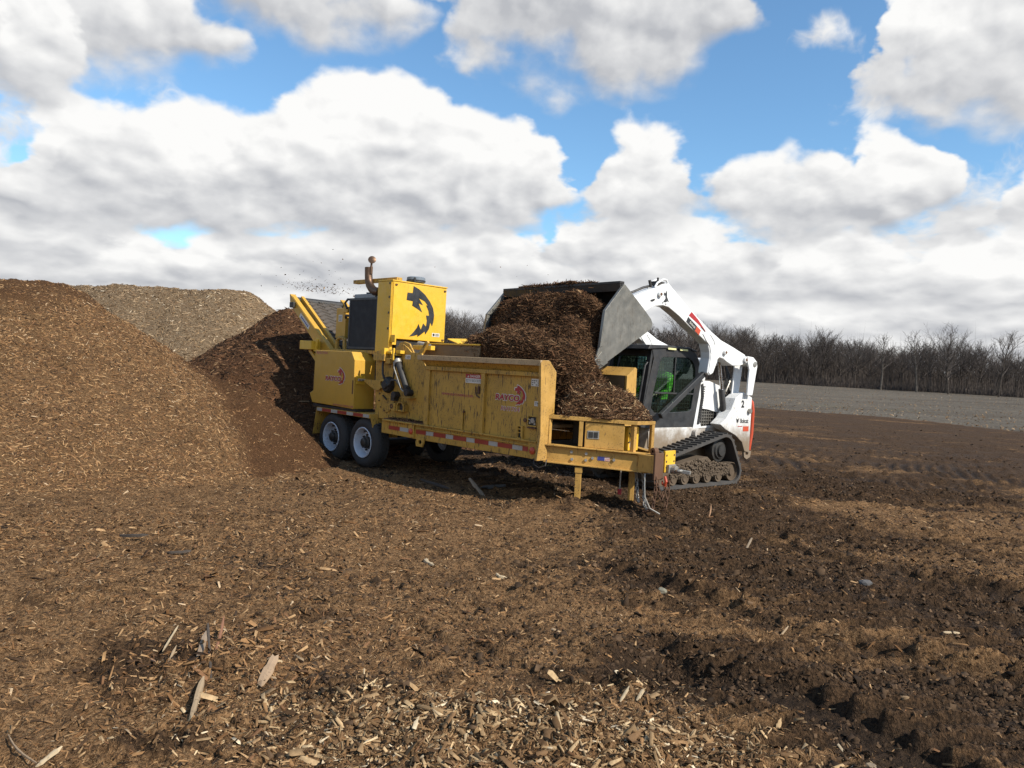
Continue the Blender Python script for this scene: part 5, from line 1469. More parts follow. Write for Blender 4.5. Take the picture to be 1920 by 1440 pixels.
def build_loader():
    L = thing('track_loader', 'white compact track loader tipping its raised bucket over the hopper', 'track loader', LO, LRZ)
    wp, wm, bp = M['white_paint'], M['white_muddy'], M['black_paint']

    def P(name, mb, mat, bev=0.006, par=L, smooth=False):
        return mb.build(name, mat, par, bevel=bev, smooth=smooth)

    # --- tracks
    NL = 46
    hull = resample(track_path(), NL * 2)
    lugmesh = None
    for w0, w1 in ((0.0, 0.40), (1.30, 1.70)):
        n = len(hull)
        c = (sum(p[0] for p in hull) / n, sum(p[1] for p in hull) / n)
        inn = []
        for i in range(n):
            a, b = Vector(hull[i - 1]), Vector(hull[(i + 1) % n]); t = (b - a).normalized(); nn = Vector((-t.y, t.x))
            inn.append((hull[i][0] + nn.x * 0.045, hull[i][1] + nn.y * 0.045))
        tr = P('track', MB().ringprism(hull, inn, 'y', w0, w1), M['track_rubber'], 0)
        for i in range(NL):
            p = Vector(hull[i * 2]); a, b = Vector(hull[i * 2 - 1]), Vector(hull[(i * 2 + 1) % n]); t = (b - a).normalized(); nn = Vector((-t.y, t.x))
            if lugmesh is None:
                m = MB()
                for s in (0, 1):
                    x0, x1 = (0.005, 0.185) if s == 0 else (0.215, 0.395); sh = 0.018 if s == 0 else -0.018
                    m.add([(-0.017 + sh, x0, 0.0), (0.017 + sh, x0, 0.0), (0.017 - sh, x1, 0.0), (-0.017 - sh, x1, 0.0), (-0.011 + sh, x0, 0.026), (0.011 + sh, x0, 0.026), (0.011 - sh, x1, 0.026), (-0.011 - sh, x1, 0.026)],
                          [(3, 2, 1, 0), (4, 5, 6, 7), (0, 1, 5, 4), (1, 2, 6, 5), (2, 3, 7, 6), (3, 0, 4, 7)])
                o = m.build('track_lug', M['track_rubber'], tr); lugmesh = o.data
            else:
                o = bpy.data.objects.new('track_lug', lugmesh); COL.objects.link(o); o.parent = tr
            o.location = (p.x, w0, p.y)
            # local z outward, local x along the belt
            ang = math.atan2(-nn.y, -nn.x)
            o.rotation_euler = (0, math.pi / 2 - ang, 0)
        # undercarriage
        s0 = w0 + (0.05 if w0 == 0 else 0.0); s1 = w0 + (0.40 if w0 == 0 else 0.35)
        fr = P('track_frame', MB().prism([(-0.12, 0.13), (1.42, 0.13), (1.46, 0.26), (1.30, 0.30), (1.05, 0.33), (0.85, 0.46), (0.30, 0.40), (-0.05, 0.34), (-0.2, 0.22)], 'y', s0, s1), M['mudcake'], 0.02)
        for s in (-0.02, 0.27, 0.56, 0.85, 1.14):
            P('track_roller', MB().lathe([(0.0, 0.0), (0.05, 0.005), (0.06, -0.01), (0.092, 0.0), (0.10, -0.02), (0.10, -0.10), (0.05, -0.12)] if w0 == 0 else [(0.0, 0.0), (0.10, 0.0), (0.10, -0.2), (0.05, -0.2)], (s, w0 + 0.035, 0.145), (0, -1, 0), 20), M['mudcake'], 0, par=fr, smooth=True)
        P('idler', MB().lathe([(0.0, 0.0), (0.07, 0.0), (0.08, -0.03), (0.16, -0.03), (0.17, 0.0), (0.19, 0.0), (0.19, -0.2)], (-0.26, w0 + 0.05, 0.24), (0, -1, 0), 28), M['mudcake'], 0, par=fr, smooth=True)
        P('idler', MB().lathe([(0.0, 0.0), (0.06, 0.0), (0.07, -0.03), (0.13, -0.03), (0.14, 0.0), (0.152, 0.0), (0.152, -0.2)], (1.52, w0 + 0.05, 0.20), (0, -1, 0), 28), M['mudcake'], 0, par=fr, smooth=True)
        sk = MB(); sk.lathe([(0.0, 0.0), (0.09, 0.0), (0.10, -0.03), (0.135, -0.035), (0.15, -0.06), (0.19, -0.065), (0.20, -0.10), (0.20, -0.2)], (1.24, w0 + 0.06, 0.55), (0, -1, 0), 28)
        so = P('sprocket', sk, M['dark_steel'], 0, par=fr, smooth=True)
        if w0 == 0:
            # clods caked on the frame
            m = MB(); rr = random.Random(4)
            for i in range(700):
                s = rr.uniform(-0.1, 1.4); z = rr.uniform(0.16, 0.44 - 0.15 * abs(s - 0.6)); r = rr.uniform(0.006, 0.024)
                pts = []
                for a in range(6):
                    for b_ in (-0.6, 0.6): pts.append((s + r * 1.2 * math.cos(a * 1.05) * rr.uniform(.6, 1.1), 0.05 + r * b_ * rr.uniform(.3, 1) - 0.01, z + r * math.sin(a * 1.05) * rr.uniform(.6, 1.1)))
                o0 = len(m.v)
                m.add(pts, [(0, 2, 4, 6, 8, 10), (1, 3, 5, 7, 9, 11)] + [(2 * a, (2 * a + 2) % 12, (2 * a + 3) % 12, 2 * a + 1) for a in range(6)])
            q = m.build('caked_mud', M['mudcake'], fr); q.data.polygons.foreach_set('use_smooth', [True] * len(q.data.polygons)); q['kind'] = 'stuff'
    # --- chassis
    P('chassis', MB().prism([(-0.22, 0.22), (-0.30, 0.50), (-0.16, 0.90), (1.75, 0.90), (1.98, 0.55), (1.90, 0.26)], 'y', 0.42, 1.28), wm, 0.01)
    P('sill', MB().prism([(-0.02, 0.865), (0.90, 0.885), (1.05, 0.88), (1.02, 0.74), (0.62, 0.64), (-0.02, 0.56), (-0.20, 0.60), (-0.22, 0.84)], 'y', 0.405, 0.418), wm, 0.004)
    P('step_boss', MB().cyl((0.92, 0.40, 0.80), (0.92, 0.33, 0.80), 0.062, n=18), wm, 0.004, smooth=True)
    # engine side panel with its grille
    eo = [(1.05, 1.68), (1.10, 1.665), (1.28, 1.66), (1.61, 1.58), (1.70, 1.53), (1.80, 1.05), (1.70, 0.89), (0.90, 0.885), (1.00, 1.39)]
    gi = [(1.10, 1.205), (1.16, 1.20), (1.28, 1.19), (1.55, 1.14), (1.55, 1.10), (1.53, 0.95), (1.45, 0.93), (1.11, 0.905), (1.06, 1.02)]
    sp = P('engine_side_panel', MB().ringprism(eo, gi, 'y', 0.41, 0.44), wp, 0.006)
    P('grille_back', MB().box(1.05, 1.57, 0.47, 0.48, 0.89, 1.22), M['hose'], 0, par=sp)
    g = MB()
    for i in range(8): g.box(1.075 + i * 0.062, 1.081 + i * 0.062, 0.428, 0.434, 0.91, 1.19 - max(0, i - 2) * 0.012)
    for i in range(5): g.box(1.06, 1.545, 0.4345, 0.440, 0.955 + i * 0.05, 0.961 + i * 0.05)
    P('grille_mesh', g, M['zinc'], 0, par=sp)
    P('panel_slot', MB().prism([(1.60, 1.30), (1.64, 1.30), (1.655, 1.34), (1.655, 1.42), (1.635, 1.46), (1.61, 1.45), (1.595, 1.40), (1.592, 1.34)], 'y', 0.4055, 0.4095), M['hose'], 0, par=sp)
    P('corner_cap', MB().cyl((1.06, 0.38, 1.70), (1.06, 0.46, 1.70), 0.045, n=14), wp, 0.004, smooth=True)
    P('engine_cover', MB().prism([(1.12, 0.90), (1.12, 1.62), (1.50, 1.58), (2.10, 1.35), (2.15, 0.55), (1.9, 0.5)], 'y', 0.46, 1.28), M['dark_steel'], 0.02)
    P('engine_side_panel', MB().prism(eo, 'y', 1.28, 1.31), wp, 0.006)
    # tail uprights (carry the lift arms), bumper, tailgate
    tl = [(1.81, 1.48), (1.90, 1.50), (2.14, 1.42), (2.15, 0.48), (2.01, 0.50), (1.92, 0.66), (1.72, 0.78), (1.43, 0.88), (1.27, 0.965), (1.42, 1.06), (1.55, 1.20), (1.66, 1.40)]
    for y0, y1 in ((0.15, 0.36), (1.34, 1.55)):
        tu = P('tail_upright', MB().prism(tl, 'y', y0, y1), wm, 0.01)
        P('pivot_pin', MB().cyl((2.06, y0 - 0.045, 1.19), (2.06, y1 + 0.045, 1.19), 0.042, n=16), M['zinc'], 0.003, par=tu)
        if y0 < 1:
            put_text(MB(), 'Bobcat', (1.83, 0.1475, 0.985), *NEAR, 0.235, 0.078, bold=0.025).build('lettering', M['black_decal'], tu)
            put_text(MB(), '2', (1.83, 0.1475, 1.245), *NEAR, 0.085, 0.125, bold=0.05).build('lettering', M['black_decal'], tu)
            m = MB(); put_poly(m, [(0.0, 0.085), (0.015, 0.05), (0.02, 0.02), (0.045, 0.0), (0.07, 0.02), (0.078, 0.05), (0.10, 0.09), (0.07, 0.07), (0.05, 0.062), (0.03, 0.068)], (1.70, 0.1475, 0.985), *NEAR)
            m.build('emblem', M['black_decal'], tu)
            m = MB(); plate(m, (1.92, 0.1498, 0.845), XD, ZD, 0.165, 0.085, 0.003); m.build('decal', M['orange'], tu)
            m = MB(); put_poly(m, [(0, 0), (0.13, 0.0), (0.15, 0.012), (0, 0.012)], (1.76, 0.1475, 0.925), *NEAR); m.build('decal', M['red_decal'], tu)
    P('tailgate', MB().prism([(2.16, 0.55), (2.16, 1.43), (2.22, 1.42), (2.30, 1.30), (2.30, 0.55)], 'y', 0.22, 1.48), wp, 0.02)
    P('tailgate_edge', MB().tube([(2.20, 0.20, 0.52), (2.245, 0.195, 0.80), (2.245, 0.195, 1.18), (2.215, 0.20, 1.33), (2.17, 0.24, 1.40)], 0.036, 10), M['orange'], 0, smooth=True)
    P('tailgate_edge', MB().tube([(2.20, 1.50, 0.52), (2.245, 1.505, 0.80), (2.245, 1.505, 1.18), (2.215, 1.50, 1.33), (2.17, 1.46, 1.40)], 0.036, 10), M['orange'], 0, smooth=True)
    P('tie_down', MB().ringprism([(2.02, 0.50), (2.24, 0.50), (2.22, 0.40), (2.12, 0.36), (2.04, 0.40)], [(2.07, 0.475), (2.16, 0.475), (2.15, 0.44), (2.11, 0.43), (2.075, 0.44)], 'y', 0.17, 0.21), wm, 0.003)

    # --- lift arms
    arm = [(-1.06, 2.73), (-1.06, 2.81), (-0.91, 2.875), (-0.56, 3.0), (-0.40, 3.07), (-0.28, 3.085), (0.0, 2.91), (0.27, 2.745), (0.85, 2.445), (1.10, 2.335), (1.45, 2.24), (1.80, 2.135), (1.86, 2.08), (1.84, 2.0), (1.75, 1.96), (1.64, 1.935), (1.47, 1.935), (1.30, 1.99),
           (1.20, 2.035), (1.10, 2.05), (1.05, 2.02), (0.94, 1.81), (0.89, 1.765), (0.84, 1.755), (0.79, 1.79), (0.80, 1.87), (0.83, 2.02), (0.82, 2.12), (0.76, 2.25), (0.60, 2.335), (0.30, 2.47), (-0.01, 2.63), (-0.26, 2.735), (-0.40, 2.75), (-0.58, 2.72), (-0.71, 2.66), (-0.84, 2.595), (-0.98, 2.55)]
    for y0, y1 in ((0.12, 0.30), (1.42, 1.60)):
        a = P('lift_arm', MB().prism(arm, 'y', y0, y1), wp, 0.012)
        near = y0 < 1
        f = y0 - 0.012
        gs = P('arm_gusset', MB().prism([(0.60, 2.40), (0.74, 2.47), (0.92, 2.38), (0.99, 2.29), (1.04, 2.10), (1.02, 1.98), (0.93, 1.80), (0.86, 1.765), (0.81, 1.80), (0.83, 1.9), (0.85, 2.10), (0.80, 2.22), (0.70, 2.30)], 'y', f, y0 + 0.02), wp, 0.006, par=a)
        for (s, z, r) in ((-0.50, 2.905, 0.042), (1.21, 2.14, 0.042), (1.80, 2.05, 0.05)):
            P('pivot_pin', MB().cyl((s, f - 0.03, z), (s, y1 + 0.03, z), r, n=16), wp, 0.004, par=a, smooth=True)
            P('pin_head', MB().cyl((s, f - 0.036, z), (s, f - 0.029, z), r * 0.55, n=10), M['rust'], 0, par=a)
        if near:
            fa = y0 - 0.0025
            m = MB(); put_poly(m, [(0.0, 0.0), (0.05, 0.055), (0.04, 0.12), (0.075, 0.19), (0.085, 0.08), (0.11, 0.05), (0.135, 0.005), (0.10, 0.02), (0.065, 0.0)], (-0.40, fa, 2.80), *NEAR)
            put_poly(m, [(0, 0.12), (0.03, 0.15), (0.05, 0.12), (0.03, 0.09)], (-0.40, fa, 2.80), *NEAR); put_poly(m, [(0, 0), (0.018, 0.0), (0.018, 0.025), (0, 0.025)], (-0.415, fa, 2.775), *NEAR); put_poly(m, [(0, 0), (0.022, 0.0), (0.022, 0.02), (0, 0.02)], (-0.345, fa, 2.765), *NEAR)
            m.build('emblem', M['black_decal'], a)
            P('arm_slot', MB().prism([(-0.69, 2.80), (-0.65, 2.815), (-0.60, 2.83), (-0.59, 2.81), (-0.63, 2.785), (-0.68, 2.78)], 'y', fa - 0.002, y0 - 0.0005), M['hose'], 0, par=a)
            # red wedge, black maker's plate and red number plate along the arm
            dx_ = Vector((0.58, 0, -0.315)).normalized(); dz_ = Vector((0.315, 0, 0.58)).normalized()
            m = MB(); put_poly(m, [(0.0, 0.0), (0.03, 0.085), (0.24, 0.075), (0.68, 0.0), (0.30, 0.02)], (0.23, fa, 2.655), dx_, dz_); m.build('decal', M['red_decal'], a)
            m = MB(); put_poly(m, [(0.34, 0.012), (0.66, 0.0), (0.40, 0.028)], (0.235, fa - 0.002, 2.655), dx_, dz_); m.build('decal', M['black_decal'], a)
            m = MB(); plate(m, (0.175, y0 - 0.0005, 2.555), dx_, dz_, 0.26, 0.088, 0.003); dd = m.build('decal', M['black_decal'], a)
            put_text(MB(), 'Bobcat', Vector((0.175, y0 - 0.0045, 2.555)) + dx_ * 0.085 + dz_ * 0.025, dx_, dz_, 0.155, 0.042).build('lettering', M['white_decal'], dd)
            m = MB(); plate(m, Vector((0.175, y0 - 0.0005, 2.555)) + dx_ * 0.262, dx_, dz_, 0.125, 0.088, 0.003); m.build('decal', M['orange'], a)
            P('arm_recess', MB().prism([(0.79, 2.40), (0.83, 2.405), (0.93, 2.31), (0.95, 2.25), (0.93, 2.24), (0.90, 2.30)], 'y', f - 0.008, f - 0.001), wp, 0.002, par=a)
        else:
            P('arm_recess', MB().prism([(0.79, 2.40), (0.83, 2.405), (0.93, 2.31), (0.95, 2.25), (0.93, 2.24), (0.90, 2.30)], 'y', f - 0.008, f - 0.001), wp, 0.002, par=a)
        # rear link
        P('rear_link', MB().prism([(1.80, 2.11), (1.98, 2.10), (2.09, 2.03), (2.115, 1.95), (2.08, 1.78), (2.02, 1.46), (1.87, 1.46), (1.875, 1.70), (1.89, 1.88), (1.84, 1.98)], 'y', y0 - 0.05, y0 - 0.02), wp, 0.005)
        P('rear_link', MB().prism([(1.80, 2.09), (1.98, 2.08), (2.06, 2.00), (1.98, 1.46), (1.78, 1.46), (1.82, 1.9)], 'y', y1 + 0.015, y1 + 0.04), wp, 0.005)
        P('link_pin', MB().cyl((2.03, y0 - 0.065, 1.985), (2.03, y1 + 0.05, 1.985), 0.045, n=16), M['zinc'], 0.003, smooth=True)
        # lift cylinder
        cy = P('lift_cylinder', MB().cyl((1.60, (y0 + y1) / 2 + 0.10, 1.02), (1.47, (y0 + y1) / 2 + 0.10, 1.54), 0.052, n=16), M['black_paint'], 0.004, smooth=True)
        P('cylinder_rod', MB().cyl((1.475, (y0 + y1) / 2 + 0.10, 1.52), (1.36, (y0 + y1) / 2 + 0.10, 2.02), 0.026, n=12), M['chrome'], 0, par=cy, smooth=True)
        # diagonal stabiliser bar
        P('control_link', MB().bar((0.86, y0 + 0.09, 1.80), (-0.20, y0 + 0.09, 1.09), 0.07, 0.085), bp, 0.008)
    for i, (a0, b0) in enumerate(((1.70, 1.62), (1.74, 1.60), (1.79, 1.58))):
        P('hose', MB().tube([(a0, 0.42 + i * 0.03, 1.95), (a0 + 0.03, 0.40, 1.75), (a0 - 0.02, 0.40, 1.60), (a0 + 0.08, 0.40, 1.45), (a0 + 0.05, 0.42, 1.15)], 0.014, 8), M['hose'], 0, smooth=True)
    P('hose_guide', MB().tube([(1.68, 0.37, 1.50), (1.76, 0.36, 1.66), (1.80, 0.36, 1.72), (1.82, 0.36, 1.58), (1.92, 0.36, 1.45)], 0.016, 8), M['zinc'], 0, smooth=True)
    P('hose', MB().tube([(1.72, 0.40, 1.10), (1.78, 0.40, 1.35), (1.88, 0.40, 1.50), (1.98, 0.40, 1.53), (2.02, 0.42, 1.45)], 0.022, 8), M['hose'], 0, smooth=True)
    P('cross_tube', MB().cyl((1.55, 0.30, 1.99), (1.55, 1.42, 1.99), 0.06, n=14), wp, 0, smooth=True)
    P('cross_tube', MB().box(-0.82, -0.62, 0.30, 1.42, 2.72, 2.84), wp, 0.01)
    # hose loop guard on the knuckle
    P('hose_guard', MB().tube([(-0.58, 0.14, 3.0), (-0.53, 0.14, 3.07), (-0.40, 0.14, 3.135), (-0.33, 0.14, 3.135), (-0.29, 0.14, 3.08)], 0.016, 8).tube([(-0.58, 0.28, 3.0), (-0.53, 0.28, 3.07), (-0.40, 0.28, 3.135), (-0.33, 0.28, 3.135), (-0.29, 0.28, 3.08)], 0.016, 8), wp, 0, smooth=True)
    P('hose_coupler', MB().box(-0.52, -0.34, 0.16, 0.27, 3.04, 3.10).cyl((-0.60, 0.2, 3.0), (-0.64, 0.2, 3.10), 0.022, n=8).cyl((-0.45, 0.2, 3.08), (-0.45, 0.2, 3.16), 0.016, n=8), M['dark_steel'], 0.003)
    P('hose', MB().tube([(-0.60, 0.22, 3.02), (-0.75, 0.22, 2.98), (-0.95, 0.22, 2.90), (-1.1, 0.25, 2.84)], 0.018, 8), M['hose'], 0, smooth=True)

    # --- attachment plate and bucket
    P('attachment_plate', MB().prism([(-0.92, 2.46), (-0.86, 2.50), (-1.08, 2.86), (-1.14, 2.82)], 'y', 0.16, 1.56), M['dark_steel'], 0.01)
    P('tilt_cylinder', MB().cyl((-0.42, 0.42, 2.86), (-0.98, 0.42, 2.72), 0.045, n=14), bp, 0.003, smooth=True)
    P('tilt_cylinder', MB().cyl((-0.42, 1.30, 2.86), (-0.98, 1.30, 2.72), 0.045, n=14), bp, 0.003, smooth=True)
    side = [(-1.53, 2.925), (-1.10, 2.62), (-0.945, 2.50), (-0.905, 2.44), (-0.92, 2.37), (-1.0, 2.315), (-1.82, 1.835), (-1.965, 1.785), (-2.03, 1.87), (-1.96, 2.05), (-1.90, 2.52), (-1.56, 2.91)]
    B0, B1 = -0.10, 2.42
    shell_o = [(-1.53, 2.925), (-1.10, 2.62), (-0.945, 2.50), (-0.905, 2.44), (-0.92, 2.37), (-1.0, 2.315), (-1.82, 1.835)]
    shell_i = [(-1.545, 2.905), (-1.115, 2.602), (-0.965, 2.487), (-0.928, 2.437), (-0.94, 2.385), (-1.013, 2.335), (-1.832, 1.855)]
    bk = P('bucket', MB().prism(shell_o + shell_i[::-1], 'y', B0 + 0.0, B1), M['bucket_inside'], 0.003)
    for y0, y1 in ((B0 - 0.03, B0 - 0.0005), (B1 + 0.0005, B1 + 0.03)):
        pl_ = P('side_plate', MB().prism(side, 'y', y0, y1), M['bucket_steel' if y0 < 0 else 'bucket_inside'], 0.004, par=bk)
        o_ = side; P('wear_edge', MB().add([(-1.56, y0 - 0.012, 2.915), (-1.52, y0 - 0.012, 2.88), (-1.845, y0 - 0.012, 2.51), (-1.905, y0 - 0.012, 2.53), (-1.56, y1 + 0.004, 2.915), (-1.52, y1 + 0.004, 2.88), (-1.845, y1 + 0.004, 2.51), (-1.905, y1 + 0.004, 2.53)],
                                        [(0, 1, 2, 3), (7, 6, 5, 4), (0, 4, 5, 1), (1, 5, 6, 2), (2, 6, 7, 3), (3, 7, 4, 0)]), M['bucket_steel'], 0.002, par=bk)
        P('wear_edge', MB().add([(-1.905, y0 - 0.012, 2.53), (-1.845, y0 - 0.012, 2.51), (-1.905, y0 - 0.012, 2.06), (-1.965, y0 - 0.012, 2.04), (-1.905, y1 + 0.004, 2.53), (-1.845, y1 + 0.004, 2.51), (-1.905, y1 + 0.004, 2.06), (-1.965, y1 + 0.004, 2.04)],
                                [(0, 1, 2, 3), (7, 6, 5, 4), (0, 4, 5, 1), (1, 5, 6, 2), (2, 6, 7, 3), (3, 7, 4, 0)]), M['bucket_steel'], 0.002, par=bk)
    P('cutting_edge', MB().prism([(-1.80, 1.84), (-1.965, 1.745), (-2.06, 1.86), (-1.93, 1.985)], 'y', B0 - 0.05, B0 + 0.06), M['bucket_steel'], 0.004, par=bk)
    P('cutting_edge', MB().prism([(-1.80, 1.86), (-1.81, 1.83), (-2.0, 1.72), (-2.02, 1.74)], 'y', B0 + 0.061, B1), M['bucket_steel'], 0.003, par=bk)
    P('top_bar', MB().box(-1.60, -1.51, B0, B1, 2.927, 2.965), M['dark_steel'], 0.006, par=bk)
    P('top_bar', MB().add([(-1.60, B0 + .001, 2.926), (-1.60, B1, 2.926), (-1.575, B1, 2.83), (-1.575, B0 + .001, 2.83), (-1.585, B0 + .001, 2.926), (-1.585, B1, 2.926), (-1.56, B1, 2.83), (-1.56, B0 + .001, 2.83)],
                          [(0, 1, 2, 3), (7, 6, 5, 4), (0, 3, 7, 4), (1, 5, 6, 2), (0, 4, 5, 1), (3, 2, 6, 7)]), M['dark_steel'], 0, par=bk)

    # --- cab
    c0, c1 = 0.42, 1.28
    outer = [(-0.22, 2.11), (0.05, 2.13), (0.40, 2.145), (0.70, 2.15), (0.86, 2.11), (0.96, 2.0), (1.02, 1.85), (1.055, 1.66), (1.0, 1.36), (0.93, 0.90), (0.3, 0.895), (-0.22, 0.89), (-0.38, 0.90), (-0.36, 1.16), (-0.27, 1.55), (-0.17, 1.95)]
    inner = [(0.03, 1.99), (0.10, 2.0), (0.40, 2.01), (0.68, 2.015), (0.78, 1.98), (0.84, 1.92), (0.88, 1.83), (0.90, 1.66), (0.87, 1.40), (0.83, 1.19), (0.78, 1.155), (0.05, 1.125), (-0.08, 1.13), (-0.17, 1.20), (-0.13, 1.45), (-0.01, 1.92)]
    for y0, y1 in ((c0, c0 + 0.05), (c1 - 0.05, c1)):
        cs = P('cab_side', MB().ringprism(outer, inner, 'y', y0, y1), bp, 0.008)
        gm = MB(); gm.prism([(p[0], p[1]) for p in inner], 'y', y0 + 0.022, y0 + 0.028); gm.build('window', M['glass'], cs)
        g = MB()
        gy = y0 + 0.04 if y0 < 1 else y0 + 0.012
        for i in range(16):
            s = -0.10 + i * 0.062
            g.box(s, s + 0.006, gy - 0.003, gy + 0.003, 1.14, 2.0 if s < 0.75 else 1.9)
        for i in range(15):
            z = 1.16 + i * 0.058
            g.box(-0.15 + max(0, (z - 1.2)) * 0.17, 0.88, gy + 0.004, gy + 0.010, z, z + 0.006)
        P('window_guard', g, bp, 0, par=cs)
        P('window_bar', MB().box(-0.10, 0.88, y0 + 0.003, y0 + 0.020, 1.425, 1.450), bp, 0.003, par=cs)
        P('window_bar', MB().box(0.36, 0.385, y0 + 0.0035, y0 + 0.0195, 1.452, 2.0), bp, 0.003, par=cs)
    P('cab_roof', MB().prism([(-0.34, 2.10), (-0.30, 2.17), (0.10, 2.185), (0.70, 2.18), (0.88, 2.135), (0.86, 2.115), (0.70, 2.152), (0.05, 2.132), (-0.2, 2.112)], 'y', c0 - 0.02, c1 + 0.02), bp, 0.01)
    for s in (0.12, 0.42):
        P('roof_lamp', MB().box(s, s + 0.20, c0 - 0.035, c0 - 0.0205, 2.118, 2.148), M['lamp_lens'], 0.004)
    P('cab_wall', MB().box(0.90, 0.94, c0 + 0.05, c1 - 0.05, 0.92, 2.08), bp, 0.006)
    P('cab_floor', MB().box(-0.36, 0.90, c0 + 0.05, c1 - 0.05, 0.905, 0.93), bp, 0.004)
    # front door frame, slanted
    fo = [(c0 + 0.01, 0.92), (c1 - 0.01, 0.92), (c1 - 0.01, 2.09), (c0 + 0.01, 2.09)]
    fi = [(c0 + 0.09, 1.02), (c1 - 0.09, 1.02), (c1 - 0.09, 2.0), (c0 + 0.09, 2.0)]
    def slant(z): return -0.40 + (z - 0.92) * 0.155
    m = MB(); n = 4
    vs = [(slant(z), y, z) for y, z in fo] + [(slant(z), y, z) for y, z in fi] + [(slant(z) + 0.05, y, z) for y, z in fo] + [(slant(z) + 0.05, y, z) for y, z in fi]
    fs = []
    for i in range(4):
        j = (i + 1) % 4
        fs += [(i, j, n + j, n + i), (2 * n + j, 2 * n + i, 3 * n + i, 3 * n + j), (j, i, 2 * n + i, 2 * n + j), (n + i, n + j, 3 * n + j, 3 * n + i)]
    m.add(vs, fs); fd = P('cab_door', m, bp, 0.006)
    m = MB(); m.add([(slant(z) + 0.024 + t, y, z) for t in (0, 0.006) for y, z in fi], [(3, 2, 1, 0), (4, 5, 6, 7), (0, 1, 5, 4), (1, 2, 6, 5), (2, 3, 7, 6), (3, 0, 4, 7)]); m.build('window', M['glass'], fd)
    P('grab_handle', MB().tube([(slant(1.1) - 0.01, c0 + 0.05, 1.1), (slant(1.1) - 0.06, c0 + 0.05, 1.15), (slant(1.9) - 0.06, c0 + 0.05, 1.85), (slant(1.9) - 0.01, c0 + 0.05, 1.9)], 0.014, 8), bp, 0, par=fd, smooth=True)
    P('grab_handle', MB().tube([(slant(1.6) - 0.01, c1 - 0.12, 1.75), (slant(1.6) - 0.07, c1 - 0.12, 1.78), (slant(1.9) - 0.07, c1 - 0.12, 1.97), (slant(1.9) - 0.01, c1 - 0.12, 2.0)], 0.012, 8).tube([(slant(1.6) - 0.01, c1 - 0.30, 1.75), (slant(1.6) - 0.07, c1 - 0.30, 1.78), (slant(1.9) - 0.07, c1 - 0.30, 1.97), (slant(1.9) - 0.01, c1 - 0.30, 2.0)], 0.012, 8), bp, 0, par=fd, smooth=True)
    g = MB()
    for i in range(12): g.add([(slant(z) + 0.038 + t, c0 + 0.10 + i * 0.06 + w, z) for t in (0, 0.006) for w, z in ((0, 1.03), (0.006, 1.03), (0.006, 1.99), (0, 1.99))], [(3, 2, 1, 0), (4, 5, 6, 7), (0, 1, 5, 4), (1, 2, 6, 5), (2, 3, 7, 6), (3, 0, 4, 7)])
    for i in range(16): g.box(slant(1.05 + i * 0.06) + 0.046, slant(1.05 + i * 0.06) + 0.052, c0 + 0.09, c1 - 0.09, 1.05 + i * 0.06, 1.056 + i * 0.06)
    P('window_guard', g, bp, 0, par=fd)
    # ribbed vent behind the door
    vt = P('side_vent', MB().prism([(0.99, 0.95), (1.05, 0.95), (1.125, 1.40), (1.09, 1.62), (1.04, 1.60), (1.06, 1.40)], 'y', 0.395, 0.408), bp, 0.003)
    for i in range(14):
        z = 1.06 + i * 0.038; s = 1.0 + (z - 0.95) * 0.14
        P('vent_rib', MB().box(s, s + 0.055, 0.386, 0.3945, z, z + 0.018), M['hose'], 0, par=vt)
    # seat and controls inside
    se = MB(); se.box(0.22, 0.72, 0.60, 1.10, 1.10, 1.22); se.prism([(0.62, 1.22), (0.78, 1.22), (0.90, 1.85), (0.78, 1.86)], 'y', 0.62, 1.08)
    P('seat', se, M['hose'], 0.03)
    P('seat_base', MB().box(0.25, 0.70, 0.62, 1.08, 0.935, 1.099), bp, 0.01)
    for y in (0.52, 1.16):
        P('joystick', MB().cyl((0.12, y, 1.20), (0.08, y, 1.36), 0.016, n=8).cyl((0.08, y, 1.35), (0.075, y, 1.44), 0.026, n=10).box(0.05, 0.45, y - 0.04, y + 0.04, 1.12, 1.20), M['hose'], 0.004)
    return L


LOADER = build_loader()


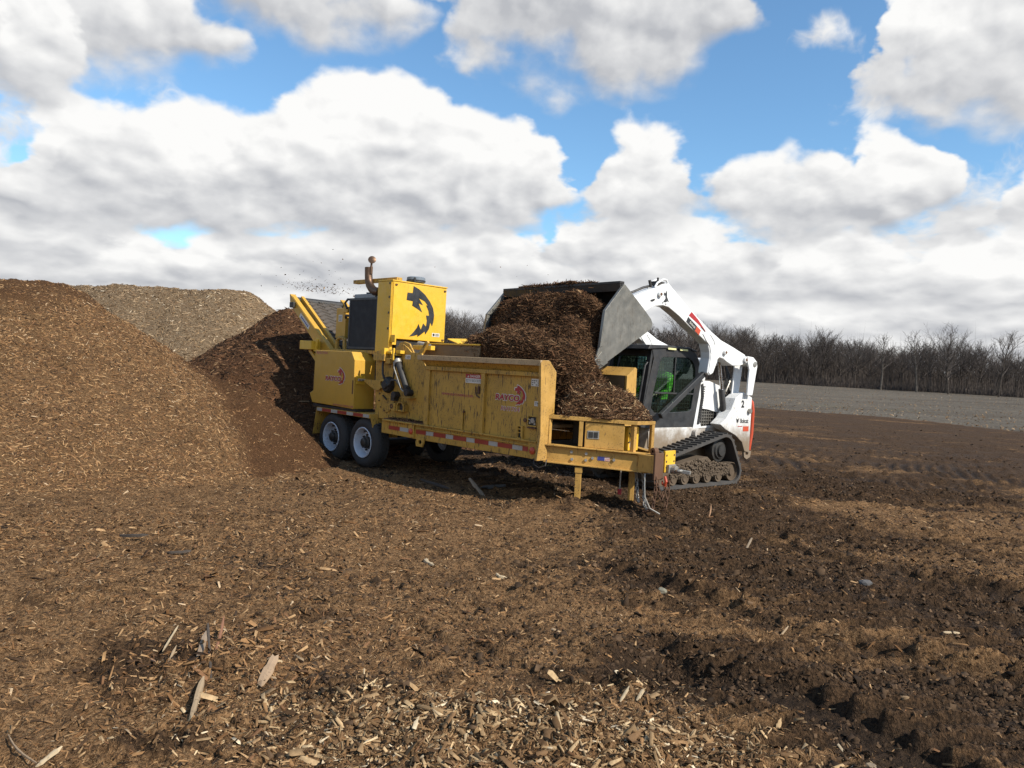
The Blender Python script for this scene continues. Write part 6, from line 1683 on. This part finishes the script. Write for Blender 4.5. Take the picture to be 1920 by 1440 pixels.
# ------------------------------------------------------------------ the operator, seated behind the door
def build_person():
    root = thing('person', 'driver in a bright green jacket seated behind the loader cab glass', 'person', LO, LRZ)
    V = []; E = []; RAD = []
    def node(p, r, par=None):
        V.append(p); RAD.append(r)
        if par is not None: E.append((par, len(V) - 1))
        return len(V) - 1
    pel = node((0.46, 0.85, 1.30), 0.15)
    ab = node((0.52, 0.85, 1.46), 0.145, pel); ch = node((0.54, 0.85, 1.62), 0.165, ab); up = node((0.53, 0.85, 1.73), 0.13, ch)
    nk = node((0.51, 0.85, 1.80), 0.06, up); hd = node((0.48, 0.85, 1.88), 0.085, nk); h2 = node((0.47, 0.85, 1.95), 0.095, hd); h3 = node((0.48, 0.85, 2.02), 0.07, h2)
    for sg in (-1, 1):
        y = 0.85 + sg
        hip = node((0.44, 0.85 + sg * 0.10, 1.27), 0.095, pel); kn = node((0.02, 0.85 + sg * 0.14, 1.28), 0.068, hip)
        an = node((-0.08, 0.85 + sg * 0.14, 1.00), 0.048, kn); ft = node((-0.26, 0.85 + sg * 0.15, 0.965), 0.036, an)
        sh = node((0.52, 0.85 + sg * 0.20, 1.70), 0.075, up); el = node((0.40, 0.85 + sg * 0.29, 1.46), 0.052, sh); wr = node((0.16, 0.85 + sg * 0.31, 1.42), 0.034, el)
        pm = node((0.10, 0.85 + sg * 0.31, 1.42), 0.036, wr)
        for k_, (dy, ln) in enumerate(((-0.03, 0.055), (-0.01, 0.065), (0.01, 0.06), (0.03, 0.045))):
            f1 = node((0.062, 0.85 + sg * 0.31 + dy, 1.418), 0.010, pm); f2 = node((0.062 - ln * 0.5, 0.85 + sg * 0.31 + dy, 1.395), 0.009, f1); node((0.075 - ln * 0.3, 0.85 + sg * 0.31 + dy, 1.37), 0.008, f2)
        t1 = node((0.11, 0.85 + sg * 0.265, 1.41), 0.012, pm); node((0.075, 0.85 + sg * 0.268, 1.39), 0.010, t1)
    me = bpy.data.meshes.new('body'); me.from_pydata(V, E, [])
    o = bpy.data.objects.new('body', me); COL.objects.link(o)
    sk = o.modifiers.new('skin', 'SKIN'); sk.use_smooth_shade = True
    for i, r in enumerate(RAD):
        me.skin_vertices[0].data[i].radius = (r, r)
    me.skin_vertices[0].data[0].use_root = True
    sb = o.modifiers.new('sub', 'SUBSURF'); sb.levels = 2; sb.render_levels = 2
    dg = bpy.context.evaluated_depsgraph_get(); bm_ = bpy.data.meshes.new_from_object(o.evaluated_get(dg))
    bpy.data.objects.remove(o)
    for m in (M['skin'], M['hi_vis'], M['denim']): bm_.materials.append(m)
    for p in bm_.polygons:
        c = p.center
        hand = c.x < 0.17 and c.z > 1.33
        p.material_index = 0 if (c.z > 1.79 or hand) else (1 if (c.z > 1.36 or (c.x > 0.36 and c.z > 1.33)) else 2)
        p.use_smooth = True
    o = bpy.data.objects.new('body', bm_); COL.objects.link(o); o.parent = root
    m = MB(); m.lathe([(0.108, 0.0), (0.112, 0.03), (0.10, 0.075), (0.06, 0.105), (0.0, 0.112)], (0.475, 0.85, 1.955), (-0.1, 0, 1), 20); m.prism([(0.30, 0.77), (0.27, 0.81), (0.26, 0.85), (0.27, 0.89), (0.30, 0.93), (0.40, 0.94), (0.40, 0.76)], 'z', 1.955, 1.967)
    m.build('cap', M['cap'], root, smooth=True)
    m = MB()
    for sg in (-1, 1): m.lathe([(0.014, 0), (0.011, 0.006), (0.0, 0.008)], (0.392, 0.85 + sg * 0.033, 1.925), (-1, 0, 0), 8)
    m.build('eye', M['cap'], root)
    MB().add([(0.385, 0.838, 1.90), (0.385, 0.862, 1.90), (0.362, 0.85, 1.895), (0.39, 0.85, 1.94), (0.39, 0.85, 1.885)], [(0, 2, 3), (2, 1, 3), (0, 4, 2), (4, 1, 2), (0, 3, 1, 4)]).build('nose', M['skin'], root)


build_person()


# ------------------------------------------------------------------ mulch in the bucket, the hopper and on the deck
def t3(u, v, z):
    p = tw(u, v); return Vector((p[0], p[1], z))


def l3(s, w, z):
    e = Vector((math.cos(LRZ), math.sin(LRZ), 0)); n = Vector((-math.sin(LRZ), math.cos(LRZ), 0))
    return LO + e * s + n * w + Vector((0, 0, z))


def blob_mass(name, label, ells, loc, voxel, rough, seed, shreds, length, width, pal, wts, mat, floor=None, bigs=None, bigpal=None):
    """lumpy heap grown from ellipsoids (centre, radii, turn about z), coated with shreds of bark"""
    root = thing(name, label, 'mulch', loc)
    bm = bmesh.new()
    for c, rad, rz in ells:
        mtx = Matrix.Translation(Vector(c) - Vector(loc)) @ Matrix.Rotation(rz, 4, 'Z') @ Matrix.Diagonal((*rad, 1))
        bmesh.ops.create_icosphere(bm, subdivisions=4, radius=1.0, matrix=mtx)
    me = bpy.data.meshes.new('tmp'); bm.to_mesh(me); bm.free()
    o = bpy.data.objects.new('tmp', me); COL.objects.link(o)
    rm = o.modifiers.new('r', 'REMESH'); rm.mode = 'VOXEL'; rm.voxel_size = voxel
    sm = o.modifiers.new('s', 'SMOOTH'); sm.factor = 0.6; sm.iterations = 12
    dg = bpy.context.evaluated_depsgraph_get(); m2 = bpy.data.meshes.new_from_object(o.evaluated_get(dg))
    bpy.data.objects.remove(o)
    n = len(m2.vertices)
    co = np.zeros(n * 3, np.float32); m2.vertices.foreach_get('co', co); co = co.reshape(-1, 3).astype(float)
    no = np.zeros(n * 3, np.float32); m2.vertices.foreach_get('normal', no); no = no.reshape(-1, 3).astype(float)
    q = co + np.array(loc)
    d = fbm(q[:, 0] * 3.1 + q[:, 2] * 2.3, q[:, 1] * 3.1 - q[:, 2] * 1.7, seed, 4, 0.6) + 0.5 * fbm(q[:, 0] * 9 + q[:, 2] * 7, q[:, 1] * 9 - q[:, 2] * 5, seed + 9, 3, 0.6)
    co = co + no * (d * rough)[:, None]
    if floor is not None:
        co[:, 2] = np.maximum(co[:, 2], floor - loc[2])
    m2.vertices.foreach_set('co', co.astype(np.float32).ravel()); m2.update()
    m2.materials.clear(); m2.materials.append(mat)
    ob = bpy.data.objects.new('heap', m2); COL.objects.link(ob); ob.parent = root
    m2.calc_loop_triangles()
    nt = len(m2.loop_triangles); tri = np.zeros(nt * 3, np.int32); m2.loop_triangles.foreach_get('vertices', tri); tri = tri.reshape(-1, 3)
    A, B, C_ = co[tri[:, 0]], co[tri[:, 1]], co[tri[:, 2]]
    N = np.cross(B - A, C_ - A); ar = np.linalg.norm(N, axis=1) + 1e-12; N = N / ar[:, None]
    def sample(k):
        idx = RNG.choice(nt, k, p=ar / ar.sum()); r1 = np.sqrt(RNG.uniform(0, 1, (k, 1))); r2 = RNG.uniform(0, 1, (k, 1))
        return A[idx] * (1 - r1) + B[idx] * r1 * (1 - r2) + C_[idx] * r1 * r2, N[idx]
    P_, N_ = sample(shreds)
    if floor is not None:
        P_[:, 2] = np.maximum(P_[:, 2], floor + 0.012 - loc[2]); N_[N_[:, 2] < -0.2] *= -1
    L = RNG.lognormal(math.log(length), 0.5, shreds); W = np.minimum(L * RNG.uniform(0.05, 0.20, shreds), width)
    chips('shreds', P_, N_, L, W, W * 0.6, pal, wts, root, 0.95, M['shred'])
    if bigs:
        P_, N_ = sample(bigs)
        L = RNG.lognormal(math.log(length * 1.7), 0.35, bigs); W = np.minimum(L * RNG.uniform(0.04, 0.16, bigs), 0.03)
        chips('sticks', P_, N_, L, W, W * 0.7, bigpal or pal, (8, 16, 22, 4, 3, 10, 6), root, 0.6, M['shred'])
    if name == 'mulch_load':
        # strands still in the air round the sliding mass
        P_, N_ = sample(1500)
        P_ = P_ + N_ * np.abs(RNG.normal(0, 0.07, (1500, 1))) - np.array([0, 0, 1.0]) * RNG.uniform(0, 0.12, (1500, 1))
        L = RNG.lognormal(math.log(0.06), 0.5, 1500); W = L * RNG.uniform(0.05, 0.18, 1500)
        chips('loose_strands', P_, N_, L, W, W * 0.6, pal, wts, root, 1.5, M['shred'])
    return root


W1 = (24, 22, 13, 16, 12, 11, 2)
LOADQ = [(l3(-1.74, 1.15, 2.24), (0.36, 1.20, 0.42), LRZ), (l3(-1.71, 0.62, 2.50), (0.24, 0.60, 0.32), LRZ), (l3(-1.69, 1.35, 2.54), (0.26, 0.70, 0.32), LRZ), (l3(-1.63, 1.95, 2.44), (0.26, 0.52, 0.36), LRZ), (l3(-1.80, 1.0, 2.05), (0.30, 0.9, 0.4), LRZ),
         (l3(-1.50, 1.15, 2.35), (0.25, 1.18, 0.30), LRZ), (l3(-1.35, 1.15, 2.25), (0.22, 1.18, 0.22), LRZ),
         (t3(1.75, 1.0, 1.86), (0.50, 0.50, 0.34), TRZ), (t3(2.2, 0.95, 1.95), (0.60, 0.48, 0.36), TRZ), (t3(1.35, 1.0, 1.72), (0.42, 0.5, 0.30), TRZ), (t3(2.7, 0.92, 1.85), (0.60, 0.50, 0.38), TRZ), (t3(3.2, 0.95, 1.72), (0.42, 0.50, 0.42), TRZ),
         (t3(2.6, 0.9, 1.45), (1.1, 0.62, 0.40), TRZ), (t3(3.42, 0.95, 1.55), (0.30, 0.42, 0.50), TRZ), (t3(3.52, 0.98, 1.25), (0.34, 0.46, 0.34), TRZ), (t3(3.15, 1.1, 2.0), (0.38, 0.30, 0.42), TRZ)]
blob_mass('mulch_load', 'dark shredded mulch sliding out of the tipped bucket into the yellow hopper', LOADQ, l3(-1.75, 1.15, 1.9), 0.05, 0.060, 300, 50000, 0.075, 0.0085, 'dark', (24, 26, 21, 10, 6, 14, 5), M['load'], bigs=520)
DECKQ = [(t3(3.80, 0.92, 1.16), (0.36, 0.60, 0.40), TRZ), (t3(3.98, 1.02, 1.14), (0.32, 0.50, 0.36), TRZ), (t3(4.18, 1.05, 1.11), (0.30, 0.34, 0.26), TRZ), (t3(4.36, 1.03, 1.10), (0.22, 0.22, 0.13), TRZ), (t3(3.84, 0.48, 1.12), (0.16, 0.28, 0.20), TRZ), (t3(4.08, 0.70, 1.10), (0.30, 0.26, 0.16), TRZ), (t3(4.3, 0.84, 1.09), (0.24, 0.18, 0.10), TRZ)]
blob_mass('mulch_heap', 'heap of stringy bark and pale chips spilled onto the front deck of the grinder', DECKQ, t3(4.0, 0.9, 1.11), 0.03, 0.035, 330, 15000, 0.055, 0.009, 'dark', (18, 22, 22, 10, 8, 10, 10), M['load'], floor=1.135, bigs=420, bigpal='straw')
RIMQ = [(l3(-1.555, 1.50, 2.965), (0.05, 0.62, 0.035), LRZ), (l3(-1.55, 1.0, 2.965), (0.05, 0.40, 0.055), LRZ), (l3(-1.55, 0.62, 2.965), (0.05, 0.3, 0.04), LRZ)]
blob_mass('mulch_heap', 'thin strip of dark mulch left lying along the upper rim of the bucket', RIMQ, l3(-1.55, 1.2, 2.965), 0.02, 0.02, 350, 1500, 0.055, 0.010, 'dark', W1, M['load'], bigs=26)
UNDERQ = [(t3(0.9, 0.07, 0.83), (0.34, 0.045, 0.035), TRZ), (t3(1.25, 0.07, 0.83), (0.16, 0.04, 0.025), TRZ), (t3(0.6, 0.08, 0.83), (0.14, 0.04, 0.02), TRZ)]
blob_mass('mulch_heap', 'brown chips settled on the narrow ledge under the mill side plate', UNDERQ, t3(0.9, 0.07, 0.83), 0.015, 0.012, 360, 500, 0.035, 0.010, 'brown', W1, M['load'])


def flying():
    n = 300
    t = RNG.beta(1.3, 2.4, n)
    u = -2.35 - 2.2 * t + RNG.normal(0, 0.12, n); v = 0.9 + RNG.normal(0, 0.25, n)
    z = 2.86 + 0.25 * t + np.abs(RNG.normal(0, 0.12, n)) * (1.1 - 0.3 * t)
    k = 26
    u = np.r_[u, RNG.uniform(-5.0, -1.8, k)]; v = np.r_[v, RNG.normal(0.9, 0.4, k)]; z = np.r_[z, RNG.uniform(2.9, 3.75, k)]
    k2 = 12
    u = np.r_[u, RNG.uniform(0.6, 3.0, k2)]; v = np.r_[v, RNG.uniform(0.6, 2.0, k2)]; z = np.r_[z, RNG.uniform(2.3, 3.4, k2)]
    P_ = np.stack([TO.x + TF[0] * u + TN[0] * v, TO.y + TF[1] * u + TN[1] * v, z], 1); n = len(u)
    N_ = RNG.normal(0, 1, (n, 3)); N_ /= np.linalg.norm(N_, axis=1)[:, None]
    L = RNG.lognormal(math.log(0.019), 0.35, n); W = L * RNG.uniform(0.3, 0.7, n)
    chips('flying_chips', P_, N_, L, W, W * 0.7, 'dark', (20, 24, 14, 20, 12, 10, 2), None, 0.2, M['shred'])


flying()


# ------------------------------------------------------------------ single pieces lying on the ground
def splinter(name, label, cat, p0, p1, w, h, col, bend=0.0, lift0=0.0, lift1=0.0, seed=0, group=None):
    """one split piece of wood: tapered, slightly bent, ragged ends"""
    rr = random.Random(seed)
    a = Vector((p0[0], p0[1], float(gh(p0[0], p0[1])) + lift0)); b = Vector((p1[0], p1[1], float(gh(p1[0], p1[1])) + lift1))
    d = b - a; s = d.cross(Vector((0, 0, 1))).normalized(); up = s.cross(d).normalized()
    mid = (a + b) / 2
    vs = []; N = 7
    for i in range(N):
        t = i / (N - 1); c = a.lerp(b, t) + s * bend * math.sin(math.pi * t) + up * (h * 0.35 + rr.uniform(-.1, .1) * h)
        tw_ = (rr.uniform(0.25, 0.7) if i in (0, N - 1) else rr.uniform(0.72, 1.08))
        for x, y in ((-1, -1), (1, -1), (0.8, 0.7), (0.1, 1.0), (-0.75, 0.8)):
            vs.append(c + s * x * w / 2 * tw_ + up * y * h / 2 * tw_ + d.normalized() * rr.uniform(-1, 1) * w * (0.6 if i in (0, N - 1) else 0.1) - mid)
    fs = [(i * 5 + j, i * 5 + (j + 1) % 5, (i + 1) * 5 + (j + 1) % 5, (i + 1) * 5 + j) for i in range(N - 1) for j in range(5)]
    fs += [tuple(range(5))[::-1], tuple(range((N - 1) * 5, N * 5))]
    key = 'wood_%s' % (tuple(round(c, 3) for c in col),)
    if key not in M:
        M[key] = paint(key, col, dirt=0.5, rough=0.8, scratch=0.6, speck=0.5, dirtcol=tuple(0.4 * c for c in col), fade=0.5)
    o = MB().add(vs, fs).build(name, M[key])
    o.location = mid
    return tag(o, label, cat, group)


def at(px, py, z=0.0):
    """ground point seen at a photo position, used once to read distances off"""
    d = _f + _X * ((px - 960) / 1440.0) - _U * ((py - 720) / 1440.0)
    k = (z - 1.7) / d.z
    return (d.x * k, d.y * k)


TANW, PALE, DARKW, REDW = (0.30, 0.21, 0.12), (0.42, 0.32, 0.195), (0.05, 0.037, 0.027), (0.22, 0.095, 0.045)
PIECES = [
 ('wood_splinter', 'long pale splinter lying near the bottom left corner, widest of those there', (358, 1358), (379, 1303), 0.030, 0.016, TANW, 0.0, 0.01, 0.03),
 ('stick', 'reddish brown stick poking up from the torn mulch at lower left', (391, 1282), (417, 1212), 0.016, 0.014, REDW, 0.01, 0.0, 0.10),
 ('stick', 'dark bark sliver leaning beside the reddish stick at lower left', (395, 1290), (386, 1248), 0.016, 0.012, DARKW, 0.0, 0.0, 0.10),
 ('wood_splinter', 'flat grey brown wood piece standing on edge left of the reddish stick', (364, 1282), (385, 1234), 0.034, 0.014, (0.24, 0.17, 0.11), 0.0, 0.0, 0.07),
 ('stick', 'straight straw coloured stick above the torn mulch at lower left', (304, 1233), (333, 1196), 0.010, 0.010, PALE, 0.0, 0.01, 0.03),
 ('stick', 'short orange brown twig on the bare damp patch at lower left', (274, 1240), (292, 1256), 0.011, 0.010, (0.38, 0.21, 0.11), 0.0, 0.01, 0.01),
 ('wood_splinter', 'broad light brown chip lying flat right of the torn mulch', (488, 1306), (514, 1275), 0.060, 0.018, (0.33, 0.22, 0.13), 0.0, 0.01, 0.02),
 ('stick', 'thin bent twig at the very bottom left corner', (15, 1391), (68, 1441), 0.008, 0.008, (0.28, 0.19, 0.11), 0.015, 0.02, 0.01),
 ('wood_splinter', 'pale split sliver lying beside the corner twig at bottom left', (70, 1441), (112, 1424), 0.022, 0.012, PALE, 0.0, 0.0, 0.03),
 ('wood_splinter', 'slim pale sliver at the left edge of the torn mulch heap', (298, 1290), (329, 1248), 0.014, 0.010, TANW, 0.0, 0.01, 0.04),
 ('wood_splinter', 'pale curled chip alone on the smooth mulch in the middle of the yard', (798, 1052), (812, 1065), 0.045, 0.025, PALE, 0.02, 0.01, 0.01),
 ('wood_splinter', 'curved cream coloured chip on the bare mulch right of centre', (930, 1083), (948, 1087), 0.030, 0.018, PALE, 0.02, 0.01, 0.01),
 ('wood_splinter', 'thick cream splinter standing at the right end of the foreground drift', (1163, 1320), (1178, 1313), 0.014, 0.010, PALE, 0.0, 0.0, 0.04),
 ('wood_splinter', 'stubby cream splinter beside the thick one at the drift end', (1195, 1320), (1206, 1314), 0.018, 0.012, PALE, 0.0, 0.0, 0.03),
 ('stick', 'short pale stick lying on the track prints at lower right', (1768, 1200), (1797, 1198), 0.020, 0.014, PALE, 0.0, 0.01, 0.01),
 ('stick', 'thin tan stick on the dark mud nearest the bottom right corner', (1746, 1336), (1772, 1331), 0.012, 0.010, TANW, 0.0, 0.01, 0.01),
 ('stick', 'light stick leaning out of a muddy rut right of centre', (1454, 1190), (1478, 1175), 0.012, 0.010, TANW, 0.0, 0.0, 0.06),
 ('stick', 'grey brown stick leaning on a mud clod behind the rut', (1391, 1045), (1408, 1032), 0.022, 0.014, (0.22, 0.16, 0.10), 0.0, 0.0, 0.10),
 ('wood_splinter', 'upright orange brown splinter in the mud right of the hitch', (1329, 967), (1332, 965), 0.014, 0.012, (0.42, 0.24, 0.13), 0.008, 0.0, 0.12),
 ('stick', 'dark branch lying across the mulch below the brown pile', (225, 1010), (278, 1016), 0.030, 0.026, DARKW, 0.02, 0.02, 0.05),
 ('stick', 'dark curved branch further right below the brown pile', (312, 1042), (358, 1040), 0.022, 0.02, DARKW, 0.02, 0.01, 0.03),
 ('plank', 'weathered grey plank tilted up at the edge of the grinder shadow', (906, 930), (880, 926), 0.075, 0.03, (0.20, 0.15, 0.10), 0.0, 0.0, 0.17),
 ('plank', 'dark flat board lying in the shadow behind the tilted plank', (902, 918), (945, 913), 0.12, 0.03, (0.06, 0.055, 0.05), 0.0, 0.02, 0.02),
 ('stick', 'dark pole lying in the shadow under the middle of the grinder', (790, 903), (843, 921), 0.04, 0.035, DARKW, 0.0, 0.02, 0.02),
]
for i, (nm, lab, a, b, w, h, c, bend, l0, l1) in enumerate(PIECES):
    splinter(nm, lab, {'wood_splinter': 'wood chip', 'stick': 'stick', 'plank': 'plank'}[nm], at(*a), at(*b), w, h, c, bend, l0, l1, seed=i)


def stone(label, px, py, r, col, seed):
    x, y = at(px, py); rr = random.Random(seed)
    bm = bmesh.new(); bmesh.ops.create_icosphere(bm, subdivisions=2, radius=r)
    for v in bm.verts: v.co *= rr.uniform(0.75, 1.12); v.co.z *= 0.62
    me = bpy.data.meshes.new('stone'); bm.to_mesh(me); bm.free()
    key = 'stone_%d' % seed
    M[key] = paint(key, col, dirt=0.5, rough=0.9, scratch=0.1, speck=0.6); me.materials.append(M[key])
    o = bpy.data.objects.new('stone', me); COL.objects.link(o); o.location = (x, y, float(gh(x, y)) + r * 0.25)
    tag(o, label, 'stone')


stone('flat greenish grey stone on the brown mulch near the mud edge', 1241, 1105, 0.040, (0.19, 0.175, 0.125), 1)
stone('tan stone at the bottom edge of the picture in the dark mud', 1633, 1434, 0.036, (0.22, 0.16, 0.10), 2)
stone('small grey stone by the dark rut right of the hitch', 1612, 1001, 0.045, (0.15, 0.145, 0.13), 3)
stone('dark damp stone on the ridge of the second rut at right', 1622, 1100, 0.06, (0.09, 0.085, 0.08), 4)


# ------------------------------------------------------------------ the wood beyond the field
def tree_meshes(seed, height, spread, limbs, pale=False, low=0.35):
    rr = random.Random(seed)
    tv, cv = MB(), MB()
    def branch(mb, p, d, L, r0, r1, nseg, sides, wob):
        pts = [p]; rs = [r0]
        for i in range(nseg):
            d = (d + Vector((rr.gauss(0, wob), rr.gauss(0, wob), rr.gauss(0, wob * 0.6) + 0.04))).normalized()
            pts.append(pts[-1] + d * (L / nseg)); rs.append(r0 + (r1 - r0) * (i + 1) / nseg)
        mb.tube(pts, rs, sides, caps=False)
        return pts, d
    tp, _ = branch(tv, Vector((0, 0, -0.3)), Vector((rr.gauss(0, .05), rr.gauss(0, .05), 1)).normalized(), height * 0.86, height * 0.017, 0.03, 7, 6, 0.07)
    def at_len(pts, t):
        k = t * (len(pts) - 1); i = min(int(k), len(pts) - 2); return pts[i].lerp(pts[i + 1], k - i), (pts[i + 1] - pts[i]).normalized()
    for b in range(limbs):
        t = low + (0.98 - low) * (b + rr.random()) / limbs
        p, d = at_len(tp, t); a = b * 2.4 + rr.uniform(-.4, .4)
        el = rr.uniform(0.35, 0.75) + 0.5 * t
        v = Vector((math.cos(a) * math.cos(el), math.sin(a) * math.cos(el), math.sin(el)))
        L1 = spread * (1.15 - 0.65 * (t - low) / (1 - low)) * rr.uniform(0.75, 1.15)
        lp, _ = branch(cv, p, v, L1, height * 0.0065 * (1.3 - t) + 0.02, 0.02, 5, 4, 0.13)
        for s in range(9):
            p2, d2 = at_len(lp, 0.22 + 0.78 * (s + rr.random()) / 7)
            v2 = (d2 + Vector((rr.gauss(0, .6), rr.gauss(0, .6), rr.gauss(0.25, .4)))).normalized()
            L2 = L1 * rr.uniform(0.25, 0.5)
            sp_, _ = branch(cv, p2, v2, L2, 0.026, 0.014, 3, 3, 0.16)
            for q in range(7):
                p3, d3 = at_len(sp_, 0.25 + 0.75 * (q + rr.random()) / 5)
                v3 = (d3 + Vector((rr.gauss(0, .65), rr.gauss(0, .65), rr.gauss(0.3, .4)))).normalized()
                branch(cv, p3, v3, L2 * rr.uniform(0.35, 0.7), 0.016, 0.010, 2, 3, 0.15)
    def mk(mb, nm, mat):
        me = bpy.data.meshes.new(nm); me.from_pydata(mb.v, [], mb.f); me.materials.append(mat); me.update(); return me
    return mk(tv, 'trunk', M['bark_pale'] if pale else M['bark']), mk(cv, 'crown', M['twig'])


def plant_tree(name, meshes, x, y, rz, sc, label, group=None, lean=0.0):
    r = thing(name, label, 'tree', (x, y, float(rise(np.array(x), np.array(y))) - 0.15), rz, group)
    r.scale = (sc, sc, sc * (1 + lean))
    for nm, me in zip(('trunk', 'crown'), meshes):
        o = bpy.data.objects.new(nm, me); COL.objects.link(o); o.parent = r
    return r


def wood():
    rr = random.Random(77)
    kinds = [tree_meshes(200 + i, 15.5, 4.4 + 0.5 * (i % 3), 20 + i % 3, low=0.28 + 0.05 * (i % 3)) for i in range(6)]
    palek = [tree_meshes(240 + i, 16.0, 3.8, 13, pale=True, low=0.4) for i in range(2)]
    lab = 'bare brown tree among many in the wood along the far edge of the field'
    lab2 = 'bare grey tree of the far wood, seen past the engine hood and mulch load'
    for row, dist in enumerate((220, 227, 235, 244, 254)):
        a = -9.0 + row * 0.4
        while a < 40:
            az = R(a + rr.uniform(-0.3, 0.3)); d = dist + rr.uniform(-4, 4)
            # the wood's edge comes a little nearer towards the right
            d -= 25 * max(0, (a - 15) / 25)
            hs = 1.0 + 0.06 * math.sin(a * 0.9) + 0.04 * math.sin(a * 2.3 + 1) + rr.uniform(-0.08, 0.09)
            if a > 15: hs -= 0.016 * (a - 15)
            if not (row > 1 and rr.random() < 0.12):
                plant_tree('bare_tree', rr.choice(kinds), d * math.sin(az), d * math.cos(az), rr.uniform(0, 6.28), 0.90 * hs, lab if a > 2 else lab2, 'bare trees of the wood' if a > 2 else 'bare trees seen past the hood')
            a += rr.uniform(0.72, 1.08)
    def special(label, px, dist, mesh, sc, rz=0.3, name='bare_tree'):
        az = math.atan((px - 960) / 1440.0)
        plant_tree(name, mesh, dist * math.sin(az), dist * math.cos(az), rz, sc, label)
    special('round crowned bare tree standing alone behind the white lift arm', 1275, 150, tree_meshes(300, 12.5, 5.2, 20, low=0.18), 0.95)
    special('tall wide crowned bare tree rising above the wood at right', 1778, 190, tree_meshes(301, 15.0, 6.6, 22, low=0.28), 0.86)
    special('slender tree with a pale trunk at the wood edge, right of the loader', 1650, 196, palek[0], 0.84)
    special('pale trunked tree leaning at the wood edge, left of the wide crowned tree', 1718, 192, palek[1], 0.86)
    special('bare tree with thin drooping top at the far right of the wood', 1872, 184, tree_meshes(302, 13.5, 4.4, 14), 0.98)
    # undergrowth: one dense mass of stems
    n = 52000
    a = np.radians(RNG.uniform(-10, 41, n)); d = RNG.uniform(217, 268, n); d -= 25 * np.maximum(0, (np.degrees(a) - 15) / 25)
    x, y = d * np.sin(a), d * np.cos(a)
    h = RNG.gamma(2.2, 1.0, n) + (d > 226) * RNG.uniform(1, 10.5, n); z0 = rise(x, y) - 0.3
    w = RNG.uniform(0.03, 0.10, n) + (d > 245) * 0.07
    lean = RNG.normal(0, 0.12, (n, 2)) * h[:, None]
    th = RNG.uniform(0, 6.28, n)
    V = []
    for k_ in range(3):
        V.append(np.stack([x + w * np.cos(th + k_ * 2.094), y + w * np.sin(th + k_ * 2.094), z0], 1))
    V.append(np.stack([x + lean[:, 0], y + lean[:, 1], z0 + h], 1))
    V = np.stack(V, 1).reshape(-1, 3)
    F = (np.arange(n)[:, None, None] * 4 + np.array([(0, 1, 3), (1, 2, 3), (2, 0, 3)])[None]).reshape(-1, 3)
    o = np_mesh('undergrowth', V, F, 3, M['brush']); o['kind'] = 'stuff'
    # dead grass tufts at the wood edge and stubble on the field
    n = 7000
    a = np.radians(RNG.uniform(4, 40, n)); d = 45 + 165 * RNG.uniform(0, 1, n) ** 1.3
    x, y = d * np.sin(a), d * np.cos(a); k_ = field_edge(x, y) > 0.5; x, y, d = x[k_], y[k_], d[k_]; n = len(x)
    z = rise(x, y) - 0.05 + 0.10 * fbm(x * 0.12, y * 0.12, 71, 3)
    L = RNG.uniform(0.06, 0.20, n); W = L * RNG.uniform(0.12, 0.3, n)
    nn = np.tile([0, 0, 1.0], (n, 1))
    chips('crop_stubble', np.c_[x, y, z], nn, L, W, W * 1.2, 'pale', (20, 6, 1, 26, 24, 16, 0.5), None, 0.6)


wood()
